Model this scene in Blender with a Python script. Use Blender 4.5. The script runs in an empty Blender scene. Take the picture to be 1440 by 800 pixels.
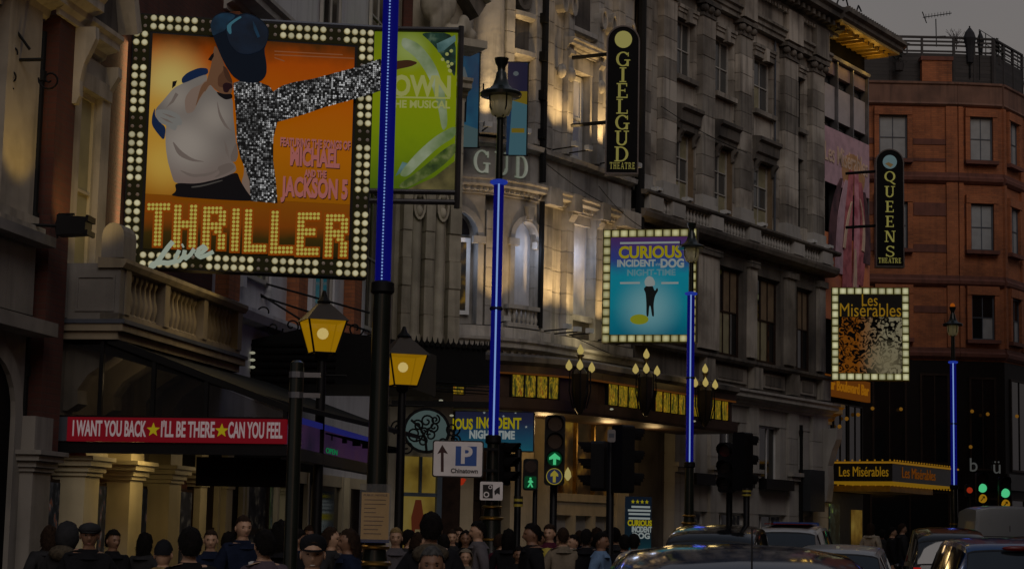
import bpy, bmesh, math, random
from math import sin, cos, tan, pi, radians as R
from mathutils import Vector, Matrix, noise as mnoise
random.seed(7)
sc = bpy.context.scene
COL = sc.collection

# ------------------------------------------------------------------ camera
F_ = 2700.0                      # focal length in pixels of the 1440 px wide photograph
CAMZ = 1.7
PITCH = math.atan(350 / 2700.0)
ROLL = R(1.2)
def _axes():
    f = Vector((0, cos(PITCH), sin(PITCH))); r = Vector((1, 0, 0)); u = Vector((0, -sin(PITCH), cos(PITCH)))
    return f, cos(ROLL) * r + sin(ROLL) * u, -sin(ROLL) * r + cos(ROLL) * u
AX = _axes()
cam = bpy.data.cameras.new('camera')
cam.sensor_width = 36.0; cam.sensor_fit = 'HORIZONTAL'; cam.lens = 36.0 * F_ / 1440.0
cam.clip_start = 0.1; cam.clip_end = 4000
camo = bpy.data.objects.new('camera', cam); COL.objects.link(camo)
m3 = Matrix((AX[1], AX[2], -AX[0])).transposed()
camo.matrix_world = Matrix.Translation((0, 0, CAMZ)) @ m3.to_4x4()
sc.camera = camo

# ------------------------------------------------------------------ dusk sky, soft dusk sun, exposure
SUN_EL, SUN_AZ = 38.0, 168.0     # azimuth from +Y towards +X: the bright part of the sky is behind the camera, over the road
world = bpy.data.worlds.new('World'); sc.world = world; world.use_nodes = True
wn = world.node_tree.nodes; wl = world.node_tree.links
for n in list(wn): wn.remove(n)
wo = wn.new('ShaderNodeOutputWorld'); bg = wn.new('ShaderNodeBackground')
sky = wn.new('ShaderNodeTexSky'); sky.sky_type = 'NISHITA'; sky.sun_disc = False
sky.sun_elevation = R(4.0); sky.sun_rotation = R(SUN_AZ); sky.altitude = 20; sky.air_density = 1.6; sky.dust_density = 4.0
mul = wn.new('ShaderNodeMixRGB'); mul.blend_type = 'MULTIPLY'; mul.inputs[0].default_value = 1.0
mul.inputs[2].default_value = (0.12, 0.12, 0.12, 1)
mix = wn.new('ShaderNodeMixRGB'); mix.inputs[0].default_value = 0.88
tc = wn.new('ShaderNodeTexCoord'); cl = wn.new('ShaderNodeTexNoise'); cl.inputs['Scale'].default_value = 1.6; cl.inputs['Detail'].default_value = 4
cr = wn.new('ShaderNodeValToRGB')                       # thin even cloud deck, mauve grey
cr.color_ramp.elements[0].position = 0.3; cr.color_ramp.elements[0].color = (0.14, 0.126, 0.13, 1)
cr.color_ramp.elements[1].position = 0.75; cr.color_ramp.elements[1].color = (0.168, 0.152, 0.154, 1)
wl.new(tc.outputs['Generated'], cl.inputs['Vector']); wl.new(cl.outputs['Fac'], cr.inputs['Fac'])
wl.new(sky.outputs['Color'], mul.inputs[1]); wl.new(mul.outputs[0], mix.inputs[1]); wl.new(cr.outputs['Color'], mix.inputs[2])
gr = wn.new('ShaderNodeSeparateXYZ'); wl.new(tc.outputs['Generated'], gr.inputs[0])      # the dusk deck turns slowly bluer towards the zenith
g2 = wn.new('ShaderNodeMapRange'); g2.inputs[1].default_value = 0.25; g2.inputs[2].default_value = 0.95; wl.new(gr.outputs[2], g2.inputs[0])
zb_ = wn.new('ShaderNodeMixRGB'); zb_.inputs[2].default_value = (0.115, 0.136, 0.175, 1); wl.new(g2.outputs[0], zb_.inputs[0]); wl.new(mix.outputs[0], zb_.inputs[1])
wl.new(zb_.outputs[0], bg.inputs['Color']); bg.inputs['Strength'].default_value = 1.0
wl.new(bg.outputs[0], wo.inputs['Surface'])
sl = bpy.data.lights.new('sun', 'SUN'); sl.energy = 0.5; sl.angle = R(35); sl.color = (1.0, 0.9, 0.84)
so = bpy.data.objects.new('sun', sl); COL.objects.link(so)
sd = Vector((sin(R(SUN_AZ)) * cos(R(SUN_EL)), cos(R(SUN_AZ)) * cos(R(SUN_EL)), sin(R(SUN_EL))))
so.rotation_euler = (-sd).to_track_quat('-Z', 'Y').to_euler(); so.location = sd * 60
sc.view_settings.view_transform = 'Standard'; sc.view_settings.look = 'None'
sc.view_settings.exposure = 0.0; sc.view_settings.gamma = 1.0; sc.view_settings.use_curve_mapping = False
sc.cycles.use_denoising = True
sc.cycles.max_bounces = 5; sc.cycles.diffuse_bounces = 2; sc.cycles.glossy_bounces = 3; sc.cycles.transmission_bounces = 4
sc.cycles.transparent_max_bounces = 6; sc.cycles.sample_clamp_indirect = 2.0; sc.cycles.use_light_tree = True
sc.cycles.caustics_reflective = False; sc.cycles.caustics_refractive = False

# ------------------------------------------------------------------ pixel -> place helpers
def ray(px, py):
    return AX[0] + ((px - 720) / F_) * AX[1] + ((400 - py) / F_) * AX[2]
def P(px, py, d):
    v = ray(px, py); t = d / v.y
    return Vector((v.x * t, d, CAMZ + v.z * t))
class Fr:
    """upright frame: u runs along the wall, n out of it, z up"""
    R_ = None
    def __init__(s, x, y, a):
        s.o = (x, y); s.a = a; s.u = (sin(R(a)), cos(R(a))); s.n = (cos(R(a)), -sin(R(a)))
    def w(s, u, n, z): return (s.o[0] + u * s.u[0] + n * s.n[0], s.o[1] + u * s.u[1] + n * s.n[1], z)
    def hit(s, px, py, n=0.0):
        v = ray(px, py); ox = s.o[0] + n * s.n[0]; oy = s.o[1] + n * s.n[1]
        t = (ox * s.n[0] + oy * s.n[1]) / (v.x * s.n[0] + v.y * s.n[1])
        return ((v.x * t - ox) * s.u[0] + (v.y * t - oy) * s.u[1], CAMZ + v.z * t)
    def rz(s, u=0): return R(90 - s.a)
class Cyl:
    """the same on a rounded corner: u is arc length"""
    def __init__(s, cx, cy, r, phi0): s.c = (cx, cy); s.R_ = r; s.p0 = phi0; s.a = 33
    def w(s, u, n, z):
        p = R(s.p0) + u / s.R_
        return (s.c[0] + (s.R_ + n) * sin(p), s.c[1] - (s.R_ + n) * cos(p), z)
    def hit(s, px, py, n=0.0):
        v = ray(px, py); r = s.R_ + n
        a = v.x ** 2 + v.y ** 2; b = -2 * (v.x * s.c[0] + v.y * s.c[1]); c = s.c[0] ** 2 + s.c[1] ** 2 - r * r
        D = b * b - 4 * a * c
        if D < 0: raise ValueError('ray misses corner %s' % px)
        t = (-b - math.sqrt(D)) / (2 * a)
        p = math.atan2(v.x * t - s.c[0], s.c[1] - v.y * t)
        return ((p - R(s.p0)) * s.R_, CAMZ + v.z * t)
    def rz(s, u=0): return R(s.p0) + u / s.R_

# ------------------------------------------------------------------ mesh helpers
ORG = {}
def tag(o, label=None, cat=None, group=None, kind=None):
    if label: o['label'] = label
    if cat: o['category'] = cat
    if group: o['group'] = group
    if kind: o['kind'] = kind
    return o
def thing(name, label, cat, loc, group=None):
    o = bpy.data.objects.new(name, None); COL.objects.link(o); o.location = loc; o.empty_display_size = 0.3
    ORG[o.name] = Vector(loc)
    return tag(o, label, cat, group)
class MB:
    def __init__(s): s.v = []; s.f = []
    def add(s, vs, fs):
        k = len(s.v); s.v += [tuple(p) for p in vs]; s.f += [tuple(i + k for i in f) for f in fs]; return s
    def box(s, F, u0, u1, n0, n1, z0, z1):
        seg = 1 if not F.R_ else max(1, int(abs(u1 - u0) / 0.22))
        vs = []
        for i in range(seg + 1):
            u = u0 + (u1 - u0) * i / seg
            vs += [F.w(u, n0, z0), F.w(u, n1, z0), F.w(u, n1, z1), F.w(u, n0, z1)]
        fs = [(3, 2, 1, 0)]
        for i in range(seg):
            a = 4 * i; b = a + 4
            for j in range(4):
                k = (j + 1) % 4; fs.append((a + j, a + k, b + k, b + j))
        a = 4 * seg; fs.append((a, a + 1, a + 2, a + 3))
        return s.add(vs, fs)
    def prism(s, F, pts, n0, n1):
        m = len(pts)
        vs = [F.w(u, n0, z) for u, z in pts] + [F.w(u, n1, z) for u, z in pts]
        fs = [tuple(range(m))[::-1], tuple(range(m, 2 * m))]
        for i in range(m):
            j = (i + 1) % m; fs.append((i, j, m + j, m + i))
        return s.add(vs, fs)
    def ring(s, F, outer, inner, n0, n1):
        """flat ring between two outlines with the same number of points"""
        m = len(outer)
        vs = [F.w(u, n0, z) for u, z in outer] + [F.w(u, n0, z) for u, z in inner] + [F.w(u, n1, z) for u, z in outer] + [F.w(u, n1, z) for u, z in inner]
        fs = []
        for i in range(m):
            j = (i + 1) % m
            fs += [(i, j, m + j, m + i), (2 * m + i, 3 * m + i, 3 * m + j, 2 * m + j), (i, 2 * m + i, 2 * m + j, j), (m + i, m + j, 3 * m + j, 3 * m + i)]
        return s.add(vs, fs)
    def sweep(s, F, prof, u0, u1, cap=True):
        m = len(prof); seg = 1 if not F.R_ else max(1, int(abs(u1 - u0) / 0.22))
        vs = []
        for i in range(seg + 1):
            u = u0 + (u1 - u0) * i / seg
            vs += [F.w(u, n, z) for n, z in prof]
        fs = []
        for i in range(seg):
            for j in range(m):
                k = (j + 1) % m; fs.append((i * m + j, i * m + k, (i + 1) * m + k, (i + 1) * m + j))
        if cap: fs += [tuple(range(m))[::-1], tuple(range(seg * m, seg * m + m))]
        return s.add(vs, fs)
    def lathe(s, c, prof, seg=12, cap=True):
        vs = []; m = len(prof)
        for r, z in prof:
            for i in range(seg):
                a = 2 * pi * i / seg; vs.append((c[0] + r * cos(a), c[1] + r * sin(a), c[2] + z))
        fs = []
        for k in range(m - 1):
            for i in range(seg):
                j = (i + 1) % seg; fs.append((k * seg + i, k * seg + j, (k + 1) * seg + j, (k + 1) * seg + i))
        if cap: fs += [tuple(range(seg))[::-1], tuple(range((m - 1) * seg, m * seg))]
        return s.add(vs, fs)
    def tube(s, pts, r, seg=6, cap=True):
        pts = [Vector(p) for p in pts]; m = len(pts)
        rs = r if isinstance(r, (list, tuple)) else [r] * m
        vs = []; prev = None
        for i, p in enumerate(pts):
            t = (pts[min(i + 1, m - 1)] - pts[max(i - 1, 0)]).normalized()
            up = Vector((0, 0, 1)) if abs(t.z) < 0.95 else Vector((1, 0, 0))
            if prev is not None:
                x = (prev - t * prev.dot(t))
                x = x.normalized() if x.length > 1e-5 else t.cross(up).normalized()
            else: x = t.cross(up).normalized()
            y = t.cross(x); prev = x
            for k in range(seg):
                a = 2 * pi * k / seg; vs.append(p + (x * cos(a) + y * sin(a)) * rs[i])
        fs = []
        for i in range(m - 1):
            for k in range(seg):
                j = (k + 1) % seg; fs.append((i * seg + k, i * seg + j, (i + 1) * seg + j, (i + 1) * seg + k))
        if cap: fs += [tuple(range(seg))[::-1], tuple(range((m - 1) * seg, m * seg))]
        return s.add(vs, fs)
    def ball(s, c, r, seg=10, rings=6, sc_=(1, 1, 1)):
        prof = []
        vs = [(c[0], c[1], c[2] - r * sc_[2])]
        for k in range(1, rings):
            t = -pi / 2 + pi * k / rings
            for i in range(seg):
                a = 2 * pi * i / seg
                vs.append((c[0] + r * sc_[0] * cos(t) * cos(a), c[1] + r * sc_[1] * cos(t) * sin(a), c[2] + r * sc_[2] * sin(t)))
        vs.append((c[0], c[1], c[2] + r * sc_[2])); fs = []
        for i in range(seg):
            j = (i + 1) % seg
            fs.append((0, 1 + j, 1 + i)); b = 1 + (rings - 2) * seg; fs.append((b + i, b + j, len(vs) - 1))
            for k in range(rings - 2):
                fs.append((1 + k * seg + i, 1 + k * seg + j, 1 + (k + 1) * seg + j, 1 + (k + 1) * seg + i))
        return s.add(vs, fs)
    def mesh(s, name, mat, org=(0, 0, 0), smooth=False, fix=True):
        me = bpy.data.meshes.new(name)
        o = Vector(org)
        me.from_pydata([tuple(Vector(p) - o) for p in s.v], [], s.f)
        if fix:
            bm = bmesh.new(); bm.from_mesh(me); bmesh.ops.recalc_face_normals(bm, faces=bm.faces); bm.to_mesh(me); bm.free()
        if mat: me.materials.append(MAT[mat] if isinstance(mat, str) else mat)
        if smooth: me.shade_smooth() if smooth is True else None
        if smooth == 'auto':
            me.shade_smooth(); me.set_sharp_from_angle(angle=R(40))
        me.update()
        return me
    def build(s, name, mat, parent=None, smooth=False, label=None, cat=None, group=None, kind=None):
        if parent is not None: org = ORG[parent.name]
        else:
            xs = [p[0] for p in s.v]; ys = [p[1] for p in s.v]; zs = [p[2] for p in s.v]
            org = Vector(((min(xs) + max(xs)) / 2, (min(ys) + max(ys)) / 2, min(zs)))
        me = s.mesh(name, mat, org, smooth)
        o = bpy.data.objects.new(name, me); COL.objects.link(o)
        if parent is not None: o.parent = parent
        else: o.location = org
        ORG[o.name] = Vector(org)
        return tag(o, label, cat, group, kind)
def put(name, me, parent, pos, rz=0.0, scale=None, label=None):
    """one more piece that shares its mesh"""
    o = bpy.data.objects.new(name, me); COL.objects.link(o)
    if parent is not None:
        o.parent = parent; o.location = Vector(pos) - ORG[parent.name]
    else: o.location = pos
    ORG[o.name] = Vector(pos)
    o.rotation_euler = (0, 0, rz)
    if scale: o.scale = scale
    if label: o['label'] = label
    return o
def boxmesh(name, mat, sx, sy, sz):
    """box centred in x and y, standing on z = 0"""
    F = Fr(0, 0, 90); b = MB(); b.box(F, -sx / 2, sx / 2, -sy / 2, sy / 2, 0, sz); return b.mesh(name, mat)
I = Fr(0, 0, 90)

# ------------------------------------------------------------------ materials
MAT = {}
def lin(c):
    return tuple((x / 255 / 12.92) if x <= 10 else ((x / 255 + 0.055) / 1.055) ** 2.4 for x in c)
def mat(name, col, rough=0.7, metal=0.0, var=0.25, scale=3.0, bump=0.0, rnd=0.0, streak=0.0, dark=None, emit=None, es=1.0, coat=0.0, spec=0.5, thr=(0.42, 0.68), es_only=False):
    """procedural surface: two-tone noise, optional rain streaks, random tone per piece, relief"""
    m = bpy.data.materials.new(name); m.use_nodes = True; nt = m.node_tree; N = nt.nodes; K = nt.links
    b = N['Principled BSDF']; b.inputs['Roughness'].default_value = rough; b.inputs['Metallic'].default_value = metal
    b.inputs['Coat Weight'].default_value = coat; b.inputs['Specular IOR Level'].default_value = spec
    dk = dark or tuple(x * (1 - var) for x in col)
    geo = N.new('ShaderNodeNewGeometry')
    no = N.new('ShaderNodeTexNoise'); no.inputs['Scale'].default_value = scale; no.inputs['Detail'].default_value = 5
    K.new(geo.outputs['Position'], no.inputs['Vector'])
    rp = N.new('ShaderNodeMapRange'); rp.inputs[1].default_value = thr[0]; rp.inputs[2].default_value = thr[1]
    K.new(no.outputs['Fac'], rp.inputs[0])
    mx = N.new('ShaderNodeMixRGB'); mx.inputs[1].default_value = (*col, 1); mx.inputs[2].default_value = (*dk, 1)
    K.new(rp.outputs[0], mx.inputs[0]); out = mx.outputs[0]
    if streak:
        mp = N.new('ShaderNodeMapping'); mp.inputs['Scale'].default_value = (5, 5, 0.35); K.new(geo.outputs['Position'], mp.inputs['Vector'])
        n2 = N.new('ShaderNodeTexNoise'); n2.inputs['Scale'].default_value = 1.0; n2.inputs['Detail'].default_value = 4; K.new(mp.outputs[0], n2.inputs['Vector'])
        r2 = N.new('ShaderNodeMapRange'); r2.inputs[1].default_value = 0.5; r2.inputs[2].default_value = 0.72; r2.inputs[4].default_value = streak; K.new(n2.outputs['Fac'], r2.inputs[0])
        m2 = N.new('ShaderNodeMixRGB'); m2.inputs[2].default_value = (*tuple(x * 0.3 for x in dk), 1); K.new(r2.outputs[0], m2.inputs[0]); K.new(out, m2.inputs[1]); out = m2.outputs[0]
    if rnd:
        oi = N.new('ShaderNodeObjectInfo'); r3 = N.new('ShaderNodeMapRange'); r3.inputs[3].default_value = 1 - rnd; r3.inputs[4].default_value = 1 + rnd * 0.6
        K.new(oi.outputs['Random'], r3.inputs[0]); m4 = N.new('ShaderNodeVectorMath'); m4.operation = 'SCALE'; K.new(out, m4.inputs[0]); K.new(r3.outputs[0], m4.inputs['Scale']); out = m4.outputs[0]
    K.new(out, b.inputs['Base Color'])
    if bump:
        n5 = N.new('ShaderNodeTexNoise'); n5.inputs['Scale'].default_value = scale * 6; n5.inputs['Detail'].default_value = 4; K.new(geo.outputs['Position'], n5.inputs['Vector'])
        bu = N.new('ShaderNodeBump'); bu.inputs['Strength'].default_value = bump; bu.inputs['Distance'].default_value = 0.02; K.new(n5.outputs['Fac'], bu.inputs['Height']); K.new(bu.outputs[0], b.inputs['Normal'])
    if emit:
        b.inputs['Emission Color'].default_value = (*emit, 1); b.inputs['Emission Strength'].default_value = es
        m.cycles.emission_sampling = 'NONE'
    MAT[name] = m
    return m
def glow(name, col, es=1.0, base=(0.004, 0.004, 0.004), sample=False, rough=0.4):
    """emission colour for lamp, bulb, tube, lit print, also for parts that are no lamp (colour given as seen in the photograph)"""
    m = mat(name, base, rough=0.6, var=0, emit=lin(col), es=es, spec=0.08)
    if sample: m.cycles.emission_sampling = 'AUTO'
    return m
def glow2(name, stops, axis=None, scale=2.0, base=(0.02, 0.02, 0.02), es=1.0, stretch=(1, 1, 1)):
    """lit print or coloured glass with a noise pattern through a colour ramp"""
    m = glow(name, (0, 0, 0), es, base); nt = m.node_tree; N = nt.nodes; K = nt.links; b = N['Principled BSDF']
    geo = N.new('ShaderNodeNewGeometry'); mp = N.new('ShaderNodeMapping'); mp.inputs['Scale'].default_value = stretch
    no = N.new('ShaderNodeTexNoise'); no.inputs['Scale'].default_value = scale; no.inputs['Detail'].default_value = 3
    cr = N.new('ShaderNodeValToRGB'); K.new(geo.outputs['Position'], mp.inputs[0]); K.new(mp.outputs[0], no.inputs['Vector']); K.new(no.outputs['Fac'], cr.inputs[0])
    el = cr.color_ramp.elements
    while len(el) < len(stops): el.new(0.5)
    for e, (p, c) in zip(el, stops): e.position = p; e.color = (*lin(c), 1)
    K.new(cr.outputs[0], b.inputs['Emission Color'])
    return m
def brickmat(name, c1, c2, mortar, rough=0.85):
    m = mat(name, c1, rough=rough, var=0.65, scale=0.9, streak=0.6); nt = m.node_tree; N = nt.nodes; K = nt.links; b = N['Principled BSDF']
    geo = N.new('ShaderNodeNewGeometry'); sp = N.new('ShaderNodeSeparateXYZ'); K.new(geo.outputs['Position'], sp.inputs[0])
    ad = N.new('ShaderNodeMath'); ad.operation = 'ADD'; K.new(sp.outputs[0], ad.inputs[0]); K.new(sp.outputs[1], ad.inputs[1])
    cb = N.new('ShaderNodeCombineXYZ'); K.new(ad.outputs[0], cb.inputs[0]); K.new(sp.outputs[2], cb.inputs[1])
    br = N.new('ShaderNodeTexBrick'); br.inputs['Scale'].default_value = 1.0; br.inputs['Brick Width'].default_value = 0.225; br.inputs['Row Height'].default_value = 0.075
    br.inputs['Mortar Size'].default_value = 0.008; br.inputs['Color1'].default_value = (*c1, 1); br.inputs['Color2'].default_value = (*c2, 1); br.inputs['Mortar'].default_value = (*mortar, 1)
    K.new(cb.outputs[0], br.inputs['Vector'])
    old = b.inputs['Base Color'].links[0].from_socket
    mm = N.new('ShaderNodeMixRGB'); mm.blend_type = 'MIX'; mm.inputs[0].default_value = 0.5; K.new(br.outputs['Color'], mm.inputs[1]); K.new(old, mm.inputs[2]); K.new(mm.outputs[0], b.inputs['Base Color'])
    bu = N.new('ShaderNodeBump'); bu.inputs['Strength'].default_value = 0.5; bu.inputs['Distance'].default_value = 0.01; bu.invert = True; K.new(br.outputs['Fac'], bu.inputs['Height']); K.new(bu.outputs[0], b.inputs['Normal'])
    return m
def glassmat(name, tint=(0.02, 0.025, 0.03), rough=0.06, alpha=1.0):
    m = mat(name, tint, rough=rough, var=0.2, scale=0.8, spec=0.7)
    if alpha < 1: m.node_tree.nodes['Principled BSDF'].inputs['Alpha'].default_value = alpha
    return m

mat('asphalt', (0.05, 0.05, 0.052), 0.75, bump=0.4, scale=4)
mat('paving', (0.16, 0.155, 0.145), 0.8, bump=0.2, scale=2, rnd=0.15)
mat('kerbstone', (0.2, 0.195, 0.19), 0.8, rnd=0.1)
mat('road_paint', (0.7, 0.7, 0.66), 0.6, scale=8, var=0.4)
mat('road_yellow', (0.6, 0.42, 0.05), 0.6, scale=8, var=0.4)
brickmat('red_brick', (0.11, 0.032, 0.02), (0.08, 0.024, 0.015), (0.06, 0.04, 0.03))
brickmat('orange_brick', (0.43, 0.14, 0.05), (0.24, 0.075, 0.03), (0.16, 0.08, 0.045))
mat('terracotta', (0.2, 0.1, 0.065), 0.8, var=0.4, streak=0.6, scale=1.2, rnd=0.15)
mat('red_stone', (0.16, 0.055, 0.035), 0.8, streak=0.4, rnd=0.15)
mat('pale_stone', (0.45, 0.425, 0.385), 0.8, var=0.42, streak=0.62, scale=1.5, bump=0.45, rnd=0.14)
mat('cream_stone', (0.46, 0.41, 0.32), 0.75, var=0.35, streak=0.5, scale=1.6, bump=0.35, rnd=0.12)
mat('grey_stone', (0.43, 0.39, 0.33), 0.85, dark=(0.165, 0.142, 0.116), streak=0.65, scale=0.7, bump=0.45, rnd=0.45, thr=(0.4, 0.66))
mat('sooty_stone', (0.15, 0.13, 0.108), 0.9, dark=(0.045, 0.04, 0.036), streak=0.6, scale=0.7, bump=0.45, rnd=0.2)
mat('light_grey_stone', (0.42, 0.4, 0.365), 0.8, var=0.25, streak=0.3, scale=0.9, bump=0.2, rnd=0.06)
mat('grimy_stone', (0.25, 0.23, 0.2), 0.85, var=0.35, streak=0.4, scale=1.2, bump=0.3)
mat('tan_stone', (0.3, 0.245, 0.16), 0.8, var=0.3, streak=0.4, scale=1.2, bump=0.3, rnd=0.1)
mat('white_stucco', (0.6, 0.6, 0.62), 0.75, var=0.2, streak=0.3, scale=0.9)
mat('cream_paint', (0.6, 0.52, 0.33), 0.55, var=0.15, streak=0.15)
mat('white_paint', (0.72, 0.72, 0.7), 0.5, var=0.15)
mat('lead', (0.07, 0.08, 0.1), 0.6, var=0.3)
mat('black_iron', (0.006, 0.006, 0.006), 0.6, 0.0, var=0.3, spec=0.2)
mat('black_paint', (0.006, 0.006, 0.007), 0.5, var=0.3, spec=0.25)
mat('green_black', (0.01, 0.014, 0.01), 0.32, 0.0, var=0.3, coat=0.25, spec=0.3)
mat('soft_black', (0.006, 0.005, 0.005), 0.9, spec=0.1)
mat('bronze', (0.03, 0.02, 0.01), 0.45, 0.5, var=0.4)
mat('gilt', (0.5, 0.3, 0.07), 0.35, 0.9, var=0.4, scale=9)
mat('steel_grey', (0.2, 0.2, 0.21), 0.4, 0.7)
mat('dark_wood', (0.03, 0.016, 0.01), 0.6, var=0.5, scale=5, spec=0.2)
mat('slat_wood', (0.035, 0.03, 0.028), 0.7, rnd=0.3)
mat('white_plastic', (0.6, 0.6, 0.58), 0.5)
glassmat('dark_glass', (0.008, 0.009, 0.01)); glassmat('window_glass', (0.05, 0.055, 0.06), 0.08)
mat('grey_blind', (0.3, 0.31, 0.31), 0.7, var=0.15)
mat('sash_paint', (0.42, 0.4, 0.36), 0.5, var=0.2)
mat('cream_blind', (0.42, 0.38, 0.2), 0.7, var=0.2)

def smooth_closed(pts, k=2):
    for _ in range(k): pts = [q for p0, p1 in zip(pts, pts[1:] + pts[:1]) for q in ((p0[0] * 0.8 + p1[0] * 0.2, p0[1] * 0.8 + p1[1] * 0.2), (p0[0] * 0.2 + p1[0] * 0.8, p0[1] * 0.2 + p1[1] * 0.8))]
    return pts
# ------------------------------------------------------------------ lettering
def textmesh(s, name, m, size=1.0, bold=0.0, ext=0.004, xs=1.0, align='CENTER', space=1.0, shear=0.0):
    cu = bpy.data.curves.new(name, 'FONT'); cu.body = s; cu.size = size; cu.extrude = ext; cu.offset = bold; cu.align_x = align; cu.align_y = 'CENTER'
    cu.space_character = space; cu.shear = shear; cu.resolution_u = 3
    o = bpy.data.objects.new(name, cu); COL.objects.link(o)
    bpy.context.view_layer.update()
    me = bpy.data.meshes.new_from_object(o.evaluated_get(bpy.context.evaluated_depsgraph_get()))
    bpy.data.objects.remove(o); bpy.data.curves.remove(cu)
    me.name = name
    for v in me.vertices:          # text plane -> upright: x stays, y becomes z, extrusion towards -y
        x, y, z = v.co; v.co = (x * xs, -z, y)
    me.materials.clear(); me.materials.append(MAT[m])
    return me
def text(F, s, u, n, z, name, m, parent, size, fit=None, **k):
    me = textmesh(s, name, m, size, **k)
    if fit:
        xs = [v.co.x for v in me.vertices]; w = max(xs) - min(xs); c = (max(xs) + min(xs)) / 2
        for v in me.vertices: v.co.x = (v.co.x - c) * fit / w
    if F.R_:                       # wrap round the corner
        return put(name, me, parent, F.w(u, n, z), F.rz(u))
    return put(name, me, parent, F.w(u, n, z), F.rz())
def star_pts(u, z, r, k=5, inner=0.42):
    return [(u + (r if i % 2 == 0 else r * inner) * sin(pi * i / k), z + (r if i % 2 == 0 else r * inner) * cos(pi * i / k)) for i in range(2 * k)]
def ell(u, z, a, b, m=24, t0=0.0): return [(u + a * cos(t0 + 2 * pi * i / m), z + b * sin(t0 + 2 * pi * i / m)) for i in range(m)]
def lamp(name, kind, loc, energy, col, parent=None, size=0.1, target=None, spot=None, blend=0.6, shape=None):
    l = bpy.data.lights.new(name, kind); l.energy = energy; l.color = col
    if kind == 'SPOT': l.spot_size = R(spot); l.spot_blend = blend; l.shadow_soft_size = size
    elif kind == 'POINT': l.shadow_soft_size = size
    elif kind == 'AREA': l.size = size
    if shape: l.shape = 'RECTANGLE'; l.size, l.size_y = shape
    o = bpy.data.objects.new(name, l); COL.objects.link(o)
    o.location = Vector(loc) - (ORG[parent.name] if parent else Vector())
    if parent: o.parent = parent
    if target is not None: o.rotation_euler = (Vector(target) - Vector(loc)).to_track_quat('-Z', 'Y').to_euler()
    return o

# frames of the street: the avenue bends to the right
L = Fr(-6.0, 21.0, 10)             # first theatre, red brick
G = Fr(0.59, 47.9, 33)             # far theatres beyond the side street
C = Cyl(-1.93, 49.5, 3.0, 57)      # rounded corner of the pale theatre (u < 0 going round into the side street)
B = Fr(12.9, 72.0, 90)             # red brick corner block across the far side street

# ================================================================== ground, road, pavements
def sheet(name, pts, z, m, kind='structure', th=None):
    b = MB()
    if th is None: b.add([(x, y, z) for x, y in pts], [tuple(range(len(pts)))])
    else:
        k = len(pts); b.add([(x, y, z) for x, y in pts] + [(x, y, z - th) for x, y in pts], [tuple(range(k)), tuple(range(k, 2 * k))[::-1]] + [(i, i + k, (i + 1) % k + k, (i + 1) % k) for i in range(k)])
    return b.build(name, m, None, kind=kind)
sheet('road', [(-900, -900), (900, -900), (900, 1500), (-900, 1500)], -0.12, 'asphalt')
KERB = [(-2.6, -12), (-1.75, 8), (-0.95, 21), (0.3, 30.5), (2.4, 38.0)]
KERB2 = [(3.2, 42.2), (4.75, 45.4), (9.3, 53.2), (13.2, 59.2)]
def kerbrun(pts, nm):
    r = thing(nm, None, None, (pts[0][0], pts[0][1], -0.12)); r['kind'] = 'structure'
    b = MB()
    for (x0, y0), (x1, y1) in zip(pts, pts[1:]):
        F = Fr(x0, y0, math.degrees(math.atan2(x1 - x0, y1 - y0))); ln = math.hypot(x1 - x0, y1 - y0); k = int(ln / 0.92)
        for i in range(k): b.box(F, i * ln / k + 0.004, (i + 1) * ln / k - 0.004, 0.0, 0.16, -0.12, 0.012)
    o = b.build('kerb_stones', 'kerbstone', r); o['kind'] = 'stuff'
    return r
kerbrun(KERB, 'kerb'); kerbrun(KERB2, 'kerb')
sheet('pavement', KERB + [(-4, 44), (-14, 44), (-14, -12)], 0.0, 'paving', th=0.12)
sheet('pavement', KERB2 + [(11, 62.5), (-6, 60), (-6, 52), (-2.5, 44.8), (0.4, 41.6)], 0.0, 'paving', th=0.12)
sheet('pavement', [(12.3, 67.6), (20.5, 67.6), (26, 73), (48, 100), (30, 110), (12.3, 100)], 0.0, 'paving', th=0.12)
sheet('pavement', [(9.6, -12), (10.6, 18), (13.5, 34), (20, 46), (40, 70), (60, 60), (40, -12)], 0.0, 'paving', th=0.12)
b = MB()
for i in range(26):                 # dashed centre line along the bend
    t = i * 3.0; x = 4.0 + 0.0058 * t * t * 0.9; F = Fr(x, t, math.degrees(math.atan(0.0104 * t))); b.box(F, 0, 1.4, -0.05, 0.05, -0.12, -0.114)
b.build('lane_marking', 'road_paint', None, kind='structure')
b = MB()
for pts in (KERB, KERB2):
    for (x0, y0), (x1, y1) in zip(pts, pts[1:]):
        F = Fr(x0, y0, math.degrees(math.atan2(x1 - x0, y1 - y0))); ln = math.hypot(x1 - x0, y1 - y0)
        for k in (0.36, 0.56): b.box(F, 0.02, ln - 0.02, k, k + 0.08, -0.12, -0.115)
b.build('yellow_line', 'road_yellow', None, kind='structure')

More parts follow.
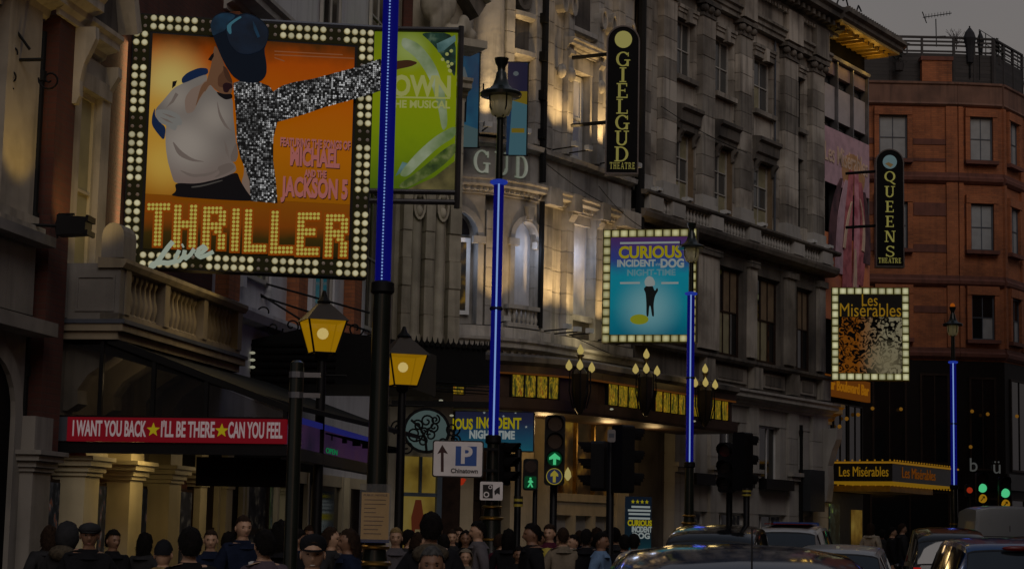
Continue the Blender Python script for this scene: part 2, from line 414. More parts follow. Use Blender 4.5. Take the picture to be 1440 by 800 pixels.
# ================================================================== terrace across the road (outside the picture on the right, added to shade the lower street)
OT = [(10.6, -40), (10.9, 22), (14.6, 44), (21.5, 66)]
for i, ((x0, y0), (x1, y1)) in enumerate(zip(OT, OT[1:])):
    F = Fr(x1, y1, math.degrees(math.atan2(x1 - x0, y1 - y0)) + 180); ln = math.hypot(x1 - x0, y1 - y0)
    ot = thing('unseen_terrace', ('long unseen brick terrace across the road behind the camera', 'unseen brick terrace across the road opposite the rounded corner', 'unseen brick terrace across the road opposite the weathered block')[i], 'building', F.w(ln / 2, -1, 0), 'terrace across the road')
    MB().box(F, 0, ln, -10, 0, 0, 17).build('wall', 'orange_brick', ot); MB().box(F, 0, ln, -10, 0.3, 17, 17.5).build('parapet', 'light_grey_stone', ot)
    MB().box(F, 0.2, ln - 0.2, 0.0, 0.1, 0.1, 3.6).build('shop_fronts', 'dark_shop_front' if 'dark_shop_front' in MAT else mat('dark_shop_front', (0.02, 0.02, 0.02), 0.4), ot)
    wm = boxmesh('window', 'dark_glass', 1.2, 0.06, 2.0)
    for k in range(int(ln / 3)):
        for z in (5, 9, 13): put('window', wm, ot, F.w(1.5 + k * 3, 0.04, z), F.rz())

# ================================================================== parts every facade uses
def window(F, par, u0, u1, z0, z1, n, fm='sash_paint', gm='dark_glass', cols=2, rows=2, fw=0.07, depth=0.06, blind=None):
    b = MB()
    b.box(F, u0, u0 + fw, n, n + depth, z0, z1); b.box(F, u1 - fw, u1, n, n + depth, z0, z1)
    b.box(F, u0 + fw, u1 - fw, n, n + depth, z0, z0 + fw); b.box(F, u0 + fw, u1 - fw, n, n + depth, z1 - fw, z1)
    iu0, iu1, iz0, iz1 = u0 + fw, u1 - fw, z0 + fw, z1 - fw; t = fw * 0.55
    for i in range(1, rows):
        z = iz0 + (iz1 - iz0) * i / rows; b.box(F, iu0, iu1, n, n + depth * 0.9, z - t / 2, z + t / 2)
    for i in range(1, cols):
        u = iu0 + (iu1 - iu0) * i / cols; b.box(F, u - t / 2, u + t / 2, n, n + depth * 0.8, iz0, iz1)
    w = b.build('window', fm, par)
    for i in range(cols):
        for j in range(rows):
            a0 = iu0 + (iu1 - iu0) * i / cols; a1 = iu0 + (iu1 - iu0) * (i + 1) / cols; c0 = iz0 + (iz1 - iz0) * j / rows; c1 = iz0 + (iz1 - iz0) * (j + 1) / rows
            p = MB().box(F, a0 + 0.003, a1 - 0.003, n + 0.005, n + 0.02, c0 + 0.003, c1 - 0.003)
            g = gm[(j * cols + i) % len(gm)] if isinstance(gm, (list, tuple)) else gm
            p.build('pane', g, w)
    return w
CORN = [(0, 0), (0.06, 0), (0.06, 0.08), (0.14, 0.14), (0.16, 0.22), (0.34, 0.28), (0.34, 0.4), (0.40, 0.46), (0.40, 0.54), (0, 0.58)]
def cornice(par, F, u0, u1, n, z, h=0.58, p=0.4, m='pale_stone', name='cornice', b=None):
    own = b is None; b = b or MB()
    b.sweep(F, [(n + a / 0.4 * p, z + c / 0.58 * h) for a, c in CORN], u0, u1)
    return b.build(name, m, par) if own else b
BAL = {}
def baluster_mesh(h, m, r=0.075):
    k = (round(h, 2), m, r)
    if k not in BAL:
        pr = [(0.9, 0), (0.9, 0.06), (0.55, 0.1), (0.95, 0.3), (1.0, 0.38), (0.6, 0.62), (0.5, 0.78), (0.75, 0.84), (0.9, 0.9), (0.9, 1.0)]
        BAL[k] = MB().lathe((0, 0, 0), [(a * r, c * h) for a, c in pr], 7).mesh('baluster', m, smooth='auto')
    return BAL[k]
BLK = {}
def blocks(par, F, u0, u1, n0, n1, z0, z1, h, m, name='stone_block', bev=0.012, jit=0.0):
    """a pier laid up in courses, one object for each stone"""
    k = max(1, round((z1 - z0) / h)); hh = (z1 - z0) / k
    key = (round(u1 - u0, 3), round(n1 - n0, 3), round(hh, 3), m)
    if key not in BLK:
        J = Fr(0, 0, 90); b = MB(); w, d = u1 - u0, n1 - n0; e = bev
        b.box(J, -w / 2, w / 2, -d / 2, d / 2, e, hh - e); b.box(J, -w / 2 + e, w / 2 - e, -d / 2 + e, d / 2 - e, 0, e); b.box(J, -w / 2 + e, w / 2 - e, -d / 2 + e, d / 2 - e, hh - e, hh)
        BLK[key] = b.mesh(name, m)
    uc = (u0 + u1) / 2
    for i in range(k): put(name, BLK[key], par, F.w(uc, (n0 + n1) / 2 + random.uniform(-jit, jit), z0 + i * hh), F.rz(uc))
def arch_pts(uc, w, z0, zs, k=12):
    """opening outline: jambs from z0 to the springing zs and a round head"""
    r = w / 2
    return [(uc - r, z0)] + [(uc - r * cos(pi * i / k), zs + r * sin(pi * i / k)) for i in range(k + 1)] + [(uc + r, z0)]

# ================================================================== red brick theatre on the left
T = thing('brick_theatre', 'red brick theatre front with cream stone trim behind the big orange billboard', 'theatre', L.w(3.5, 0, 0))
b = MB(); b.box(L, -6, 8.2, -7, 0, 0.0, 13.5); b.build('wall', 'red_brick', T)
# nearer lit window bay at the frame's left edge
b = MB(); b.box(L, 0.35, 1.24, 0.0, 0.16, 5.25, 8.2); b.box(L, 0.1, 1.32, 0.0, 0.3, 4.98, 5.12); b.box(L, 0.1, 1.3, 0.0, 0.22, 5.12, 5.25); b.build('window_surround', 'cream_stone', T)
cornice(T, L, -1.5, 1.42, 0.0, 7.55, 0.6, 0.45, 'cream_stone')
b = MB(); b.box(L, -2, 1.3, 0.0, 0.2, 4.1, 4.9)
for z, h, p in ((4.9, 0.12, 0.42), (3.85, 0.16, 0.5)): b.box(L, -2, 1.36, 0.0, p, z, z + h)
b.box(L, -2, 1.25, 0, 0.16, 0, 3.85); b.build('balcony_front', 'grimy_stone', T)
b = MB(); b.prism(L, arch_pts(0.2, 1.3, 0.1, 2.9), 0.17, 0.2); b.build('archway_dark_sheet', 'soft_black', T)  # black sheet on the wall stands in for the archway's shaded depth
b = MB(); b.ring(L, arch_pts(0.2, 1.7, 0.1, 2.9), arch_pts(0.2, 1.3, 0.1, 2.9), 0.165, 0.26); b.build('archway_surround', 'grimy_stone', T)
# projecting brick pier and its cornice
b = MB(); b.box(L, 1.5, 2.06, 0, 0.27, 2.5, 7.75); b.build('brick_pier', 'red_brick', T)
cornice(T, L, 1.36, 2.2, 0.27, 7.72, 0.5, 0.3, 'cream_stone')
cornice(T, L, 2.2, 3.3, 0.0, 7.55, 0.42, 0.36, 'cream_stone')
b = MB(); b.box(L, 2.25, 3.4, 0.0, 0.14, 7.3, 7.54); b.box(L, 2.3, 3.4, 0, 0.2, 7.1, 7.3); b.build('window_head', 'cream_stone', T)
b = MB(); b.prism(L, [(2.3, 7.99), (3.3, 7.99), (2.8, 9.4)], 0.0, 0.28); b.build('gable', 'sooty_stone', T)
b = MB()
for s in (0, 1):
    a = [(2.2, 8.0), (2.8, 9.5)] if s == 0 else [(3.4, 8.0), (2.8, 9.5)]
    q = 0.16 if s == 0 else -0.16
    b.prism(L, [a[0], a[1], (a[1][0], a[1][1] + 0.22), (a[0][0] - q, a[0][1] + 0.08)], 0.0, 0.5)
b.build('gable_coping', 'cream_stone', T)
def console(par, F, u0, u1, z1, h, p, m):
    """scroll bracket: fat at the top, curling in to a foot"""
    pr = [(0, z1), (p, z1), (p * 1.02, z1 - 0.16 * h), (p * 0.8, z1 - 0.3 * h), (p * 0.5, z1 - 0.48 * h), (p * 0.34, z1 - 0.7 * h), (p * 0.36, z1 - 0.9 * h), (p * 0.2, z1 - h), (0, z1 - h)]
    return MB().sweep(F, pr, u0, u1).build('console_bracket', m, par)
n_ = 0.27
console(T, Fr(*L.w(0, n_, 0)[:2], 10), 1.95, 2.06, 7.72, 0.95, 0.26, 'cream_stone')
console(T, L, 2.16, 2.27, 7.55, 0.9, 0.3, 'cream_stone'); console(T, L, 3.3, 3.42, 7.55, 0.8, 0.3, 'cream_stone')
# lit tall window between the pier and the billboard
b = MB(); b.box(L, 2.3, 2.52, 0.0, 0.16, 4.6, 7.1); b.box(L, 3.18, 3.46, 0.0, 0.16, 4.6, 7.1); b.build('window_jamb', 'cream_stone', T)
window(L, T, 2.52, 3.18, 4.6, 7.1, 0.02, 'cream_paint', 'cream_blind', 1, 2)
# black rain pipe
b = MB(); p0 = L.w(1.34, 0.12, 0.1); b.tube([p0, (p0[0], p0[1], 7.5)], 0.055, 8)
for z in (1.6, 3.4, 5.2, 6.9): b.lathe((p0[0], p0[1], z), [(0.075, 0), (0.075, 0.12)], 8)
b.build('rain_pipe', 'black_iron', T, smooth='auto')
# small red notice on the brick at canopy height
u, z = L.hit(36, 594, 0.01); MB().box(L, u - 0.18, u + 0.16, 0.0, 0.02, z - 0.09, z + 0.07).build('wall_notice', mat('notice_red', (0.35, 0.05, 0.06), 0.5), T)
# balcony over the entrance
bal = MB(); bal.box(L, 2.3, 7.05, 0.0, 0.86, 3.93, 4.03); bal.box(L, 2.26, 7.1, 0.0, 0.93, 4.03, 4.12)
balcony = bal.build('balcony', 'tan_stone', T)
MB().box(L, 2.24, 7.12, 0.0, 0.96, 4.12, 4.17).build('balcony_flashing', 'lead', balcony)
b = MB(); b.box(L, 2.3, 7.05, 0.62, 0.86, 4.17, 4.25); b.sweep(L, [(0.58, 4.8), (0.9, 4.8), (0.94, 4.86), (0.94, 4.91), (0.58, 4.93)], 2.26, 7.12); b.build('balcony_rail', 'tan_stone', balcony)
b = MB(); b.box(L, 2.3, 2.46, 0.0, 0.86, 4.17, 4.86); b.box(L, 2.285, 2.3, 0.06, 0.2, 4.19, 4.8)
for n0, n1, z0, z1 in ((0.3, 0.8, 4.27, 4.3), (0.3, 0.8, 4.68, 4.71), (0.3, 0.33, 4.3, 4.68), (0.77, 0.8, 4.3, 4.68)): b.box(L, 2.285, 2.3, n0, n1, z0, z1)
b.build('balcony_end_panel', 'grimy_stone', balcony)
for u0, u1 in ((2.46, 2.62), (3.82, 4.0), (5.35, 5.52), (6.85, 7.05)): MB().box(L, u0, u1, 0.6, 0.88, 4.25, 4.8).build('balcony_pier', 'tan_stone', balcony)
bmsh = baluster_mesh(0.55, 'tan_stone', 0.068)
for u0, u1 in ((2.62, 3.82), (4.0, 5.35), (5.52, 6.85)):
    k = round((u1 - u0) / 0.165)
    for i in range(k): put('baluster', bmsh, balcony, L.w(u0 + (i + 0.5) * (u1 - u0) / k, 0.74, 4.25))
F2 = Fr(*L.w(2.3, 0, 0)[:2], 100)
pts = [(0.6, 4.93), (0.6, 5.2)] + [(0.74 - 0.14 * cos(pi * i / 8), 5.2 + 0.16 * sin(pi * i / 8)) for i in range(9)] + [(0.88, 5.2), (0.88, 4.93)]
MB().prism(F2, pts, -0.42, 0.0).build('scroll_finial', 'grimy_stone', balcony)
# row of cream square columns at the entrance, dark doors and poster frames between them
for i, (px, w) in enumerate(((42, 0.5), (116, 0.46), (180, 0.46), (236, 0.46), (300, 0.3), (336, 0.3), (418, 0.3))):
    u, _ = L.hit(px, 700, 0.4); n1 = 0.42 if i < 4 else 0.2
    m = 'cream_paint' if i else 'grimy_stone'
    c = MB().box(L, u, u + w, 0, n1, 0.0, 2.92).build('column', m, T)
    b = MB()
    MB().box(L, u - 0.05, u + w + 0.05, 0, n1 + 0.05, 0.0, 0.5).build('column_base', m, c)
    for z, h, e in ((2.29, 0.05, 0.03), (2.34, 0.07, 0.06), (2.41, 0.07, 0.11), (2.48, 0.05, 0.15)): b.box(L, u - e, u + w + e, 0, n1 + e, z, z + h)
    b.build('column_capital', m, c)
MB().box(L, 1.0, 6.6, 0.003, 0.1, 2.55, 3.8).build('entrance_entablature', 'cream_stone', T)
MB().box(L, 6.6, 14, 0.06, 0.1, 2.5, 3.2).build('entrance_lintel', 'soft_black', T)
glow2('poster_night', [(0.35, (4, 4, 5)), (0.5, (8, 9, 11)), (0.58, (24, 24, 25)), (0.64, (50, 24, 12)), (0.7, (46, 46, 46))], scale=5.0, stretch=(2, 2, 1.2))
glow2('poster_dark', [(0.35, (3, 3, 4)), (0.55, (12, 11, 12)), (0.68, (38, 34, 28))], scale=6.0)
glow2('shop_green', [(0.3, (18, 30, 16)), (0.5, (32, 42, 20)), (0.62, (42, 44, 24)), (0.75, (30, 58, 62))], scale=3.0)
for px, w, h, m in ((66, 0.5, 1.9, 'poster_night'), (86, 0.55, 1.9, 'poster_dark'), (134, 0.45, 1.8, 'poster_night'), (151, 0.4, 1.8, 'poster_dark'), (196, 0.5, 1.8, 'poster_night'), (252, 0.5, 1.8, 'poster_dark')):
    u, _ = L.hit(px, 720, 0.1); f = MB().box(L, u - 0.04, u + w + 0.04, 0.04, 0.1, 2.2 - h, 2.24).build('poster_frame', 'dark_wood', T)
    MB().box(L, u, u + w, 0.1, 0.108, 2.24 - h, 2.2).build('poster', m, f)
for px, w, m in ((268, 1.1, 'dark_wood'), (312, 0.9, 'black_paint'), (345, 1.1, 'dark_wood'), (374, 1.2, 'shop_green')):
    u, _ = L.hit(px, 720, 0.05); d = MB().box(L, u, u + w, 0.0, 0.06, 0.05, 2.45).build('entrance_door', m, T)
    b = MB(); b.box(L, u - 0.05, u, 0, 0.1, 0.05, 2.5); b.box(L, u + w, u + w + 0.05, 0, 0.1, 0.05, 2.5); b.box(L, u, u + w, 0.06, 0.09, 1.6, 1.7); b.build('door_frame', 'dark_wood', d)

# lean-to glass canopy with the red lettered board, facing us at its end
mat('dark_roof', (0.012, 0.012, 0.013), 0.8, spec=0.15)
LE = Fr(*L.w(2.35, 0, 0)[:2], 100)
K = thing('entrance_canopy', 'black lean-to glass canopy with red lettered board in front of cream columns', 'canopy', L.w(4, 1.5, 2.5))
def le(px, py): return LE.hit(px, py, 0)
zt0 = le(70, 478)[1]; x1 = le(408, 600)[0]; zb = le(200, 588)[1]; zr = le(405, 577)[1]
x0 = le(66, 600)[0]
b = MB(); b.box(LE, x0, x1, -0.05, 0.0, zb - 0.05, zb + 0.03)
for px in (70, 142, 216, 291, 403):
    x, _ = le(px, 530); zt = zt0 + (zr - zt0) * max(0, (x - 0.75)) / (x1 - 0.75); b.box(LE, x - 0.025, x + 0.025, -0.04, 0.012, zb, zt)
b.prism(LE, [(0.72, zt0 - 0.04), (x1, zr - 0.03), (x1, zr + 0.05), (0.72, zt0 + 0.06)], -0.06, 0.02)
b.build('end_glazing_frame', 'black_iron', K)
pm = glassmat('canopy_glass', (0.03, 0.03, 0.03), 0.08, 0.28)
xs = [le(px, 530)[0] for px in (70, 142, 216, 291, 403)]
for a, c in zip(xs, xs[1:]):
    f = lambda x: zt0 + (zr - zt0) * max(0, (x - 0.72)) / (x1 - 0.72) - 0.05
    MB().prism(LE, [(a + 0.03, zb + 0.03), (c - 0.03, zb + 0.03), (c - 0.03, max(zb + 0.04, f(c))), (a + 0.03, f(a))], -0.02, -0.008).build('pane', pm, K)
# roof sheet and street-side fascia
b = MB(); ln = 6.6
F3 = LE
b.prism(F3, [(0.0, zt0 + 0.02), (0.72, zt0 + 0.02), (x1 + 0.1, zr), (x1 + 0.1, zr + 0.06), (0.0, zt0 + 0.1)], -ln, -0.07); b.build('canopy_roof', 'dark_roof', K)
b = MB()
for i in range(9): b.box(L, 2.5 + i * 0.75, 2.56 + i * 0.75, 0.1, 2.9, zb - 0.12, zb - 0.06)
b.build('ceiling_ribs', 'black_iron', K)
MB().box(L, 2.42, 8.9, 0.05, x1 - 0.12, zb - 0.06, zb - 0.04).build('canopy_ceiling', 'soft_black', K)
z1 = le(250, 588)[1]; z0 = le(250, 622)[1]; xr0 = le(98, 605)[0]; xr1 = le(404, 605)[0]
MB().box(LE, x0, xr0, 0.0, 0.07, z0, z1).build('board_end', 'lead', K)
glow('board_red', (82, 6, 14)); glow('board_white', (118, 104, 104)); glow('star_yellow', (120, 108, 12))
bd = MB().box(LE, xr0, xr1, 0.0, 0.08, z0, z1).build('letter_board', 'board_red', K)
for s, pa, pb in (('I WANT YOU BACK', 106, 209), ("I'LL BE THERE", 230, 305), ('CAN YOU FEEL', 324, 400)):
    u0 = le(pa, 605)[0]; u1 = le(pb, 605)[0]
    text(LE, s, (u0 + u1) / 2, 0.085, (z0 + z1) / 2 + 0.0, 'lettering', 'board_white', bd, 0.26, fit=u1 - u0, bold=0.006)
for px in (219, 315):
    u = le(px, 605)[0]; MB().prism(LE, star_pts(u, (z0 + z1) / 2, 0.085), 0.08, 0.09).build('star', 'star_yellow', bd)
MB().box(LE, x0, x1 + 0.02, -0.06, 0.05, z0 - 0.14, z0 - 0.004).build('end_fascia', 'black_paint', K)
MB().box(LE, 1.75, x1, -0.5, -0.44, z0 - 0.5, z0 - 0.15).build('hanging_valance', 'soft_black', K)
# street side board, lit purple, running away from us
SB = Fr(*LE.w(x1 + 0.02, 0, 0)[:2], 6)
glow2('board_purple', [(0.3, (20, 14, 30)), (0.5, (38, 22, 44)), (0.7, (44, 26, 40))], scale=1.2); glow('board_blue_edge', (22, 24, 78)); glow('board_green', (6, 90, 50))
sbd = MB().box(SB, 0.05, 6.2, -0.1, 0.0, z0 - 0.03, z1 + 0.06).build('street_side_board', 'board_purple', K)
MB().box(SB, 0.05, 6.2, 0.0, 0.03, z1 - 0.02, z1 + 0.05).build('board_edge_light', 'board_blue_edge', sbd)
MB().box(SB, 0.0, 6.25, -0.12, 0.04, z0 - 0.18, z0 - 0.035).build('street_side_fascia', 'black_paint', K)
u_, z_ = SB.hit(466, 637, 0.0)
text(SB, 'OPEN', u_, 0.004, z_ + 0.02, 'lettering', 'board_green', sbd, 0.1, fit=0.75)
# scroll brackets seen through the canopy's end glass
for px in (85, 178, 238, 268):
    pr = L.hit(px, 520, 0.25)
for u0 in (2.55, 3.7, 4.9, 6.0): console(T, L, u0, u0 + 0.3, 3.93, 0.85, 0.8, 'cream_stone')
lamp('canopy_light', 'AREA', L.w(3.9, 1.0, zb - 0.2), 7.0, (1.0, 0.72, 0.3), K, 0.6, L.w(3.6, 0.2, 1.0))
lamp('canopy_light', 'AREA', L.w(7.0, 1.3, zb - 0.2), 5.0, (1.0, 0.75, 0.4), K, 0.5, L.w(7.0, 0.6, 0.5))
lamp('canopy_light', 'POINT', L.w(3.2, 0.9, 3.5), 1.6, (1.0, 0.7, 0.35), K, 0.15)
# floodlight on the balcony
fl = thing('floodlight', 'black box floodlight bracketed to the brick pier above the balcony', 'floodlight', P(104, 332, 22.0))
FF = Fr(*P(104, 318, 22.0)[:2], 96); zc = P(104, 318, 22.0)[2]
b = MB(); b.prism(FF, [(-0.17, -0.12 + zc), (0.17, -0.1 + zc), (0.18, 0.09 + zc), (-0.17, 0.12 + zc)], -0.12, 0.12); b.box(FF, 0.18, 0.21, -0.14, 0.14, zc - 0.12, zc - 0.06); b.box(FF, 0.18, 0.21, -0.14, 0.14, zc + 0.04, zc + 0.11); b.build('lamp_housing', 'black_paint', fl)
b = MB(); b.tube([FF.w(-0.19, 0, zc - 0.14), FF.w(-0.22, 0, zc), FF.w(-0.19, 0, zc + 0.14), FF.w(0.0, 0.0, zc + 0.14)], 0.014, 5); b.tube([FF.w(-0.2, 0.0, zc), FF.w(-0.55, 0.1, zc)], 0.02, 6); b.build('bracket', 'black_iron', fl)
lamp('flood_beam', 'SPOT', FF.w(0.05, -0.2, zc), 22, (1.0, 0.66, 0.2), fl, 0.08, L.w(3.2, 0.1, 6.6), 90)
lamp('bay_uplight', 'SPOT', L.w(0.7, 0.9, 5.2), 26, (1.0, 0.64, 0.16), T, 0.08, L.w(0.8, 0.0, 7.2), 80)
# wrought iron bracket with scrolls at the left edge
w = thing('iron_scroll_bracket', 'black wrought iron scroll bracket jutting from the brick pier at the left edge', 'bracket', P(30, 84, 21.5))
b = MB(); d = 21.5
b.tube([P(-30, 86, d), P(60, 84, d + 0.2)], 0.022, 6); b.tube([P(-40, -40, d), P(0, 12, d), P(42, 70, d + 0.1)], 0.018, 6); b.build('stay', 'black_iron', w)
def spiral(cx, cy, r, turns, a0, d, k=22, sg=1):
    return [P(cx + r * (1 - i / k * 0.85) * cos(a0 + sg * turns * 2 * pi * i / k), cy + r * (1 - i / k * 0.85) * sin(a0 + sg * turns * 2 * pi * i / k), d) for i in range(k + 1)]
for cx, cy, r, a0, sg in ((4, 60, 14, 0, 1), (3, 116, 12, 3.1, -1), (14, 110, 16, 1.2, 1), (70, 112, 16, 3.3, -1), (16, 74, 9, 0.4, -1)):
    b = MB(); b.tube(spiral(cx, cy, r, 1.4, a0, d, sg=sg), 0.011, 5); b.build('scroll', 'black_iron', w)

# ================================================================== white house between the two theatres
WH = thing('white_stucco_house', 'pale stuccoed house between the brick theatre and the carved stone theatre', 'house', L.w(13.5, 0, 0))
MB().box(L, 8.2, 19.4, -7, -0.02, 0, 15.5).build('wall', 'white_stucco', WH)
b = MB(); b.sweep(L, [(-0.02, 4.95), (0.22, 4.98), (0.28, 5.1), (0.28, 5.16), (-0.02, 5.2)], 8.3, 19.3); b.build('string_course', 'white_stucco', WH)
cornice(WH, L, 8.2, 19.4, -0.02, 9.7, 0.5, 0.45, 'light_grey_stone')
for u0 in (8.4, 12.2, 16.0): MB().box(L, u0, u0 + 0.55, -0.02, 0.2, 5.2, 9.7).build('brick_pilaster', 'orange_brick', WH)
for u0 in (9.6, 13.6, 17.2):
    window(L, WH, u0, u0 + 1.3, 5.7, 8.6, 0.0, 'sash_paint', 'dark_glass', 2, 2)
    window(L, WH, u0, u0 + 1.3, 10.8, 13.4, 0.0, 'sash_paint', 'dark_glass', 2, 2)
    b = MB(); b.box(L, u0 - 0.2, u0 + 1.5, -0.02, 0.16, 8.6, 8.95); b.box(L, u0 - 0.2, u0, -0.02, 0.1, 5.5, 8.6); b.box(L, u0 + 1.3, u0 + 1.5, -0.02, 0.1, 5.5, 8.6); b.build('window_surround', 'white_stucco', WH)
glow2('shop_yellow', [(0.3, (60, 46, 14)), (0.5, (88, 72, 26)), (0.7, (96, 84, 44))], scale=1.5)
for u0, w_, m in ((8.6, 1.1, 'dark_wood'), (10.0, 1.6, 'poster_dark'), (12.0, 1.4, 'soft_black'), (14.2, 1.6, 'dark_glass'), (16.4, 1.8, 'dark_glass')):
    d_ = MB().box(L, u0, u0 + w_, 0.0, 0.06, 0.1, 2.5).build('shop_front', m, WH)
    b = MB(); b.box(L, u0 - 0.1, u0, 0, 0.14, 0, 2.7); b.box(L, u0 + w_, u0 + w_ + 0.1, 0, 0.14, 0, 2.7); b.box(L, u0, u0 + w_, 0, 0.12, 2.5, 2.7); b.build('shop_front_frame', 'cream_paint', d_)

# ================================================================== carved stone theatre at the side street corner
AB = Fr(*P(560, 400, 41.2)[:2], 62)
A = Fr(AB.o[0], AB.o[1], 15)
AP = thing('carved_stone_theatre', 'cream carved stone theatre corner behind the lime green poster sign', 'theatre', AB.w(0.7, 0, 0))
b = MB()
pts = [AB.w(-0.1, -0.02, 0)[:2], AB.w(1.40, -0.02, 0)[:2], (-3.0, 47.6), (-9, 47), (-9, 41), L.w(19.42, -0.1, 0)[:2]]
b.add([(x, y, 0.0) for x, y in pts] + [(x, y, 15.5) for x, y in pts], [tuple(range(6))[::-1], tuple(range(6, 12))] + [(i, (i + 1) % 6, 6 + (i + 1) % 6, 6 + i) for i in range(6)])
b.build('wall', 'cream_stone', AP)
for u0, u1, n1 in ((0.0, 0.21, 0.2), (0.52, 0.74, 0.24), (1.12, 1.40, 0.2)): blocks(AP, AB, u0, u1, 0.0, n1, 5.75, 11.2, 0.62, 'cream_stone', jit=0.02)
for u0 in (0.36, 0.93):
    c = AB.w(u0, 0.06, 5.75); b = MB().lathe(c, [(0.16, 0), (0.16, 0.15), (0.12, 0.22), (0.125, 3.0), (0.105, 5.0), (0.14, 5.1), (0.17, 5.25), (0.17, 5.4)], 10); b.build('column', 'cream_stone', AP, smooth='auto')
    for z in (8.6, 9.0): MB().ball(AB.w(u0, 0.2, z), 0.09, 8, 5, (1, 1, 1.5)).build('carved_swag', 'cream_stone', AP, smooth=True)
    MB().ring(AB, ell(u0, 8.75, 0.15, 0.34, 14), ell(u0, 8.75, 0.1, 0.27, 14), 0.1, 0.24).build('carved_cartouche', 'cream_stone', AP)
cornice(AP, AB, -0.1, 1.5, 0.0, 11.2, 0.5, 0.4, 'cream_stone')
b = MB(); b.box(AB, -0.1, 0.12, 0.0, 0.1, 11.7, 15.5); b.build('brick_panel', 'red_brick', AP)
b = MB(); b.prism(AB, [(0.35, 15.2), (1.72, 13.35), (2.0, 13.62), (1.9, 13.8), (0.6, 15.7)], -0.5, 0.75); b.build('raking_cornice', 'cream_stone', AP)
b = MB(); b.prism(AB, [(0.15, 14.95), (1.55, 13.05), (1.72, 13.33), (0.35, 15.18)], -0.4, 0.5); b.build('cornice_soffit', 'sooty_stone', AP)
def blob(name, m, parent, balls, vox=0.035, smooth=True):
    b = MB()
    for c, r, s in balls: b.ball(c, r, 12, 8, s)
    me = b.mesh(name, m, ORG[parent.name]); o = bpy.data.objects.new(name, me); COL.objects.link(o)
    rm = o.modifiers.new('r', 'REMESH'); rm.mode = 'VOXEL'; rm.voxel_size = vox
    sm = o.modifiers.new('s', 'SMOOTH'); sm.iterations = 2; sm.factor = 0.5
    bpy.context.view_layer.update(); me2 = bpy.data.meshes.new_from_object(o.evaluated_get(bpy.context.evaluated_depsgraph_get()))
    o.modifiers.clear(); o.data = me2; me2.name = name
    if smooth: me2.shade_smooth()
    me2.materials.clear(); me2.materials.append(MAT[m]); o.parent = parent; ORG[o.name] = ORG[parent.name].copy()
    return o
q = [(AB.w(0.45 + 0.11 * i, 0.5 + 0.03 * (i % 2), 12.75 + 0.12 * i), 0.17, (0.55, 0.9, 2.6 - 0.2 * i)) for i in range(5)]
q += [(AB.w(0.6, 0.42, 13.9), 0.3, (1, 0.9, 1.2)), (AB.w(0.4, 0.45, 13.2), 0.26, (1, 1, 1.6)), (AB.w(0.95, 0.5, 12.62), 0.2, (1.4, 1, 0.8)), (AB.w(1.18, 0.5, 12.75), 0.16, (1, 1, 1.8)), (AB.w(1.35, 0.45, 12.6), 0.14, (1.2, 1, 1.2)), (AB.w(0.6, 0.4, 14.5), 0.16, (0.9, 1, 1.2))]
blob('seated_statue', 'cream_stone', AP, q)
MB().box(AB, 0.0, 1.6, 0.0, 0.85, 12.25, 12.42).build('statue_ledge', 'cream_stone', AP)
# ground floor: yellow lit shop window with blue-grey frame, brown doors
u0 = AB.hit(567, 680, 0.02)[0]; u1 = AB.hit(612, 680, 0.02)[0]
b = MB().box(AB, u0, u1, 0.0, 0.03, 0.6, 3.3).build('shop_window', 'shop_yellow', AP)
mat('blue_grey_paint', (0.1, 0.13, 0.16), 0.5)
f = MB(); f.box(AB, u0 - 0.02, u1 + 0.1, 0.03, 0.1, 2.45, 2.53); f.box(AB, u1, u1 + 0.12, 0.0, 0.12, 0.1, 3.4); f.box(AB, (u0 + u1) / 2 - 0.03, (u0 + u1) / 2 + 0.03, 0.03, 0.09, 2.53, 3.3); f.build('window_frame', 'blue_grey_paint', b)
uc = AB.hit(588, 690, 0.05)[0]; glow('figure_red', (58, 24, 12)); glow('figure_pale', (84, 74, 50))
MB().prism(AB, [(uc - 0.16, 1.0), (uc - 0.12, 1.7), (uc - 0.14, 2.0), (uc - 0.05, 2.38), (uc + 0.08, 2.38), (uc + 0.15, 2.0), (uc + 0.12, 1.6), (uc + 0.17, 1.0)], 0.035, 0.05).build('window_display', 'figure_red', b)
MB().prism(AB, [(uc - 0.1, 1.0), (uc - 0.05, 1.75), (uc + 0.06, 1.75), (uc + 0.1, 1.0)], 0.05, 0.06).build('window_display', 'figure_pale', b)
u0 = AB.hit(617, 700, 0.02)[0]; b = MB().box(AB, u0, u0 + 0.5, 0.0, 0.06, 0.1, 2.9).build('side_door', 'dark_wood', AP)
f = MB(); f.box(AB, u0 + 0.05, u0 + 0.2, 0.06, 0.08, 0.4, 1.2); f.build('door_panel', 'dark_wood', b)

# iron canopy with pointed cresting, and the low end canopy with tie rods in front of it
IC = thing('iron_fringe_canopy', 'black iron canopy with spiky cresting at the corner of the carved stone theatre', 'canopy', AB.w(0.8, 0.5, 4.7))
ZT, ZB = 5.72, 4.86
b = MB(); J = AB
b.box(J, -0.3, 1.75, -0.05, 1.1, ZB, ZB + 0.5); b.box(J, -0.2, 1.65, -0.02, 1.0, ZB + 0.5, ZT - 0.1); b.build('canopy_body', 'black_iron', IC)
sp = MB().prism(I, [(-0.04, 0), (0.04, 0), (0.055, 0.07), (0.02, 0.1), (0, 0.19), (-0.02, 0.1), (-0.055, 0.07)], -0.012, 0.012).mesh('crest_leaf', 'black_iron')
for i in range(17): put('crest_leaf', sp, IC, J.w(-0.28 + i * 0.125, 1.06, ZT - 0.12 + random.uniform(-0.01, 0.01)), J.rz())
for i in range(9): put('crest_leaf', sp, IC, J.w(1.72, 0.05 + i * 0.125, ZT - 0.12), J.rz() + pi / 2)
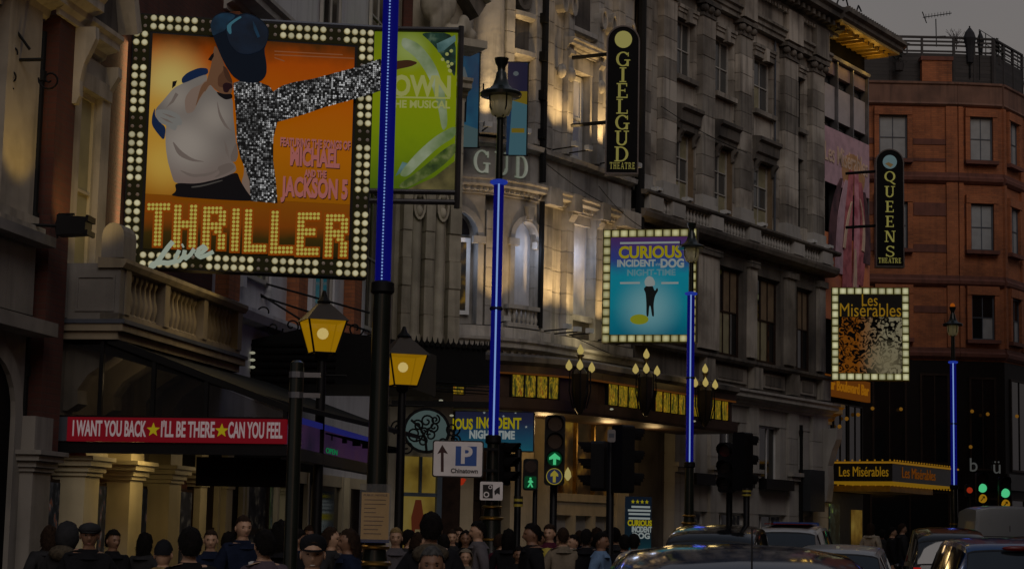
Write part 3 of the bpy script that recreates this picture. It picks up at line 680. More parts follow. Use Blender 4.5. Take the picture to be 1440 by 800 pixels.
for k in range(5):
    b = MB(); b.tube([J.w(-0.28 + 2.0 * i / 10, 1.12, ZB - 0.02 - 0.13 * k + 0.0 * i) for i in range(11)], 0.016, 5); b.tube([J.w(-0.28 + 2.0 * i / 10, 1.12 - 0.12 * k, ZB - 0.08 - 0.13 * k) for i in range(11)], 0.012, 5)
    if k < 2: b.build('lower_rail', 'black_iron', IC)
glow('spot_white', (130, 128, 110)); 
sb_ = MB().ball((0, 0, 0), 0.035, 7, 4, (1.4, 1.4, 0.7)).mesh('downlight', 'spot_white')
for px, py, d in ((606, 556, 40.6), (620, 563, 40.9), (635, 584, 41.2), (580, 549, 40.4)): put('downlight', sb_, IC, P(px, py, d))
LC = thing('low_iron_canopy', 'dark ribbed iron canopy with thin tie rods below the big orange billboard', 'canopy', P(430, 500, 31.5))
e0 = P(343, 530, 31.2); LQ = Fr(e0.x, e0.y, 100)
def lq(px, py): return LQ.hit(px, py)
b = MB(); xa, za = lq(343, 480); xb, zb2 = lq(432, 460); xc, zc2 = lq(520, 470); zd = lq(432, 540)[1]
b.prism(LQ, [(xa, zd), (xc + 0.55, zd), (xc + 0.55, zc2 - 0.1), (xb, zb2), (xa, za)], -2.6, 0.0); b.build('canopy_body', 'black_iron', LC)
for i in range(6):
    z = zd + (i + 0.5) * (za - zd) / 6; MB().box(LQ, xa, xb + 0.5, 0.0, 0.03, z - 0.02, z + 0.02).build('rib', 'soft_black', LC)
b = MB()
for (a1, a2, c1, c2) in ((352, 405, 432, 455), (352, 412, 520, 466), (370, 398, 520, 440)): b.tube([P(a1, a2, 31.6), P(c1, c2, 31.4)], 0.018, 5)
b.build('tie_rod', 'black_iron', LC)
for cx, cy, r, a0, sg in ((385, 462, 13, 0, 1), (410, 458, 12, 2, -1), (372, 440, 14, 1, 1), (500, 462, 12, 0, 1), (520, 478, 12, 2, -1), (535, 452, 10, 1, 1)):
    MB().tube(spiral(cx, cy, r, 1.2, a0, 31.3, sg=sg), 0.014, 5).build('scroll', 'black_iron', LC)
glow('bulb_gold', (120, 92, 10))
for i in range(3): put('downlight', sb_, LC, P(355, 496 + 10 * i, 31.1))
# lit round window with iron tree scrolls over the side door
RW = thing('round_iron_bracket', 'black scrolled iron bracket round a pale lit disc above the shop window', 'bracket', P(600, 635, 40.2))
d = 40.2; glow('disc_pale', (56, 68, 66)); FR = Fr(*P(600, 605, d)[:2], 92); zc = P(600, 605, d).z
MB().prism(FR, ell(0, zc, 0.44, 0.42, 26), -0.06, 0.0).build('lit_disc', 'disc_pale', RW)
MB().ring(FR, ell(0, zc, 0.5, 0.48, 26), ell(0, zc, 0.44, 0.42, 26), -0.08, 0.05).build('disc_rim', 'black_iron', RW)
MB().box(FR, -0.75, 1.3, -0.1, 0.02, zc + 0.5, zc + 0.62).build('top_rail', 'black_iron', RW)
for cx, cy, r, a0, sg in ((583, 610, 12, 0, 1), (600, 592, 11, 1.5, -1), (594, 620, 9, 3, 1), (572, 628, 12, 4, -1), (636, 603, 11, 0, 1), (560, 600, 11, 2, 1), (610, 600, 8, 3, -1), (640, 618, 8, 1, -1), (605, 612, 10, 2, 1), (588, 598, 8, 4, 1), (612, 590, 7, 5, 1), (596, 606, 6, 1, -1), (622, 622, 9, 3, -1)):
    MB().tube(spiral(cx, cy, r, 1.5, a0, d - 0.06, sg=sg), 0.02, 5).build('scroll', 'black_iron', RW)
b = MB(); b.tube([P(600, 636, d - .05), P(598, 615, d - .05), P(590, 600, d - .05), P(578, 590, d - .05)], 0.03, 6); b.build('stem', 'black_iron', RW)

# ================================================================== pale theatre with the rounded corner
GT = thing('rounded_corner_theatre', 'pale stone theatre with a rounded corner washed by warm uplights', 'theatre', G.w(1.5, -1, 0))
GE = 4.72
pts = [C.w(-5.2 + 0.2 * i, -0.3, 0)[:2] for i in range(27)] + [G.w(GE, -0.3, 0)[:2], G.w(GE, -9, 0)[:2], (-9.5, 56), C.w(-5.2, -8, 0)[:2]]
k = len(pts); b = MB(); b.add([(x, y, 0) for x, y in pts] + [(x, y, 19) for x, y in pts], [tuple(range(k, 2 * k))] + [(i, (i + 1) % k, k + (i + 1) % k, k + i) for i in range(k)]); b.build('wall', 'pale_stone', GT)
def band(name, prof, m='pale_stone', c0=-4.8, g1=GE, par=None):
    b = MB(); b.sweep(C, prof, c0, 0.0, True); b.sweep(G, prof, 0.001, g1, True); return b.build(name, m, par or GT)
def prof(n, z, h, p): return [(n + a / 0.4 * p, z + c / 0.58 * h) for a, c in CORN] 
def prof2(n, z, h, p): return [(-0.3, z)] + prof(n, z, h, p)[1:-1] + [(-0.3, z + h)]
band('base_cornice', prof2(0.1, 5.95, 0.5, 0.5)); band('plinth_course', [(-0.3, 6.45), (0.18, 6.45), (0.18, 6.72), (-0.3, 6.75)])
band('main_cornice', prof2(0.02, 10.0, 0.42, 0.34)); band('frieze', [(-0.3, 10.42), (0.06, 10.42), (0.06, 11.18), (-0.3, 11.18)])
band('frieze_ledge', [(-0.3, 11.18), (0.1, 11.18), (0.26, 11.24), (0.28, 11.36), (0.1, 11.42), (-0.3, 11.44)])
band('upper_ledge', prof2(0.02, 16.4, 0.6, 0.5))
dm = boxmesh('dentil', 'pale_stone', 0.09, 0.09, 0.1)
for i in range(20): put('dentil', dm, GT, C.w(-3.9 + i * 0.2, 0.32, 6.02), C.rz(-3.9 + i * 0.2))
for i in range(23): put('dentil', dm, GT, G.w(0.1 + i * 0.2, 0.32, 6.02), G.rz())
def archwall(name, F, ua, ub, uc, w, z0, zs, z1, n0, n1, m):
    b = MB(); r = w / 2; k = 14
    us = sorted(set([ua, ub, uc - r, uc + r] + [uc - r * cos(pi * i / k) for i in range(k + 1)]))
    us = [u for u in us if ua - 1e-6 <= u <= ub + 1e-6]
    def h(u): return zs + math.sqrt(max(0, r * r - (u - uc) ** 2))
    for a, c in zip(us, us[1:]):
        if c - a < 1e-4: continue
        mid = (a + c) / 2
        za, zc_ = (h(a), h(c)) if abs(mid - uc) < r else (z0, z0)
        vs = [F.w(a, n0, za), F.w(a, n1, za), F.w(a, n1, z1), F.w(a, n0, z1), F.w(c, n0, zc_), F.w(c, n1, zc_), F.w(c, n1, z1), F.w(c, n0, z1)]
        b.add(vs, [(0, 1, 5, 4), (1, 2, 6, 5), (2, 3, 7, 6), (3, 0, 4, 7), (0, 3, 2, 1), (4, 5, 6, 7)])
    return b.build(name, m, GT)
# first floor on the rounded corner: an arched window, a lit pier, a blank arched niche
archwall('arched_wall', C, -3.3, -1.72, -2.52, 1.25, 6.75, 8.95, 10.0, -0.3, 0.0, 'pale_stone')
archwall('arched_wall', C, -1.2, 0.0, -0.42, 0.92, 6.75, 9.0, 10.0, -0.3, 0.0, 'pale_stone')
blocks(GT, C, -1.70, -1.22, -0.3, 0.06, 6.75, 9.6, 0.48, 'pale_stone')
for uc, w, zs in ((-2.52, 1.25, 8.95), (-0.42, 0.92, 9.0)):
    b = MB(); b.ring(C, arch_pts(uc, w + 0.26, 6.75, zs), arch_pts(uc, w - 0.02, 6.75, zs), -0.02, 0.07); b.build('arch_moulding', 'pale_stone', GT)
    for s in (-1, 1): MB().box(C, uc + s * (w / 2 + 0.02) - 0.16, uc + s * (w / 2 + 0.02) + 0.16, -0.05, 0.1, zs - 0.2, zs - 0.02).build('impost', 'pale_stone', GT)
mat('niche_stone', (0.55, 0.54, 0.54), 0.75, var=0.2, streak=0.3)
b = MB(); b.prism(C, [(-0.42 + a, z) for a, z in [(x + 0.42, y) for x, y in arch_pts(-0.42, 0.9, 6.75, 9.0)]], -0.28, -0.2); b.build('niche_panel', 'niche_stone', GT)
glow2('window_amber', [(0.35, (10, 9, 6)), (0.52, (30, 22, 8)), (0.66, (95, 70, 14))], scale=2.5)
w_ = window(C, GT, -3.0, -2.02, 7.0, 8.9, -0.25, 'white_paint', 'window_amber', 1, 1, fw=0.1)
b = MB(); b.prism(C, [(-2.51 + 0.47 * cos(pi * i / 10), 8.98 + 0.5 * sin(pi * i / 10)) for i in range(11)], -0.26, -0.22); b.build('fanlight', 'dark_glass', GT)
b = MB(); b.box(C, -1.15, 0.0, 0.02, 0.2, 6.75, 6.85); b.box(C, -1.15, 0.0, 0.02, 0.24, 7.2, 7.3); b.build('balcony_rail', 'pale_stone', GT)
bm2 = baluster_mesh(0.36, 'pale_stone', 0.06)
for i in range(7): put('baluster', bm2, GT, C.w(-1.05 + i * 0.15, 0.12, 6.84))
# first floor on the straight front
def gpier(u0, u1, z0, z1, n1=0.0, h=0.5): blocks(GT, G, u0, u1, -0.3, n1, z0, z1, h, 'pale_stone')
gpier(0.05, 0.62, 6.75, 10.0, 0.1); gpier(0.64, 1.2, 6.75, 10.0, 0.0); gpier(1.22, 1.55, 6.75, 10.0, 0.18); gpier(2.68, 3.02, 6.75, 10.0, 0.18); gpier(3.04, 3.8, 6.75, 10.0, 0.0); gpier(3.82, 4.7, 6.75, 10.0, 0.12)
MB().box(G, 1.55, 2.68, -0.28, -0.12, 7.35, 9.75).build('blank_panel', 'niche_stone', GT)
MB().box(G, 1.5, 2.75, -0.3, 0.0, 9.75, 10.0).build('panel_head', 'pale_stone', GT); MB().box(G, 1.56, 2.67, -0.12, 0.12, 7.2, 7.35).build('panel_sill', 'pale_stone', GT)
b = MB(); b.box(G, 1.56, 2.67, -0.05, 0.0, 6.78, 7.2); b.build('balcony_grille', 'sooty_stone', GT)
for u0 in (1.25, 2.7): console(GT, G, u0, u0 + 0.28, 10.0, 0.7, 0.3, 'pale_stone')
for u0, u1 in ((0.02, 0.6), (1.2, 1.58), (2.65, 3.05), (3.8, 4.7)): MB().box(G, u0, u1, 0.0, 0.4, 9.95, 10.4).build('cornice_break', 'pale_stone', GT)
for u0 in (1.5, 3.4): MB().box(G, u0, u0 + 0.75, 0.06, 0.1, 10.5, 11.1).build('frieze_tablet', 'light_grey_stone', GT)
# frieze lettering on the corner (the pole hides one letter)
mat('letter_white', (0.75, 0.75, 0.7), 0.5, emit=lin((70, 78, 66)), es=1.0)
FRIEZE = [(ch, C.hit(px, 241, 0.06)[0]) for ch, px in (('G', 677), ('U', 706), ('D', 733), ('L', 638), ('E', 612))]
# second floor, rounded corner: great half column, flanking piers
c0 = C.w(-1.75, 0.06, 11.44); b = MB()
b.lathe(c0, [(0.46, 0), (0.46, 0.25), (0.4, 0.32), (0.39, 2.5), (0.35, 5.0)], 18); b.build('great_column', 'pale_stone', GT, smooth='auto')
for u0, u1, n1 in ((-3.4, -2.75, 0.0), (-1.25, -1.0, 0.05), (-0.32, 0.0, 0.12)): blocks(GT, C, u0, u1, -0.3, n1, 11.44, 16.4, 0.55, 'pale_stone')
for z in (13.6, 14.6, 15.6): MB().sweep(C, [(-0.3, z), (0.0, z), (0.1, z + 0.06), (0.1, z + 0.18), (-0.3, z + 0.2)], -1.0, -0.32).build('niche_ledge', 'pale_stone', GT)
b = MB(); b.box(C, -0.95, -0.36, -0.28, -0.1, 13.8, 14.6); b.ring(C, ell(-0.65, 15.2, 0.26, 0.34, 16), ell(-0.65, 15.2, 0.17, 0.24, 16), -0.2, 0.02); b.build('carved_panel', 'sooty_stone', GT)
# second floor straight front
for u0, u1, n1 in ((0.05, 0.45, 0.15), (0.47, 1.05, 0.05), (1.07, 1.36, 0.2), (2.62, 2.9, 0.2), (2.92, 3.6, 0.05), (3.62, 4.0, 0.22), (4.02, 4.7, 0.1)): gpier(u0, u1, 11.44, 16.4, n1, 0.55)
mat('pale_curtain', (0.5, 0.52, 0.62), 0.8, var=0.15)
window(G, GT, 1.5, 2.48, 11.5, 13.75, -0.25, 'white_paint', ['pale_curtain', 'pale_curtain'], 1, 2, fw=0.12)
b = MB(); b.box(G, 1.37, 1.5, -0.28, 0.04, 11.44, 13.8); b.box(G, 2.48, 2.61, -0.28, 0.04, 11.44, 13.8); b.box(G, 1.37, 2.61, -0.28, 0.06, 13.8, 14.2); b.build('window_surround', 'pale_stone', GT)
cornice(GT, G, 1.05, 2.92, 0.1, 14.2, 0.34, 0.3, 'pale_stone', 'window_hood')
for u0 in (1.09, 2.63): console(GT, G, u0, u0 + 0.24, 14.2, 0.6, 0.28, 'pale_stone')
MB().box(G, 1.37, 2.61, -0.3, -0.05, 14.55, 16.4).build('tablet_wall', 'pale_stone', GT)
MB().box(G, 1.6, 2.4, -0.05, 0.05, 15.0, 15.9).build('carved_tablet', 'sooty_stone', GT)
b = MB(); b.sweep(G, [(-0.05, 14.75), (0.18, 14.8), (0.18, 14.92), (-0.05, 14.95)], 1.4, 2.6); b.build('tablet_sill', 'pale_stone', GT)
# black rain pipe running down the join of corner and front
b = MB(); p0 = C.w(-0.06, 0.2, 0); q0 = P(763, 220, p0[1])
b.tube([(p0[0], p0[1], 10.5), (p0[0], p0[1], 19)], 0.085, 8); b.tube([(p0[0], p0[1], 6.8), (p0[0], p0[1], 10.0)], 0.07, 8)
for z in (11.6, 12.6, 13.6, 14.6, 15.6, 16.2): b.box(C, -0.2, -0.06, 0.1, 0.3, z, z + 0.25)
b.build('rain_pipe', 'black_iron', GT)
b = MB(); p0 = G.w(4.86, 0.25, 0); b.tube([(p0[0], p0[1], 9.9), (p0[0], p0[1], 18.5)], 0.13, 8); b.build('rain_pipe', 'black_iron', GT)
# thin cables and a conduit across the front, small carved keystones
for a, c_, n_ in (((842, 262), (906, 322), 0.5), ((770, 232), (880, 300), 0.35), ((800, 470), (985, 540), 0.5)):
    pa = G.hit(*a, n_); pc = G.hit(*c_, n_); MB().tube([G.w(pa[0] + (pc[0] - pa[0]) * i / 8, n_, pa[1] + (pc[1] - pa[1]) * i / 8 - 0.12 * sin(pi * i / 8)) for i in range(9)], 0.012, 4).build('cable', 'black_iron', GT)
for F, u, z in ((C, -2.52, 9.6), (C, -0.42, 9.48)): MB().prism(F, [(u - 0.08, z), (u + 0.08, z), (u + 0.12, z + 0.34), (u - 0.12, z + 0.34)], 0.0, 0.16).build('keystone', 'pale_stone', GT)
dm2 = boxmesh('dentil', 'pale_stone', 0.07, 0.08, 0.08)
for i in range(22): put('dentil', dm2, GT, C.w(-3.3 + i * 0.15, 0.14, 10.06), C.rz(-3.3 + i * 0.15))
for i in range(31): put('dentil', dm2, GT, G.w(0.1 + i * 0.15, 0.14, 10.06), G.rz())
for u in (0.75, 1.21, 2.76, 3.3, 4.3):
    MB().ball(G.w(u, 0.2, 13.55), 0.13, 8, 6, (1, 1, 1.5)).build('carved_boss', 'pale_stone', GT, smooth=True); MB().ring(G, ell(u, 15.4, 0.16, 0.3, 14), ell(u, 15.4, 0.1, 0.2, 14), 0.05, 0.3).build('carved_wreath', 'pale_stone', GT)
# floodlights standing on the ledges, each with its own warm lamp
UP = [(C, -1.98, 11.5, 0.55, 26), (C, -1.05, 11.5, 0.4, 14), (G, 0.62, 11.5, 0.45, 26), (G, 1.2, 11.5, 0.5, 16), (G, 2.78, 11.5, 0.5, 30), (G, 3.8, 11.5, 0.5, 26),
      (C, -1.46, 6.8, 0.42, 30), (G, 0.3, 6.8, 0.5, 34), (G, 0.95, 6.8, 0.4, 24), (G, 1.4, 6.8, 0.5, 20), (G, 2.85, 6.8, 0.5, 26), (G, 3.9, 6.8, 0.5, 20)]
fx = boxmesh('uplighter', 'white_plastic', 0.2, 0.14, 0.12)
for F, u, z, n, e in UP:
    put('uplighter', fx, GT, F.w(u, n + 0.28, z), F.rz(u)); MB().tube([F.w(u, 0.0, z - 0.03), F.w(u, n + 0.28, z)], 0.02, 5).build('uplighter_arm', 'black_iron', GT)
    lamp('uplight_beam', 'SPOT', F.w(u, n + 0.3, z + 0.16), e * (6.0 if z > 10 else 4.2), (1.0, 0.64, 0.26), GT, 0.05, F.w(u, 0.0, z + 2.3), 80, 1.0)
lamp('uplight_beam', 'SPOT', C.w(-1.8, 1.2, 11.6), 260, (1.0, 0.7, 0.34), GT, 0.05, C.w(-1.75, 0.4, 13.4), 70, 1.0)
for F, u, z in ((C, -0.42, 9.45), (C, -2.5, 9.2), (G, 2.1, 9.6)):
    lamp('niche_light', 'POINT', F.w(u, 0.3, z - 0.7), 9.0, (0.6, 0.72, 1.0), GT, 0.2)
# hanging banners either side of the great column
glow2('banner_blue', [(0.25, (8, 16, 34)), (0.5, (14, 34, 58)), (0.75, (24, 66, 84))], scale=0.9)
for name, px0, px1, y0, y1, lab in (('hanging_banner', 644, 673, 74, 207, 'narrow blue hanging banner with a standing figure beside the lime green sign'), ('hanging_banner', 713, 741, 88, 218, 'narrow hanging banner with dark top and pale blue foot behind the lamp')):
    d = 45.9; a0 = P(px0, (y0 + y1) / 2, d); a1 = P(px1, (y0 + y1) / 2, d)
    bn = thing(name, lab, 'banner', ((a0.x + a1.x) / 2, d, P(px0, y1, d).z), 'banners on the rounded corner')
    Fb = Fr(a0.x, d, 92); w_ = a1.x - a0.x; z0 = P(px0, y1, d).z; z1 = P(px0, y0, d).z
    first = px0 < 700
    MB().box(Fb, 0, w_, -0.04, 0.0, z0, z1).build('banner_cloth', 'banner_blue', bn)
    b = MB(); b.tube([Fb.w(-0.1, -0.02, z1), Fb.w(w_ + 0.05, -0.02, z1)], 0.025, 6); b.tube([Fb.w(-0.1, -0.02, z0), Fb.w(w_ + 0.05, -0.02, z0)], 0.025, 6); b.box(Fb, w_, w_ + 0.03, -0.05, 0.01, z0, z1); b.build('banner_pole', 'black_iron', bn)
    if first:
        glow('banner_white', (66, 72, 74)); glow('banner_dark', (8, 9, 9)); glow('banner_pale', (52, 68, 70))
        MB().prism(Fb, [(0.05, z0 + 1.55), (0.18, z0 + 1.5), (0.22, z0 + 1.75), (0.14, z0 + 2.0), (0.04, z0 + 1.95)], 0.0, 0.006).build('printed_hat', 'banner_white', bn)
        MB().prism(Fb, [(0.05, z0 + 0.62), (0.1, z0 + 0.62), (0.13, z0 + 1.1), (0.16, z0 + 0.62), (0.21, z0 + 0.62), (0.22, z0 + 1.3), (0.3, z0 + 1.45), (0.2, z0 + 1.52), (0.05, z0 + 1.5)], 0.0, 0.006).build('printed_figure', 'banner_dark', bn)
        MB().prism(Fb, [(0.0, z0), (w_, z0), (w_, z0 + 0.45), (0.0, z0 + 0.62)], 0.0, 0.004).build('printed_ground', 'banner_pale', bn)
    else:
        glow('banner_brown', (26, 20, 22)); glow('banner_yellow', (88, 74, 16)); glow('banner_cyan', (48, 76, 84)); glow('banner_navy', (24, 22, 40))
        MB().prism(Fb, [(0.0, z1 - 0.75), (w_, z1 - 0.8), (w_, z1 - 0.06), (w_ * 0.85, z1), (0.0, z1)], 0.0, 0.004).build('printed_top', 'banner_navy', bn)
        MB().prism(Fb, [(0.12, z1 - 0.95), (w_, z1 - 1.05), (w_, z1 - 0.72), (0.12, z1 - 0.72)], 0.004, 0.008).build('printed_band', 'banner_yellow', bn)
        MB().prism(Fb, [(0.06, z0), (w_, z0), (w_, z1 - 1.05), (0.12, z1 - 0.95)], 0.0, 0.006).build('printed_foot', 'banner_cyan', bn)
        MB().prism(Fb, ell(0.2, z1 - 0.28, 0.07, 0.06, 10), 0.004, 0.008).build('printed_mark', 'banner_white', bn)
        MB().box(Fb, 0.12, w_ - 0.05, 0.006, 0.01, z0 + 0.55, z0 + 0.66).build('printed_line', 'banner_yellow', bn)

# ground floor of the pale theatre under its canopy
mat('lit_cream_stone', (0.5, 0.42, 0.28), 0.7, var=0.15, streak=0.2)  # cream stone copy with the warm canopy light put into its colour
for F, u0, u1 in ((C, -2.3, -1.9), (C, -0.9, -0.1), (G, 0.5, 0.95), (G, 4.1, 4.7)): MB().box(F, u0, u1, -0.25, 0.12, 0, 5.9).build('ground_pier', 'lit_cream_stone', GT)
b = MB()
for F, u0, u1 in ((G, 0.96, 4.1),): b.box(F, u0, u1, -0.25, 0.05, 2.55, 2.75); b.box(F, u0, u1, -0.25, 0.0, 2.2, 2.55)
for u in (0.96, 1.95, 2.95, 3.95): b.box(G, u, u + 0.14, -0.25, 0.04, 0, 2.2)
b.build('shopfront_frame', 'lit_cream_stone', GT)
glow2('foyer_glow', [(0.35, (10, 6, 3)), (0.5, (26, 15, 6)), (0.62, (62, 40, 12)), (0.72, (96, 74, 20))], scale=1.6)
MB().box(G, 0.96, 4.1, -0.27, -0.2, 2.75, 5.0).build('foyer_window', 'foyer_glow', GT)
b = MB()
for u in (1.6, 2.3, 3.2): b.box(G, u, u + 0.07, -0.2, -0.1, 2.75, 5.0)
b.build('window_mullion', 'gilt', GT)
for u in (1.1, 2.1, 3.1): MB().box(G, u, u + 0.84, -0.27, -0.18, 0.1, 2.2).build('recess_panel', 'light_grey_stone', GT)
MB().box(C, -1.88, -1.0, -0.27, -0.2, 0.1, 5.0).build('corner_door', 'dark_wood', GT)
w_ = MB()
for i in range(4): w_.box(C, -1.86 + i * 0.28, -1.82 + i * 0.28, -0.2, -0.14, 0.1, 3.4)
for z in (0.9, 1.7, 2.5): w_.box(C, -1.86, -1.02, -0.2, -0.15, z, z + 0.05)
w_.build('door_bars', 'bronze', GT)
lamp('foyer_light', 'POINT', G.w(2.2, 0.9, 4.3), 16, (1.0, 0.66, 0.28), GT, 0.2)
lamp('foyer_light', 'POINT', C.w(-0.6, 0.9, 4.3), 15, (1.0, 0.66, 0.28), GT, 0.2)
lamp('foyer_light', 'POINT', G.w(4.6, 0.9, 4.2), 10, (1.0, 0.66, 0.28), GT, 0.2)
gb = MB().lathe(G.w(0.9, 0.5, 3.05), [(0.02, 0), (0.09, 0.1), (0.07, 0.22), (0.0, 0.34)], 8)
glow('bulb_warm', (150, 138, 84)); gb.build('hanging_lantern', 'bulb_warm', GT, smooth=True)
# canopy with stained glass round the corner
CN = thing('stained_glass_canopy', 'bronze theatre canopy with lit yellow and green stained glass panels', 'canopy', C.w(-0.5, 1.5, 4.4))
CE = 7.3
def cband(name, prof, m, c0=-4.0): 
    b = MB(); b.sweep(C, prof, c0, 0.0); b.sweep(G, prof, 0.001, CE); return b.build(name, m, CN)
mat('canopy_bronze', (0.06, 0.032, 0.018), 0.5, 0.3, var=0.4)
cband('top_moulding', [(0.1, 5.62), (2.0, 5.62), (2.12, 5.7), (2.12, 5.82), (1.9, 5.9), (0.1, 5.92)], 'sooty_stone')
cband('upper_fascia', [(1.6, 5.42), (2.0, 5.42), (2.0, 5.62), (1.6, 5.62)], 'canopy_bronze')
cband('lower_fascia', [(0.2, 4.55), (2.04, 4.55), (2.06, 4.62), (2.06, 4.86), (1.6, 4.9), (0.2, 4.9)], 'canopy_bronze')
cband('backing', [(1.5, 4.88), (1.88, 4.88), (1.88, 5.44), (1.5, 5.44)], 'canopy_bronze')
glow2('stained_glass', [(0.3, (24, 20, 5)), (0.4, (40, 44, 8)), (0.47, (104, 84, 12)), (0.53, (34, 36, 8)), (0.58, (128, 100, 16)), (0.64, (60, 44, 8)), (0.72, (112, 52, 8))], scale=3.2, stretch=(4, 4, 0.9), es=1.35)
for F, u0, u1 in ([(C, -3.7 + 0.42 * i, -3.3 + 0.42 * i) for i in range(3)] + [(C, -1.75 + 0.2 * i, -1.56 + 0.2 * i) for i in range(4)] + [(G, 0.35 + 0.5 * i, 0.83 + 0.5 * i) for i in range(4)] + [(G, 2.75 + 0.42 * i, 3.14 + 0.42 * i) for i in range(10)]):
    MB().box(F, u0, u1, 1.9, 1.95, 4.9, 5.4).build('glass_panel', 'stained_glass', CN)
for u in [0.33 + 0.5 * i for i in range(5)] + [2.73 + 0.42 * i for i in range(11)]: MB().box(G, u - 0.012, u + 0.012, 1.88, 1.98, 4.88, 5.44).build('panel_bar', 'black_iron', CN)
for u in [-1.76 + 0.2 * i for i in range(5)] + [-3.71 + 0.42 * i for i in range(4)]: MB().box(C, u - 0.012, u + 0.012, 1.88, 1.98, 4.88, 5.44).build('panel_bar', 'black_iron', CN)
glow('warm_edge', (64, 34, 8)); cband('edge_light', [(1.96, 5.41), (2.01, 5.41), (2.01, 5.45), (1.96, 5.45)], 'warm_edge')
for px, py in ((700, 560), (893, 583), (976, 592), (860, 575), (815, 568)):
    u, z = G.hit(px, py, 1.5); put('downlight', sb_, CN, P(px, py, 46 if px < 880 else 49.5))
# three torch lamp clusters standing against the canopy
TC = []
glow('flame_bulb', (160, 142, 80)); glow('flame_dim', (120, 86, 14))
for px, py, d, lab in ((815, 580, 45.0, 'bronze cluster of flame lamps on the canopy, leftmost of the three clusters'), (908, 582, 47.2, 'bronze cluster of flame lamps on the canopy left of the blue lit pole'), (991, 597, 50.6, 'bronze cluster of flame lamps at the far right end of the stained glass canopy')):
    base = P(px, py, d); s = d / 47.0; tl = thing('lamp_cluster', lab, 'lamp', base, 'flame lamp clusters on the canopy')
    b = MB(); b.lathe(base, [(0.04, -0.05), (0.12, 0.08), (0.18, 0.45), (0.21, 0.9), (0.14, 0.98), (0.05, 1.1), (0.05, 1.3), (0.1, 1.36)], 8); b.build('torch_body', 'bronze', tl, smooth='auto')
    for i in range(8):
        a = pi * i / 4; MB().tube([base + Vector((0.16 * cos(a), 0.16 * sin(a), 0.1)), base + Vector((0.25 * cos(a), 0.25 * sin(a), 0.5)), base + Vector((0.24 * cos(a), 0.24 * sin(a), 0.98))], 0.016, 4).build('cage_bar', 'black_iron', tl)
    fb = MB().lathe((0, 0, 0), [(0.02, 0), (0.085, 0.08), (0.09, 0.15), (0.05, 0.24), (0.0, 0.32)], 8)
    for dx, dy, dz, m in ((0, 0, 1.36, 'flame_bulb'), (-0.27, -0.12, 0.98, 'flame_bulb'), (0.27, 0.02, 0.95, 'flame_bulb'), (-0.02, -0.32, 0.98, 'flame_bulb')):
        f = MB().lathe(base + Vector((dx, dy, dz)), [(0.02, 0), (0.075, 0.06), (0.075, 0.12), (0.04, 0.19), (0.0, 0.26)], 8); f.build('flame_bulb', m, tl, smooth=True)
    lamp('cluster_light', 'POINT', base + Vector((0.0, -0.45, 1.25)), 5, (1.0, 0.7, 0.25), tl, 0.15)

# ================================================================== weathered grey stone block
QB = thing('weathered_stone_block', 'soot-stained grey stone block with giant pilasters and recessed sash windows', 'building', G.w(11, -1, 0))
Q0, Q1 = 4.98, 17.9
MB().box(G, Q0, Q1, -9, -0.22, 0, 19).build('wall', 'sooty_stone', QB)
def qb(name, u0, u1, n0, n1, z0, z1, m='grey_stone'): return MB().box(G, u0, u1, n0, n1, z0, z1).build(name, m, QB)
PIL = [(5.0, 5.55), (6.25, 7.05), (8.65, 9.45), (11.15, 11.95), (14.35, 15.35), (16.5, 17.4)]
for u0, u1 in PIL:
    blocks(QB, G, u0, u1, 0.0, 0.2, 11.6, 16.95, 0.6, 'grey_stone', jit=0.008)
    b = MB(); b.box(G, u0 - 0.08, u1 + 0.08, 0.0, 0.28, 11.12, 11.35); b.box(G, u0 - 0.05, u1 + 0.05, 0.0, 0.25, 11.35, 11.6); b.build('pilaster_base', 'light_grey_stone', QB)
    b = MB(); b.box(G, u0 - 0.03, u1 + 0.03, 0.0, 0.24, 16.95, 17.05); b.box(G, u0 + 0.02, u1 - 0.02, 0, 0.2, 17.05, 17.3); b.box(G, u0 - 0.12, u1 + 0.12, 0.0, 0.34, 17.3, 17.42); b.build('pilaster_capital', 'sooty_stone', QB)
    for s in (u0 + 0.02, (u0 + u1) / 2, u1 - 0.02): MB().ball(G.w(s, 0.24, 17.18), 0.13, 8, 5, (1, 1, 1)).build('capital_leaf', 'sooty_stone', QB, smooth=True)
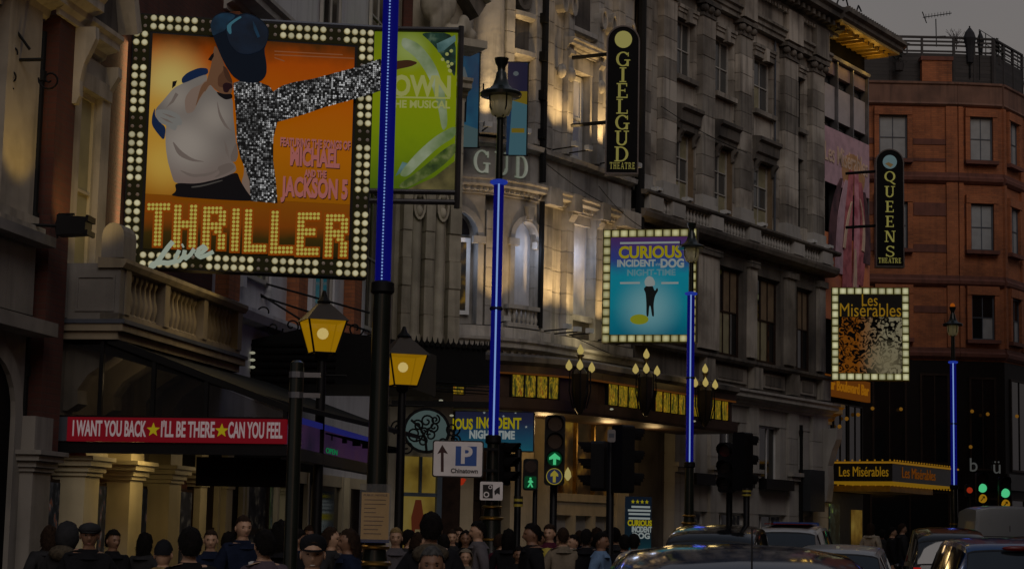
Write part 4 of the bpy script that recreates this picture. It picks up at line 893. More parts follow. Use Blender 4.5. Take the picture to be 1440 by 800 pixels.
# wall strips between the bays
JMB = [(5.55, 6.25), (7.05, 7.42), (8.5, 8.65), (9.45, 9.85), (11.02, 11.15), (11.95, 12.5), (13.85, 14.35), (15.35, 15.75), (16.25, 16.5), (17.4, 17.9)]
for u0, u1 in JMB: blocks(QB, G, u0, u1, -0.22, 0.0, 11.1, 17.4, 0.6, 'grey_stone')
BAY = [(7.42, 8.5), (9.85, 11.02), (12.5, 13.85), (15.75, 16.25)]
PN = glassmat('sash_pane', (0.07, 0.072, 0.07), 0.1)
mat('warm_blind', (0.3, 0.27, 0.16), 0.7, var=0.3); mat('plaster_reveal', (0.2, 0.14, 0.08), 0.8, var=0.3)
for i, (u0, u1) in enumerate(BAY):
    qb('spandrel', u0, u1, -0.22, -0.02, 13.95, 14.85); qb('parapet_back', u0, u1, -0.22, -0.05, 11.1, 11.2)
    qb('window_sill', u0 - 0.12, u1 + 0.06, -0.02, 0.14, 14.78, 14.92); qb('lintel', u0, u1, -0.22, 0.0, 16.62, 17.4)
    b = MB(); b.box(G, u0 - 0.05, u1 + 0.02, 0.0, 0.06, 16.62, 16.8); b.box(G, u0 - 0.08, u1 + 0.02, 0.0, 0.1, 16.8, 16.9); b.box(G, u0 - 0.1, u1 + 0.04, 0, 0.14, 16.9, 17.0); b.build('window_head', 'grey_stone', QB)
    if i < 3:
        window(G, QB, u0 + 0.12, u1 - 0.02, 14.92, 16.62, -0.215, 'sash_paint', ['warm_blind' if i == 2 else PN, PN, PN, PN], 2, 2, fw=0.06)
        b = MB(); b.sweep(G, [(-0.02, 13.3), (0.1, 13.34), (0.12, 13.5), (0.2, 13.56), (0.22, 13.85), (0.32, 13.92), (0.32, 14.02), (-0.02, 14.08)], u0 - 0.1, u1 + 0.08); b.build('window_hood', 'sooty_stone', QB)
        qb('reveal', u1 - 0.05, u1 + 0.0, -0.2, -0.002, 11.2, 13.3, 'plaster_reveal')
        window(G, QB, u0 + 0.02, u1 - 0.06, 11.2, 13.3, -0.215, 'sash_paint', [('warm_blind', PN, 'warm_blind')[i], 'warm_blind', PN, PN, 'sash_pane', 'warm_blind'], 2, 3, fw=0.06)
    else: qb('slit_window', u0, u1, -0.2, -0.15, 11.2, 16.6, 'dark_glass')
# entablature and main cornice
b = MB(); b.sweep(G, [(-0.22, 17.42), (0.2, 17.42), (0.2, 17.55), (0.26, 17.58), (0.26, 17.7), (0.34, 17.74), (0.34, 17.82), (-0.22, 17.84)], Q0, Q1); b.build('architrave', 'grey_stone', QB)
qb('frieze', Q0, Q1, -0.22, 0.18, 17.84, 18.5)
for u0, u1 in PIL[3:]: qb('frieze_break', u0 - 0.05, u1 + 0.05, 0.18, 0.36, 17.5, 18.5)
b = MB(); b.sweep(G, prof2(0.18, 18.5, 0.75, 0.75), Q0, Q1 + 0.5); b.build('main_cornice', 'sooty_stone', QB)
dq = boxmesh('modillion', 'sooty_stone', 0.16, 0.4, 0.16)
for i in range(33): put('modillion', dq, QB, G.w(5.2 + i * 0.4, 0.45, 18.62), G.rz())
dq2 = boxmesh('dentil', 'grey_stone', 0.1, 0.1, 0.11)
for i in range(64): put('dentil', dq2, QB, G.w(5.1 + i * 0.2, 0.3, 18.36), G.rz())
for i, (u0, u1) in enumerate(BAY[:3]):
    um = (u0 + u1) / 2; MB().prism(G, [(um - 0.09, 16.55), (um + 0.09, 16.55), (um + 0.14, 16.95), (um - 0.14, 16.95)], 0.0, 0.16).build('keystone', 'grey_stone', QB)
    for s_ in (u0 + 0.05, u1 - 0.1): console(QB, G, s_, s_ + 0.14, 13.34, 0.4, 0.2, 'sooty_stone')
for a, c_, n_ in (((905, 318), (1120, 385), 0.6), ((930, 150), (1050, 215), 0.3)):
    pa = G.hit(*a, n_); pc = G.hit(*c_, n_); MB().tube([G.w(pa[0] + (pc[0] - pa[0]) * i / 8, n_, pa[1] + (pc[1] - pa[1]) * i / 8 - 0.1 * sin(pi * i / 8)) for i in range(9)], 0.013, 4).build('cable', 'black_iron', QB)
for u in (9.6, 13.9): MB().tube([G.w(u, 0.06, 11.2), G.w(u, 0.06, 17.4)], 0.03, 6).build('conduit', 'lead', QB)
qb('roof_parapet', Q0, Q1, -1.0, -0.2, 19.0, 20.2)
# balustraded balcony with rain streaks
bl = MB().sweep(G, [(-0.22, 10.3), (0.3, 10.3), (0.45, 10.38), (0.5, 10.5), (0.5, 10.58), (-0.22, 10.6)], Q0 - 0.2, Q1 + 0.1).build('balcony', 'sooty_stone', QB)
b = MB(); b.sweep(G, [(0.22, 10.98), (0.5, 10.98), (0.56, 11.04), (0.56, 11.1), (0.22, 11.12)], Q0 - 0.2, Q1 + 0.1); b.build('balcony_rail', 'sooty_stone', bl)
for i in range(6):
    u0 = (5.0, 6.3, 8.7, 11.2, 14.4, 16.6)[i]; MB().box(G, u0, u0 + 0.75, 0.2, 0.52, 10.6, 10.98).build('balcony_pier', 'light_grey_stone', bl)
bm3 = baluster_mesh(0.38, 'light_grey_stone', 0.07)
u = 5.85
while u < 17.7:
    if not any(a - 0.05 < u < a + 0.8 for a in (5.0, 6.3, 8.7, 11.2, 14.4, 16.6)): put('baluster', bm3, bl, G.w(u, 0.36, 10.6))
    u += 0.2
fx2 = MB().box(I, -0.13, 0.13, -0.1, 0.1, 0, 0.12).box(I, -0.09, 0.09, 0.1, 0.16, 0.02, 0.1).mesh('floodlight_box', 'white_plastic')
for u in (5.5, 7.3, 9.7, 12.2, 15.9, 17.2): put('floodlight_box', fx2, bl, G.w(u, 0.42, 11.14), G.rz())
# first floor: deep dark openings between panelled piers
for u0, u1 in ((5.0, 6.2), (8.6, 10.2), (11.85, 12.75), (14.5, 15.6), (17.0, 17.9)):
    qb('pier', u0, u1, -0.22, 0.0, 7.0, 10.3, 'sooty_stone'); qb('pier_strip', u0 + 0.2, u1 - 0.2, 0.0, 0.12, 7.15, 9.9, 'grey_stone'); qb('pier_cap', u0 + 0.14, u1 - 0.14, 0.0, 0.2, 9.9, 10.1, 'sooty_stone')
for i, (u0, u1) in enumerate(((6.2, 8.6), (10.2, 11.85), (12.75, 14.5), (15.6, 17.0))):
    qb('lintel', u0, u1, -0.22, -0.02, 9.75, 10.3, 'sooty_stone')
    window(G, QB, u0 + 0.05, u1 - 0.05, 7.1, 9.75, -0.215, 'dark_wood', ['warm_blind' if i in (1, 2) else 'dark_glass', 'warm_blind' if i in (1, 2) else 'dark_glass', 'dark_glass', 'dark_glass', 'plaster_reveal', 'plaster_reveal'], 3, 2, fw=0.08)
b = MB(); b.sweep(G, [(-0.22, 6.85), (0.3, 6.85), (0.36, 6.92), (0.36, 7.0), (-0.22, 7.02)], Q0, Q1); b.build('sill_course', 'sooty_stone', QB)
qb('apron', Q0, Q1, -0.22, 0.08, 6.15, 6.85, 'sooty_stone')
for u0 in (8.8, 12.0, 14.7, 17.1): qb('apron_block', u0, u0 + 0.6, 0.08, 0.3, 6.2, 6.85, 'grey_stone')
for u0, u1 in ((9.6, 11.8), (12.8, 14.5), (15.5, 16.9)):
    qb('apron_panel', u0, u1, 0.08, 0.14, 6.3, 6.75, 'grey_stone'); qb('apron_recess', u0 + 0.3, u1 - 0.3, 0.14, 0.16, 6.38, 6.68, 'sooty_stone')
b = MB(); b.sweep(G, prof2(0.05, 5.65, 0.5, 0.42), 7.3, Q1 + 0.2); b.build('shop_cornice', 'light_grey_stone', QB)
# ground storey in cleaner stone
GP = [(7.3, 8.1), (9.5, 10.05), (12.1, 12.7), (14.9, 15.6), (16.7, 17.9)]
for u0, u1 in GP:
    blocks(QB, G, u0, u1, -0.22, 0.12, 0.0, 5.65, 0.81, 'light_grey_stone')
    if u1 < 17: b = MB(); b.box(G, u0 - 0.1, u1 + 0.02, 0.12, 0.3, 3.66, 3.78); b.box(G, u0 - 0.02, u1 - 0.04, 0.12, 0.22, 3.52, 3.66); b.build('pier_bracket', 'light_grey_stone', QB)
for u0, u1 in ((8.1, 9.5), (10.05, 12.1), (12.7, 14.9), (15.6, 16.7)):
    qb('wall_panel', u0, u1, -0.22, 0.02, 5.15, 5.65, 'light_grey_stone'); qb('wall_panel', u0, u1, -0.22, 0.02, 2.45, 3.2, 'light_grey_stone')
    qb('window_reveal', u1 - 0.45, u1, -0.22, 0.0, 3.2, 5.15, 'light_grey_stone')
    window(G, QB, u0, u1 - 0.45, 3.2, 5.15, -0.215, 'white_paint', ['grey_blind', 'dark_glass', 'dark_glass'], 3, 1, fw=0.06)
    window(G, QB, u0, u1, 0.2, 2.45, -0.215, 'white_paint', ['dark_glass', 'dark_glass', 'poster_dark'], 3, 1, fw=0.07)
    qb('planter_box', u0 + 0.1, u1 - 0.1, 0.02, 0.34, 3.2, 3.52, 'black_paint')
mat('dark_awning', (0.02, 0.025, 0.03), 0.7)
qb('awning_box', 15.65, 16.75, 0.03, 0.5, 2.6, 3.9, 'dark_awning')
b = MB(); p0 = G.w(15.6, 0.2, 0); b.tube([(p0[0], p0[1], 0.1), (p0[0], p0[1], 5.3)], 0.06, 6); b.build('rain_pipe', 'black_iron', QB)
# curved stone scroll where the block meets the glass-fronted part
pr = [(0.0, 2.9), (0.25, 2.95), (0.32, 3.5), (0.3, 4.1), (0.45, 4.6), (0.6, 4.95), (0.62, 5.3), (0.0, 5.3)]
MB().sweep(G, pr, 17.45, 17.9).build('scroll_bracket', 'light_grey_stone', QB)

# ================================================================== glass-fronted theatre end
M = Fr(*G.w(17.95, -0.2, 0)[:2], 33)
MT = thing('glass_fronted_theatre', 'modern glass and panel theatre end with a gold lit eaves soffit', 'theatre', M.w(2, -1, 0))
MB().box(M, 0.0, 4.1, -8, -0.3, 0, 18.6).build('wall', 'soft_black', MT)
mat('enamel_panel', (0.46, 0.42, 0.43), 0.5, var=0.12); mat('pink_panel', (0.3, 0.22, 0.24), 0.6)
for i in range(3):
    u0 = 0.08 + i * 1.34; u1 = u0 + 1.26
    MB().box(M, u0, u1, -0.28, -0.05, 15.9, 17.05).build('enamel_panel', 'enamel_panel', MT)
    MB().box(M, u0, u1, -0.28, -0.05, 17.45, 17.9).build('frieze_panel', 'pink_panel', MT)
    for z0, z1 in ((17.1, 17.42), (15.5, 15.86)):
        window(M, MT, u0, u1, z0, z1, -0.28, 'black_paint', 'window_glass', 2, 1, fw=0.04)
for i in range(4):
    u0 = 0.02 + i * 1.34; MB().box(M, u0, u0 + 0.06, -0.28, 0.06, 10.2, 17.95).build('mullion', 'steel_grey', MT)
MB().sweep(M, [(-0.3, 17.95), (0.1, 17.95), (0.14, 18.05), (-0.3, 18.1)], 0, 4.1).build('panel_coping', 'light_grey_stone', MT)
mat('gold_lit_soffit', (0.5, 0.33, 0.07), 0.5, 0.2, var=0.3, scale=5)  # gold light put into the colour of soffit, brackets and canopy ceiling
b = MB(); b.box(M, -0.6, 4.5, -0.3, 1.05, 18.75, 18.83); b.build('soffit', 'gold_lit_soffit', MT)
b = MB(); b.sweep(M, [(-0.3, 18.83), (1.05, 18.83), (1.15, 18.9), (1.15, 19.02), (1.3, 19.08), (1.3, 19.2), (-0.3, 19.5)], -0.6, 4.6); b.build('eaves', 'sooty_stone', MT)
gd = boxmesh('eaves_bracket', 'gold_lit_soffit', 0.12, 0.8, 0.12)
for i in range(11): put('eaves_bracket', gd, MT, M.w(-0.4 + i * 0.45, 0.4, 18.63), M.rz())
MB().box(M, 0.0, 4.1, -0.3, -0.1, 18.1, 18.74).build('clerestory', 'soft_black', MT)
for u in (0.4, 2.0, 3.6): lamp('eaves_light', 'POINT', M.w(u, 0.5, 18.2), 6 if u > 1 else 2.5, (1.0, 0.6, 0.12), MT, 0.1)
b = MB()
for i in range(24): b.box(M, -0.4 + i * 0.2, -0.34 + i * 0.2, 1.1, 1.26, 19.2, 19.3)
o = b.build('eaves_cresting', 'sooty_stone', MT); o['kind'] = 'stuff'
for u, s in ((0.9, 1), (2.1, -1), (2.5, 1)):
    b = MB(); b.tube([M.w(u, 0.2, 19.3), M.w(u + 0.1 * s, 0.2, 19.9), M.w(u + 0.35 * s, 0.2, 20.25), M.w(u + 0.6 * s, 0.2, 20.1)], 0.03, 5); b.build('roof_cowl', 'black_iron', MT)
# orange lit name strip, dark dining room windows with lamps
glow('strip_amber', (78, 40, 4)); glow('strip_glow', (120, 74, 6)); glow('lamp_amber', (96, 64, 16))
st = MB().box(M, 0.15, 4.0, 0.0, 0.12, 6.45, 7.15).build('name_strip', 'strip_amber', MT)
text(M, 'our Boulevard Bar', 2.05, 0.13, 6.82, 'lettering', 'strip_glow', st, 0.5, fit=3.6, bold=0.01, ext=0.01)
cornice(MT, M, 0.0, 0.9, -0.05, 5.5, 0.7, 0.55, 'gilt', 'gilded_capital')
for i in range(3): window(M, MT, 0.2 + i * 1.28, 1.4 + i * 1.28, 4.3, 6.3, -0.2, 'black_paint', 'dark_glass', 2, 1, fw=0.05)
lb = MB().ball((0, 0, 0), 0.07, 8, 5).mesh('room_lamp', 'lamp_amber', smooth=True)
for u, z in ((0.5, 5.7), (2.4, 5.8), (3.4, 6.0), (1.8, 5.5)): put('room_lamp', lb, MT, M.w(u, -0.08, z))
MB().box(M, 0.1, 4.1, -0.28, -0.2, 0.1, 3.3).build('foyer_front', 'black_paint', MT)
glow2('foyer_gold', [(0.3, (30, 20, 6)), (0.5, (74, 54, 16)), (0.7, (100, 82, 34))], scale=1.3)
MB().box(M, 3.05, 3.95, -0.2, -0.17, 0.3, 2.75).build('foyer_doorway', 'foyer_gold', MT)
MB().box(M, 0.1, 0.3, -0.2, 0.06, 0, 3.4).build('gilt_pilaster', 'gilt', MT)
glow2('poster_bright', [(0.4, (4, 6, 5)), (0.55, (20, 26, 22)), (0.66, (90, 110, 50))], scale=2.5)
MB().box(M, 1.2, 2.0, -0.2, -0.16, 0.5, 2.9).build('foyer_poster', 'poster_bright', MT)
# big cloth hoarding on the front: abstract drapery only
HB = thing('theatre_hoarding', 'tall pink and orange printed hoarding with draped cloth on the glass front', 'hoarding', M.w(2, 0.08, 10.4))
mat('print_mauve', (0.62, 0.4, 0.46), 0.7); mat('print_pink', (0.78, 0.34, 0.4), 0.7, dark=(0.45, 0.1, 0.14), scale=2.2); mat('print_wine', (0.14, 0.06, 0.07), 0.7, dark=(0.05, 0.02, 0.03), scale=2.5); mat('print_orange', (0.8, 0.26, 0.1), 0.7, dark=(0.6, 0.2, 0.12), scale=1.2); mat('print_gold', (0.6, 0.32, 0.14), 0.7); mat('print_cream', (0.8, 0.58, 0.42), 0.7)  # print colours brightened to stand for floodlighting on the hoarding
MB().box(M, 0.08, 4.02, 0.07, 0.1, 13.6, 15.5).build('top_print', 'print_mauve', HB)
MB().box(M, 0.08, 4.02, 0.07, 0.1, 9.0, 11.9).build('foot_print', 'print_orange', HB)
MB().prism(M, ell(2.6, 14.2, 1.0, 0.72, 20), 0.1, 0.115).build('printed_swirl', 'print_gold', HB)
text(M, 'Les Misérables', 2.0, 0.12, 14.6, 'lettering', 'print_cream', HB, 0.9, fit=3.7, bold=0.008)
mat('print_rose', (0.62, 0.18, 0.2), 0.7, dark=(0.32, 0.07, 0.09), scale=3)
def drape(x0, z0, x1, z1, w0, w1, bow, n, m):
    k = 10; le_ = []; ri = []
    for i in range(k + 1):
        t = i / k; x = x0 + (x1 - x0) * t + bow * sin(pi * t); z = z0 + (z1 - z0) * t; w = w0 + (w1 - w0) * t ** 0.7; le_.append((x - w / 2, z + 0.15 * sin(3 * t))); ri.append((x + w / 2, z))
    MB().prism(M, le_ + ri[::-1], n, n + 0.03).build('printed_cloth', m, HB)
for i, (x0, z0, x1, z1, w0, w1, bow, m) in enumerate(((1.5, 13.9, 0.75, 11.2, 0.15, 0.7, -0.25, 'print_wine'), (1.9, 13.9, 1.25, 10.6, 0.2, 0.7, -0.2, 'print_mauve'), (2.3, 14.3, 1.9, 10.0, 0.3, 0.8, -0.1, 'print_rose'), (2.7, 14.3, 2.45, 9.3, 0.3, 0.55, 0.15, 'print_pink'), (3.0, 14.0, 2.9, 10.4, 0.25, 0.6, 0.3, 'print_rose'), (3.3, 13.7, 3.5, 11.2, 0.2, 0.6, 0.2, 'print_wine'), (2.2, 13.2, 1.55, 11.5, 0.06, 0.16, -0.05, 'print_cream'), (2.9, 13.4, 3.15, 11.6, 0.05, 0.2, 0.2, 'print_cream'), (2.45, 11.6, 2.2, 9.1, 0.1, 0.35, 0.1, 'print_cream'))): drape(x0, z0, x1, z1, w0, w1, bow, 0.12 + 0.012 * i, m)
# gold canopy over the far entrance
GC = thing('gold_lit_canopy', 'dark entrance canopy edged in gold light with show name at the street corner', 'canopy', M.w(2.2, 1, 3.3))
ME = Fr(*M.w(0.25, 0, 0)[:2], 123)
mat('canopy_black', (0.012, 0.01, 0.008), 0.4)
glow('gold_edge', (112, 78, 14)); glow('gold_print', (104, 76, 10))
MB().box(M, 0.27, 6.2, 0.0, 2.4, 3.62, 4.2).build('canopy_body', 'canopy_black', GC)
MB().box(M, 0.2, 6.25, 0.0, 2.46, 4.2, 4.26).build('top_edge_light', 'gold_edge', GC)
MB().box(M, 0.24, 6.22, 0.0, 2.43, 3.56, 3.62).build('foot_edge_light', 'gold_print', GC)
MB().box(M, 0.6, 4.4, 0.2, 2.2, 3.3, 3.5).build('lit_ceiling', 'gold_lit_soffit', GC)
text(ME, 'Les Misérables', 1.42, 0.0, 3.92, 'lettering', 'gold_print', GC, 0.46, fit=1.7, ext=0.01)
text(M, 'Les Misérables', 2.6, 2.405, 3.92, 'lettering', 'strip_amber', GC, 0.5, fit=3.0, ext=0.01)
bb = MB().ball((0, 0, 0), 0.03, 6, 4).mesh('edge_bulb', 'gold_edge')
for i in range(24): put('edge_bulb', bb, GC, M.w(0.4 + i * 0.24, 2.42, 4.3))
for i in range(20): put('edge_bulb', bb, GC, M.w(0.5 + i * 0.28, 2.38, 3.5))
for i in range(9): put('edge_bulb', bb, GC, M.w(0.25, 0.25 + i * 0.26, 4.3)); put('edge_bulb', bb, GC, M.w(0.3, 0.25 + i * 0.26, 3.5))
lamp('canopy_light', 'AREA', M.w(2.2, 1.2, 3.25), 22, (1.0, 0.65, 0.2), GC, 0.8, M.w(2.2, 0.6, 0))

# ================================================================== red brick corner block
BB = thing('red_brick_corner_block', 'orange-red brick corner block with stone bands and a rooftop terrace', 'building', B.w(4, 0, 0))
B0 = B.w(0.55, 0, 0); B1 = B.w(4.0, 0, 0); BC = Fr(B1[0], B1[1], 84); B2 = BC.w(1.75, 0, 0); BS = Fr(B2[0], B2[1], 36); B3 = BS.w(16, 0, 0)
pts = [B.w(-1.6, 0, 0)[:2], B1[:2], B2[:2], B3[:2], (B3[0] - 6, B3[1] + 6), (10, 90)]
k = len(pts)
b = MB(); b.add([(x, y, 8.5) for x, y in pts] + [(x, y, 19.0) for x, y in pts], [tuple(range(k, 2 * k))] + [(i, (i + 1) % k, k + (i + 1) % k, k + i) for i in range(k)]); b.build('wall', 'orange_brick', BB)
mat('dark_shop_paint', (0.008, 0.005, 0.004), 0.6, spec=0.15)
b = MB(); b.add([(x, y, 0) for x, y in pts] + [(x, y, 8.49) for x, y in pts], [tuple(range(k, 2 * k))] + [(i, (i + 1) % k, k + (i + 1) % k, k + i) for i in range(k)]); b.build('shop_storeys', 'dark_shop_paint', BB)
FACES = ((B, -1.6, 4.0), (BC, 0.001, 1.75), (BS, 0.001, 15.0))
def bband(name, prof, m):
    b = MB()
    for F, u0, u1 in FACES: b.sweep(F, prof, u0, u1)
    return b.build(name, m, BB)
bband('parapet_band', [(-0.1, 18.25), (0.06, 18.25), (0.14, 18.32), (0.1, 18.4), (0.1, 19.05), (0.16, 19.1), (0.16, 19.18), (-0.1, 19.2)], 'terracotta')
for z in (15.25, 11.3, 8.55): bband('string_course', [(-0.1, z), (0.06, z), (0.16, z + 0.1), (0.18, z + 0.22), (0.1, z + 0.3), (0.1, z + 0.42), (-0.1, z + 0.45)], 'red_stone')
for z, h in ((16.75, 0.22), (16.1, 0.12), (14.0, 0.5), (12.6, 0.3), (10.3, 0.25)):
    for F, a, c in ((B, 0.3, 0.8), (B, 2.3, 3.54), (BC, 0.2, 0.28)): MB().box(F, a, c, 0, 0.03, z, z + h).build('stone_band', 'red_stone', BB)
def bwin(F, u0, u1, z0, z1, arch=False):
    window(F, BB, u0, u1, z0, z1, 0.0, 'lead', ['grey_blind', 'grey_blind', 'grey_blind', 'grey_blind'] if z0 > 12 else ['dark_glass', 'grey_blind', 'dark_glass', 'dark_glass'], 2, 2, fw=0.06, depth=0.05)
    b = MB(); b.box(F, u0 - 0.18, u0, 0, 0.17, z0, z1); b.box(F, u1, u1 + 0.18, 0, 0.17, z0, z1); b.box(F, u0 - 0.18, u1 + 0.18, 0.0, 0.2, z1, z1 + 0.32); b.build('window_surround', 'orange_brick', BB)
    MB().box(F, u0 - 0.2, u1 + 0.2, 0.0, 0.26, z0 - 0.14, z0).build('window_sill', 'red_stone', BB)
for z0, z1 in ((16.15, 17.85), (12.7, 14.5), (9.3, 11.0)):
    bwin(B, 0.98, 2.06, z0, z1); bwin(BC, 0.45, 1.35, z0, z1)
    for u0 in (0.5, 2.4, 4.4, 6.4): bwin(BS, u0, u0 + 0.9, z0, z1)
for F, u0, u1 in ((B, 3.55, 3.98), (BC, 0.02, 0.2), (BS, 0.02, 0.25), (BS, 1.75, 2.05)): MB().box(F, u0, u1, 0.0, 0.09, 9.0, 18.24).build('brick_pilaster', 'orange_brick', BB)
# dark shop storeys: big windows with small lamps
for F, u0, u1, z0, z1 in ((B, 0.7, 2.0, 4.4, 7.9), (B, 2.5, 3.6, 4.6, 8.0), (BC, 0.35, 1.4, 4.4, 7.9), (BS, 0.5, 2.2, 4.4, 7.9), (B, 0.6, 3.6, 0.4, 3.6), (BC, 0.3, 1.45, 0.4, 3.4), (BS, 0.4, 3.0, 0.4, 3.4)):
    window(F, BB, u0, u1, z0, z1, 0.0, 'dark_wood', 'dark_glass', 2, 1, fw=0.08)
for px, py in ((1267, 575), (1367, 578), (1389, 582), (1430, 585), (1227, 574), (1365, 628)): put('room_lamp', lb, BB, P(px, py, 71.7))
mat('fascia_grey', (0.06, 0.058, 0.055), 0.6)
for F, u0, u1 in ((B, 0.3, 4.0), (BC, 0.0, 1.75), (BS, 0.0, 8.0)): MB().box(F, u0, u1, 0.0, 0.14, 3.7, 4.3).build('shop_fascia', 'fascia_grey' if F is BS else 'dark_shop_paint', BB)
glow('shop_letter', (60, 60, 58))
u, z = BC.hit(1369, 658, 0.16); text(BC, 'b', u, 0.16, z + 0.1, 'lettering', 'shop_letter', BB, 0.72)
u, z = BC.hit(1402, 660, 0.16); text(BC, 'ü', u, 0.16, z + 0.08, 'lettering', 'shop_letter', BB, 0.72)
# rooftop terrace
RT = thing('terrace_fence', 'dark slatted timber fence round the rooftop terrace of the brick block', 'fence', B.w(2.5, -0.4, 19.2))
for F, u0, u1 in ((Fr(*B.w(0, -0.3, 0)[:2], 90), 0.3, 3.95), (Fr(*BC.w(0, -0.3, 0)[:2], 84), 0.0, 1.6), (Fr(*BS.w(0, -0.3, 0)[:2], 36), 0.0, 3.0)):
    sm_ = boxmesh('slat', 'slat_wood', u1 - u0, 0.03, 0.145)
    for i in range(12): put('slat', sm_, RT, F.w((u0 + u1) / 2, 0.0, 19.2 + i * (0.15 if i < 8 else 0.155) + (0.08 if i > 8 else 0)), F.rz(), None if i < 8 else (1, 1, 0.5))
    b = MB(); n_ = 3 if u1 - u0 > 2 else 2
    for i in range(n_ + 1):
        u = u0 + (u1 - u0) * i / n_; MB().box(F, u - 0.04, u + 0.04, -0.06, 0.04, 19.2, 21.05).build('post', 'slat_wood', RT)
    MB().box(F, u0, u1, -0.05, 0.05, 21.0, 21.07).build('top_rail', 'slat_wood', RT)
ch = thing('chimney_stack', 'short orange brick chimney stack in front of the terrace fence', 'chimney', B.w(2.7, 0.0, 19.2))
a = B.hit(1296, 112, 0)[0]; c = B.hit(1338, 112, 0)[0]; zt = B.hit(1310, 86, 0)[1]
MB().box(B, a, c, -0.25, 0.1, 19.2, zt).build('stack', 'orange_brick', ch); MB().box(B, a - 0.05, c + 0.05, -0.3, 0.15, zt, zt + 0.15).build('stack_cap', 'red_stone', ch)
b = MB(); s0 = P(1247, 66, 74); b.add([s0 + Vector((-0.6, -0.6, 0)), s0 + Vector((0.8, -0.6, 0)), s0 + Vector((0.8, 0.8, 0)), s0 + Vector((-0.6, 0.8, 0)), s0 + Vector((0.05, 0.1, 0.45))], [(0, 1, 4), (1, 2, 4), (2, 3, 4), (3, 0, 4), (3, 2, 1, 0)])
mat('tent_canvas', (0.4, 0.42, 0.42), 0.8); pv = thing('terrace_pavilion', 'small grey pyramid canvas roof peeking over the terrace fence', 'pavilion', s0 + Vector((0, 0, -1.6)))
b.build('canvas_roof', 'tent_canvas', pv)
b = MB()
for dx, dy in ((-0.5, -0.5), (0.7, -0.5), (0.7, 0.7), (-0.5, 0.7)): MB().tube([s0 + Vector((dx, dy, -1.6)), s0 + Vector((dx, dy, 0.05))], 0.03, 5).build('pavilion_post', 'slat_wood', pv)
mat('umbrella_cloth', (0.018, 0.018, 0.022), 0.8); mat('evergreen', (0.014, 0.02, 0.012), 0.9)
for px, y0, y1, d, lab in ((1364, 40, 92, 72.3, 'tall furled black parasol on the roof terrace'), (1379, 47, 88, 73.0, 'shorter furled black parasol at the corner of the roof terrace')):
    a = P(px, y1, d); h = P(px, y0, d).z - a.z; pr_ = thing('furled_parasol', lab, 'parasol', a, 'furled parasols on the terrace')
    w0 = 0.24 if px < 1370 else 0.14
    MB().lathe(a, [(w0 * 0.5, 0.1), (w0 * 0.7, h * 0.5), (w0 * 1.05, h * 0.72), (w0 * 0.75, h * 0.88), (0.05, h)], 8).build('folded_canopy', 'umbrella_cloth', pr_); MB().tube([a + Vector((0, 0, -0.5)), a + Vector((0, 0, h + 0.08))], 0.03, 6).build('pole', 'black_iron', pr_)
def conifer(a, h, r, lab):
    t = thing('potted_conifer', lab, 'plant', a, 'conifers on the terrace'); MB().lathe(a, [(0.16, 0), (0.2, 0.3)], 8).build('pot', 'slat_wood', t); MB().tube([a, a + Vector((0, 0, h))], 0.02, 5).build('trunk', 'dark_wood', t)
    b = MB(); rnd = random.Random(int(a.x * 100))
    for i in range(320):
        z = rnd.random() ** 0.8; rr = r * (1 - z) * math.sqrt(rnd.random()) + 0.02; an = rnd.random() * 6.28
        p = a + Vector((rr * cos(an), rr * sin(an), 0.25 + z * (h - 0.2))); q = Vector((rnd.uniform(-1, 1), rnd.uniform(-1, 1), rnd.uniform(0.2, 1))) * 0.09; s = Vector((rnd.uniform(-1, 1), rnd.uniform(-1, 1), 0)) * 0.05
        b.add([p, p + q + s, p + q - s], [(0, 1, 2)])
    o = b.build('foliage', 'evergreen', t); o['kind'] = 'stuff'
conifer(P(1264, 100, 71.9), P(1264, 57, 71.9).z - P(1264, 100, 71.9).z, 0.3, 'slim dark conifer at the left end of the terrace fence')
conifer(P(1401, 92, 72.9), P(1401, 59, 72.9).z - P(1401, 92, 72.9).z, 0.28, 'dark conifer at the right end of the terrace')
an = thing('tv_antenna', 'thin rooftop television aerial standing against the sky', 'antenna', P(1317, 64, 73))
b = MB(); b.tube([P(1317, 66, 73), P(1316, 27, 73)], 0.022, 5); b.build('mast', 'black_iron', an)
b = MB(); b.tube([P(1298, 25, 73), P(1338, 19, 73.3)], 0.018, 5); b.build('boom', 'black_iron', an)
for i in range(9): MB().tube([P(1302 + i * 4.2, 22.5 - i * 0.55 - 2.2, 73), P(1302 + i * 4.2, 27 - i * 0.6, 73)], 0.01, 4).build('element', 'black_iron', an)
b = MB(); b.tube([P(1297, 17, 73), P(1300, 25, 73), P(1303, 33, 73)], 0.02, 4); b.tube([P(1306, 52, 73), P(1330, 51, 73)], 0.012, 4); b.build('reflector', 'black_iron', an)
rl = thing('terrace_railing', 'thin black safety railing stepping down along the terrace edge', 'railing', BS.w(2, -0.5, 19.2))
for i in range(9):
    p = P(1377 + i * 9, 42 + i * 5.6, 72.2 + i * 0.5); MB().tube([(p.x, p.y, p.z - 2.0), p], 0.018, 4).build('upright', 'black_iron', rl)
for k in range(3): MB().tube([P(1377 + i * 9, 42 + i * 5.6 + k * 15, 72.2 + i * 0.5) for i in range(9)], 0.016, 4).build('rail', 'black_iron', rl)
mat('twig', (0.05, 0.035, 0.03), 0.9)
tw = thing('bare_shrub', 'leafless twiggy shrub on the roof terrace beside the parasols', 'plant', P(1345, 66, 73))
MB().tube([P(1345, 70, 73), P(1345, 56, 73)], 0.02, 4).build('trunk', 'twig', tw)
b = MB(); rnd = random.Random(3)
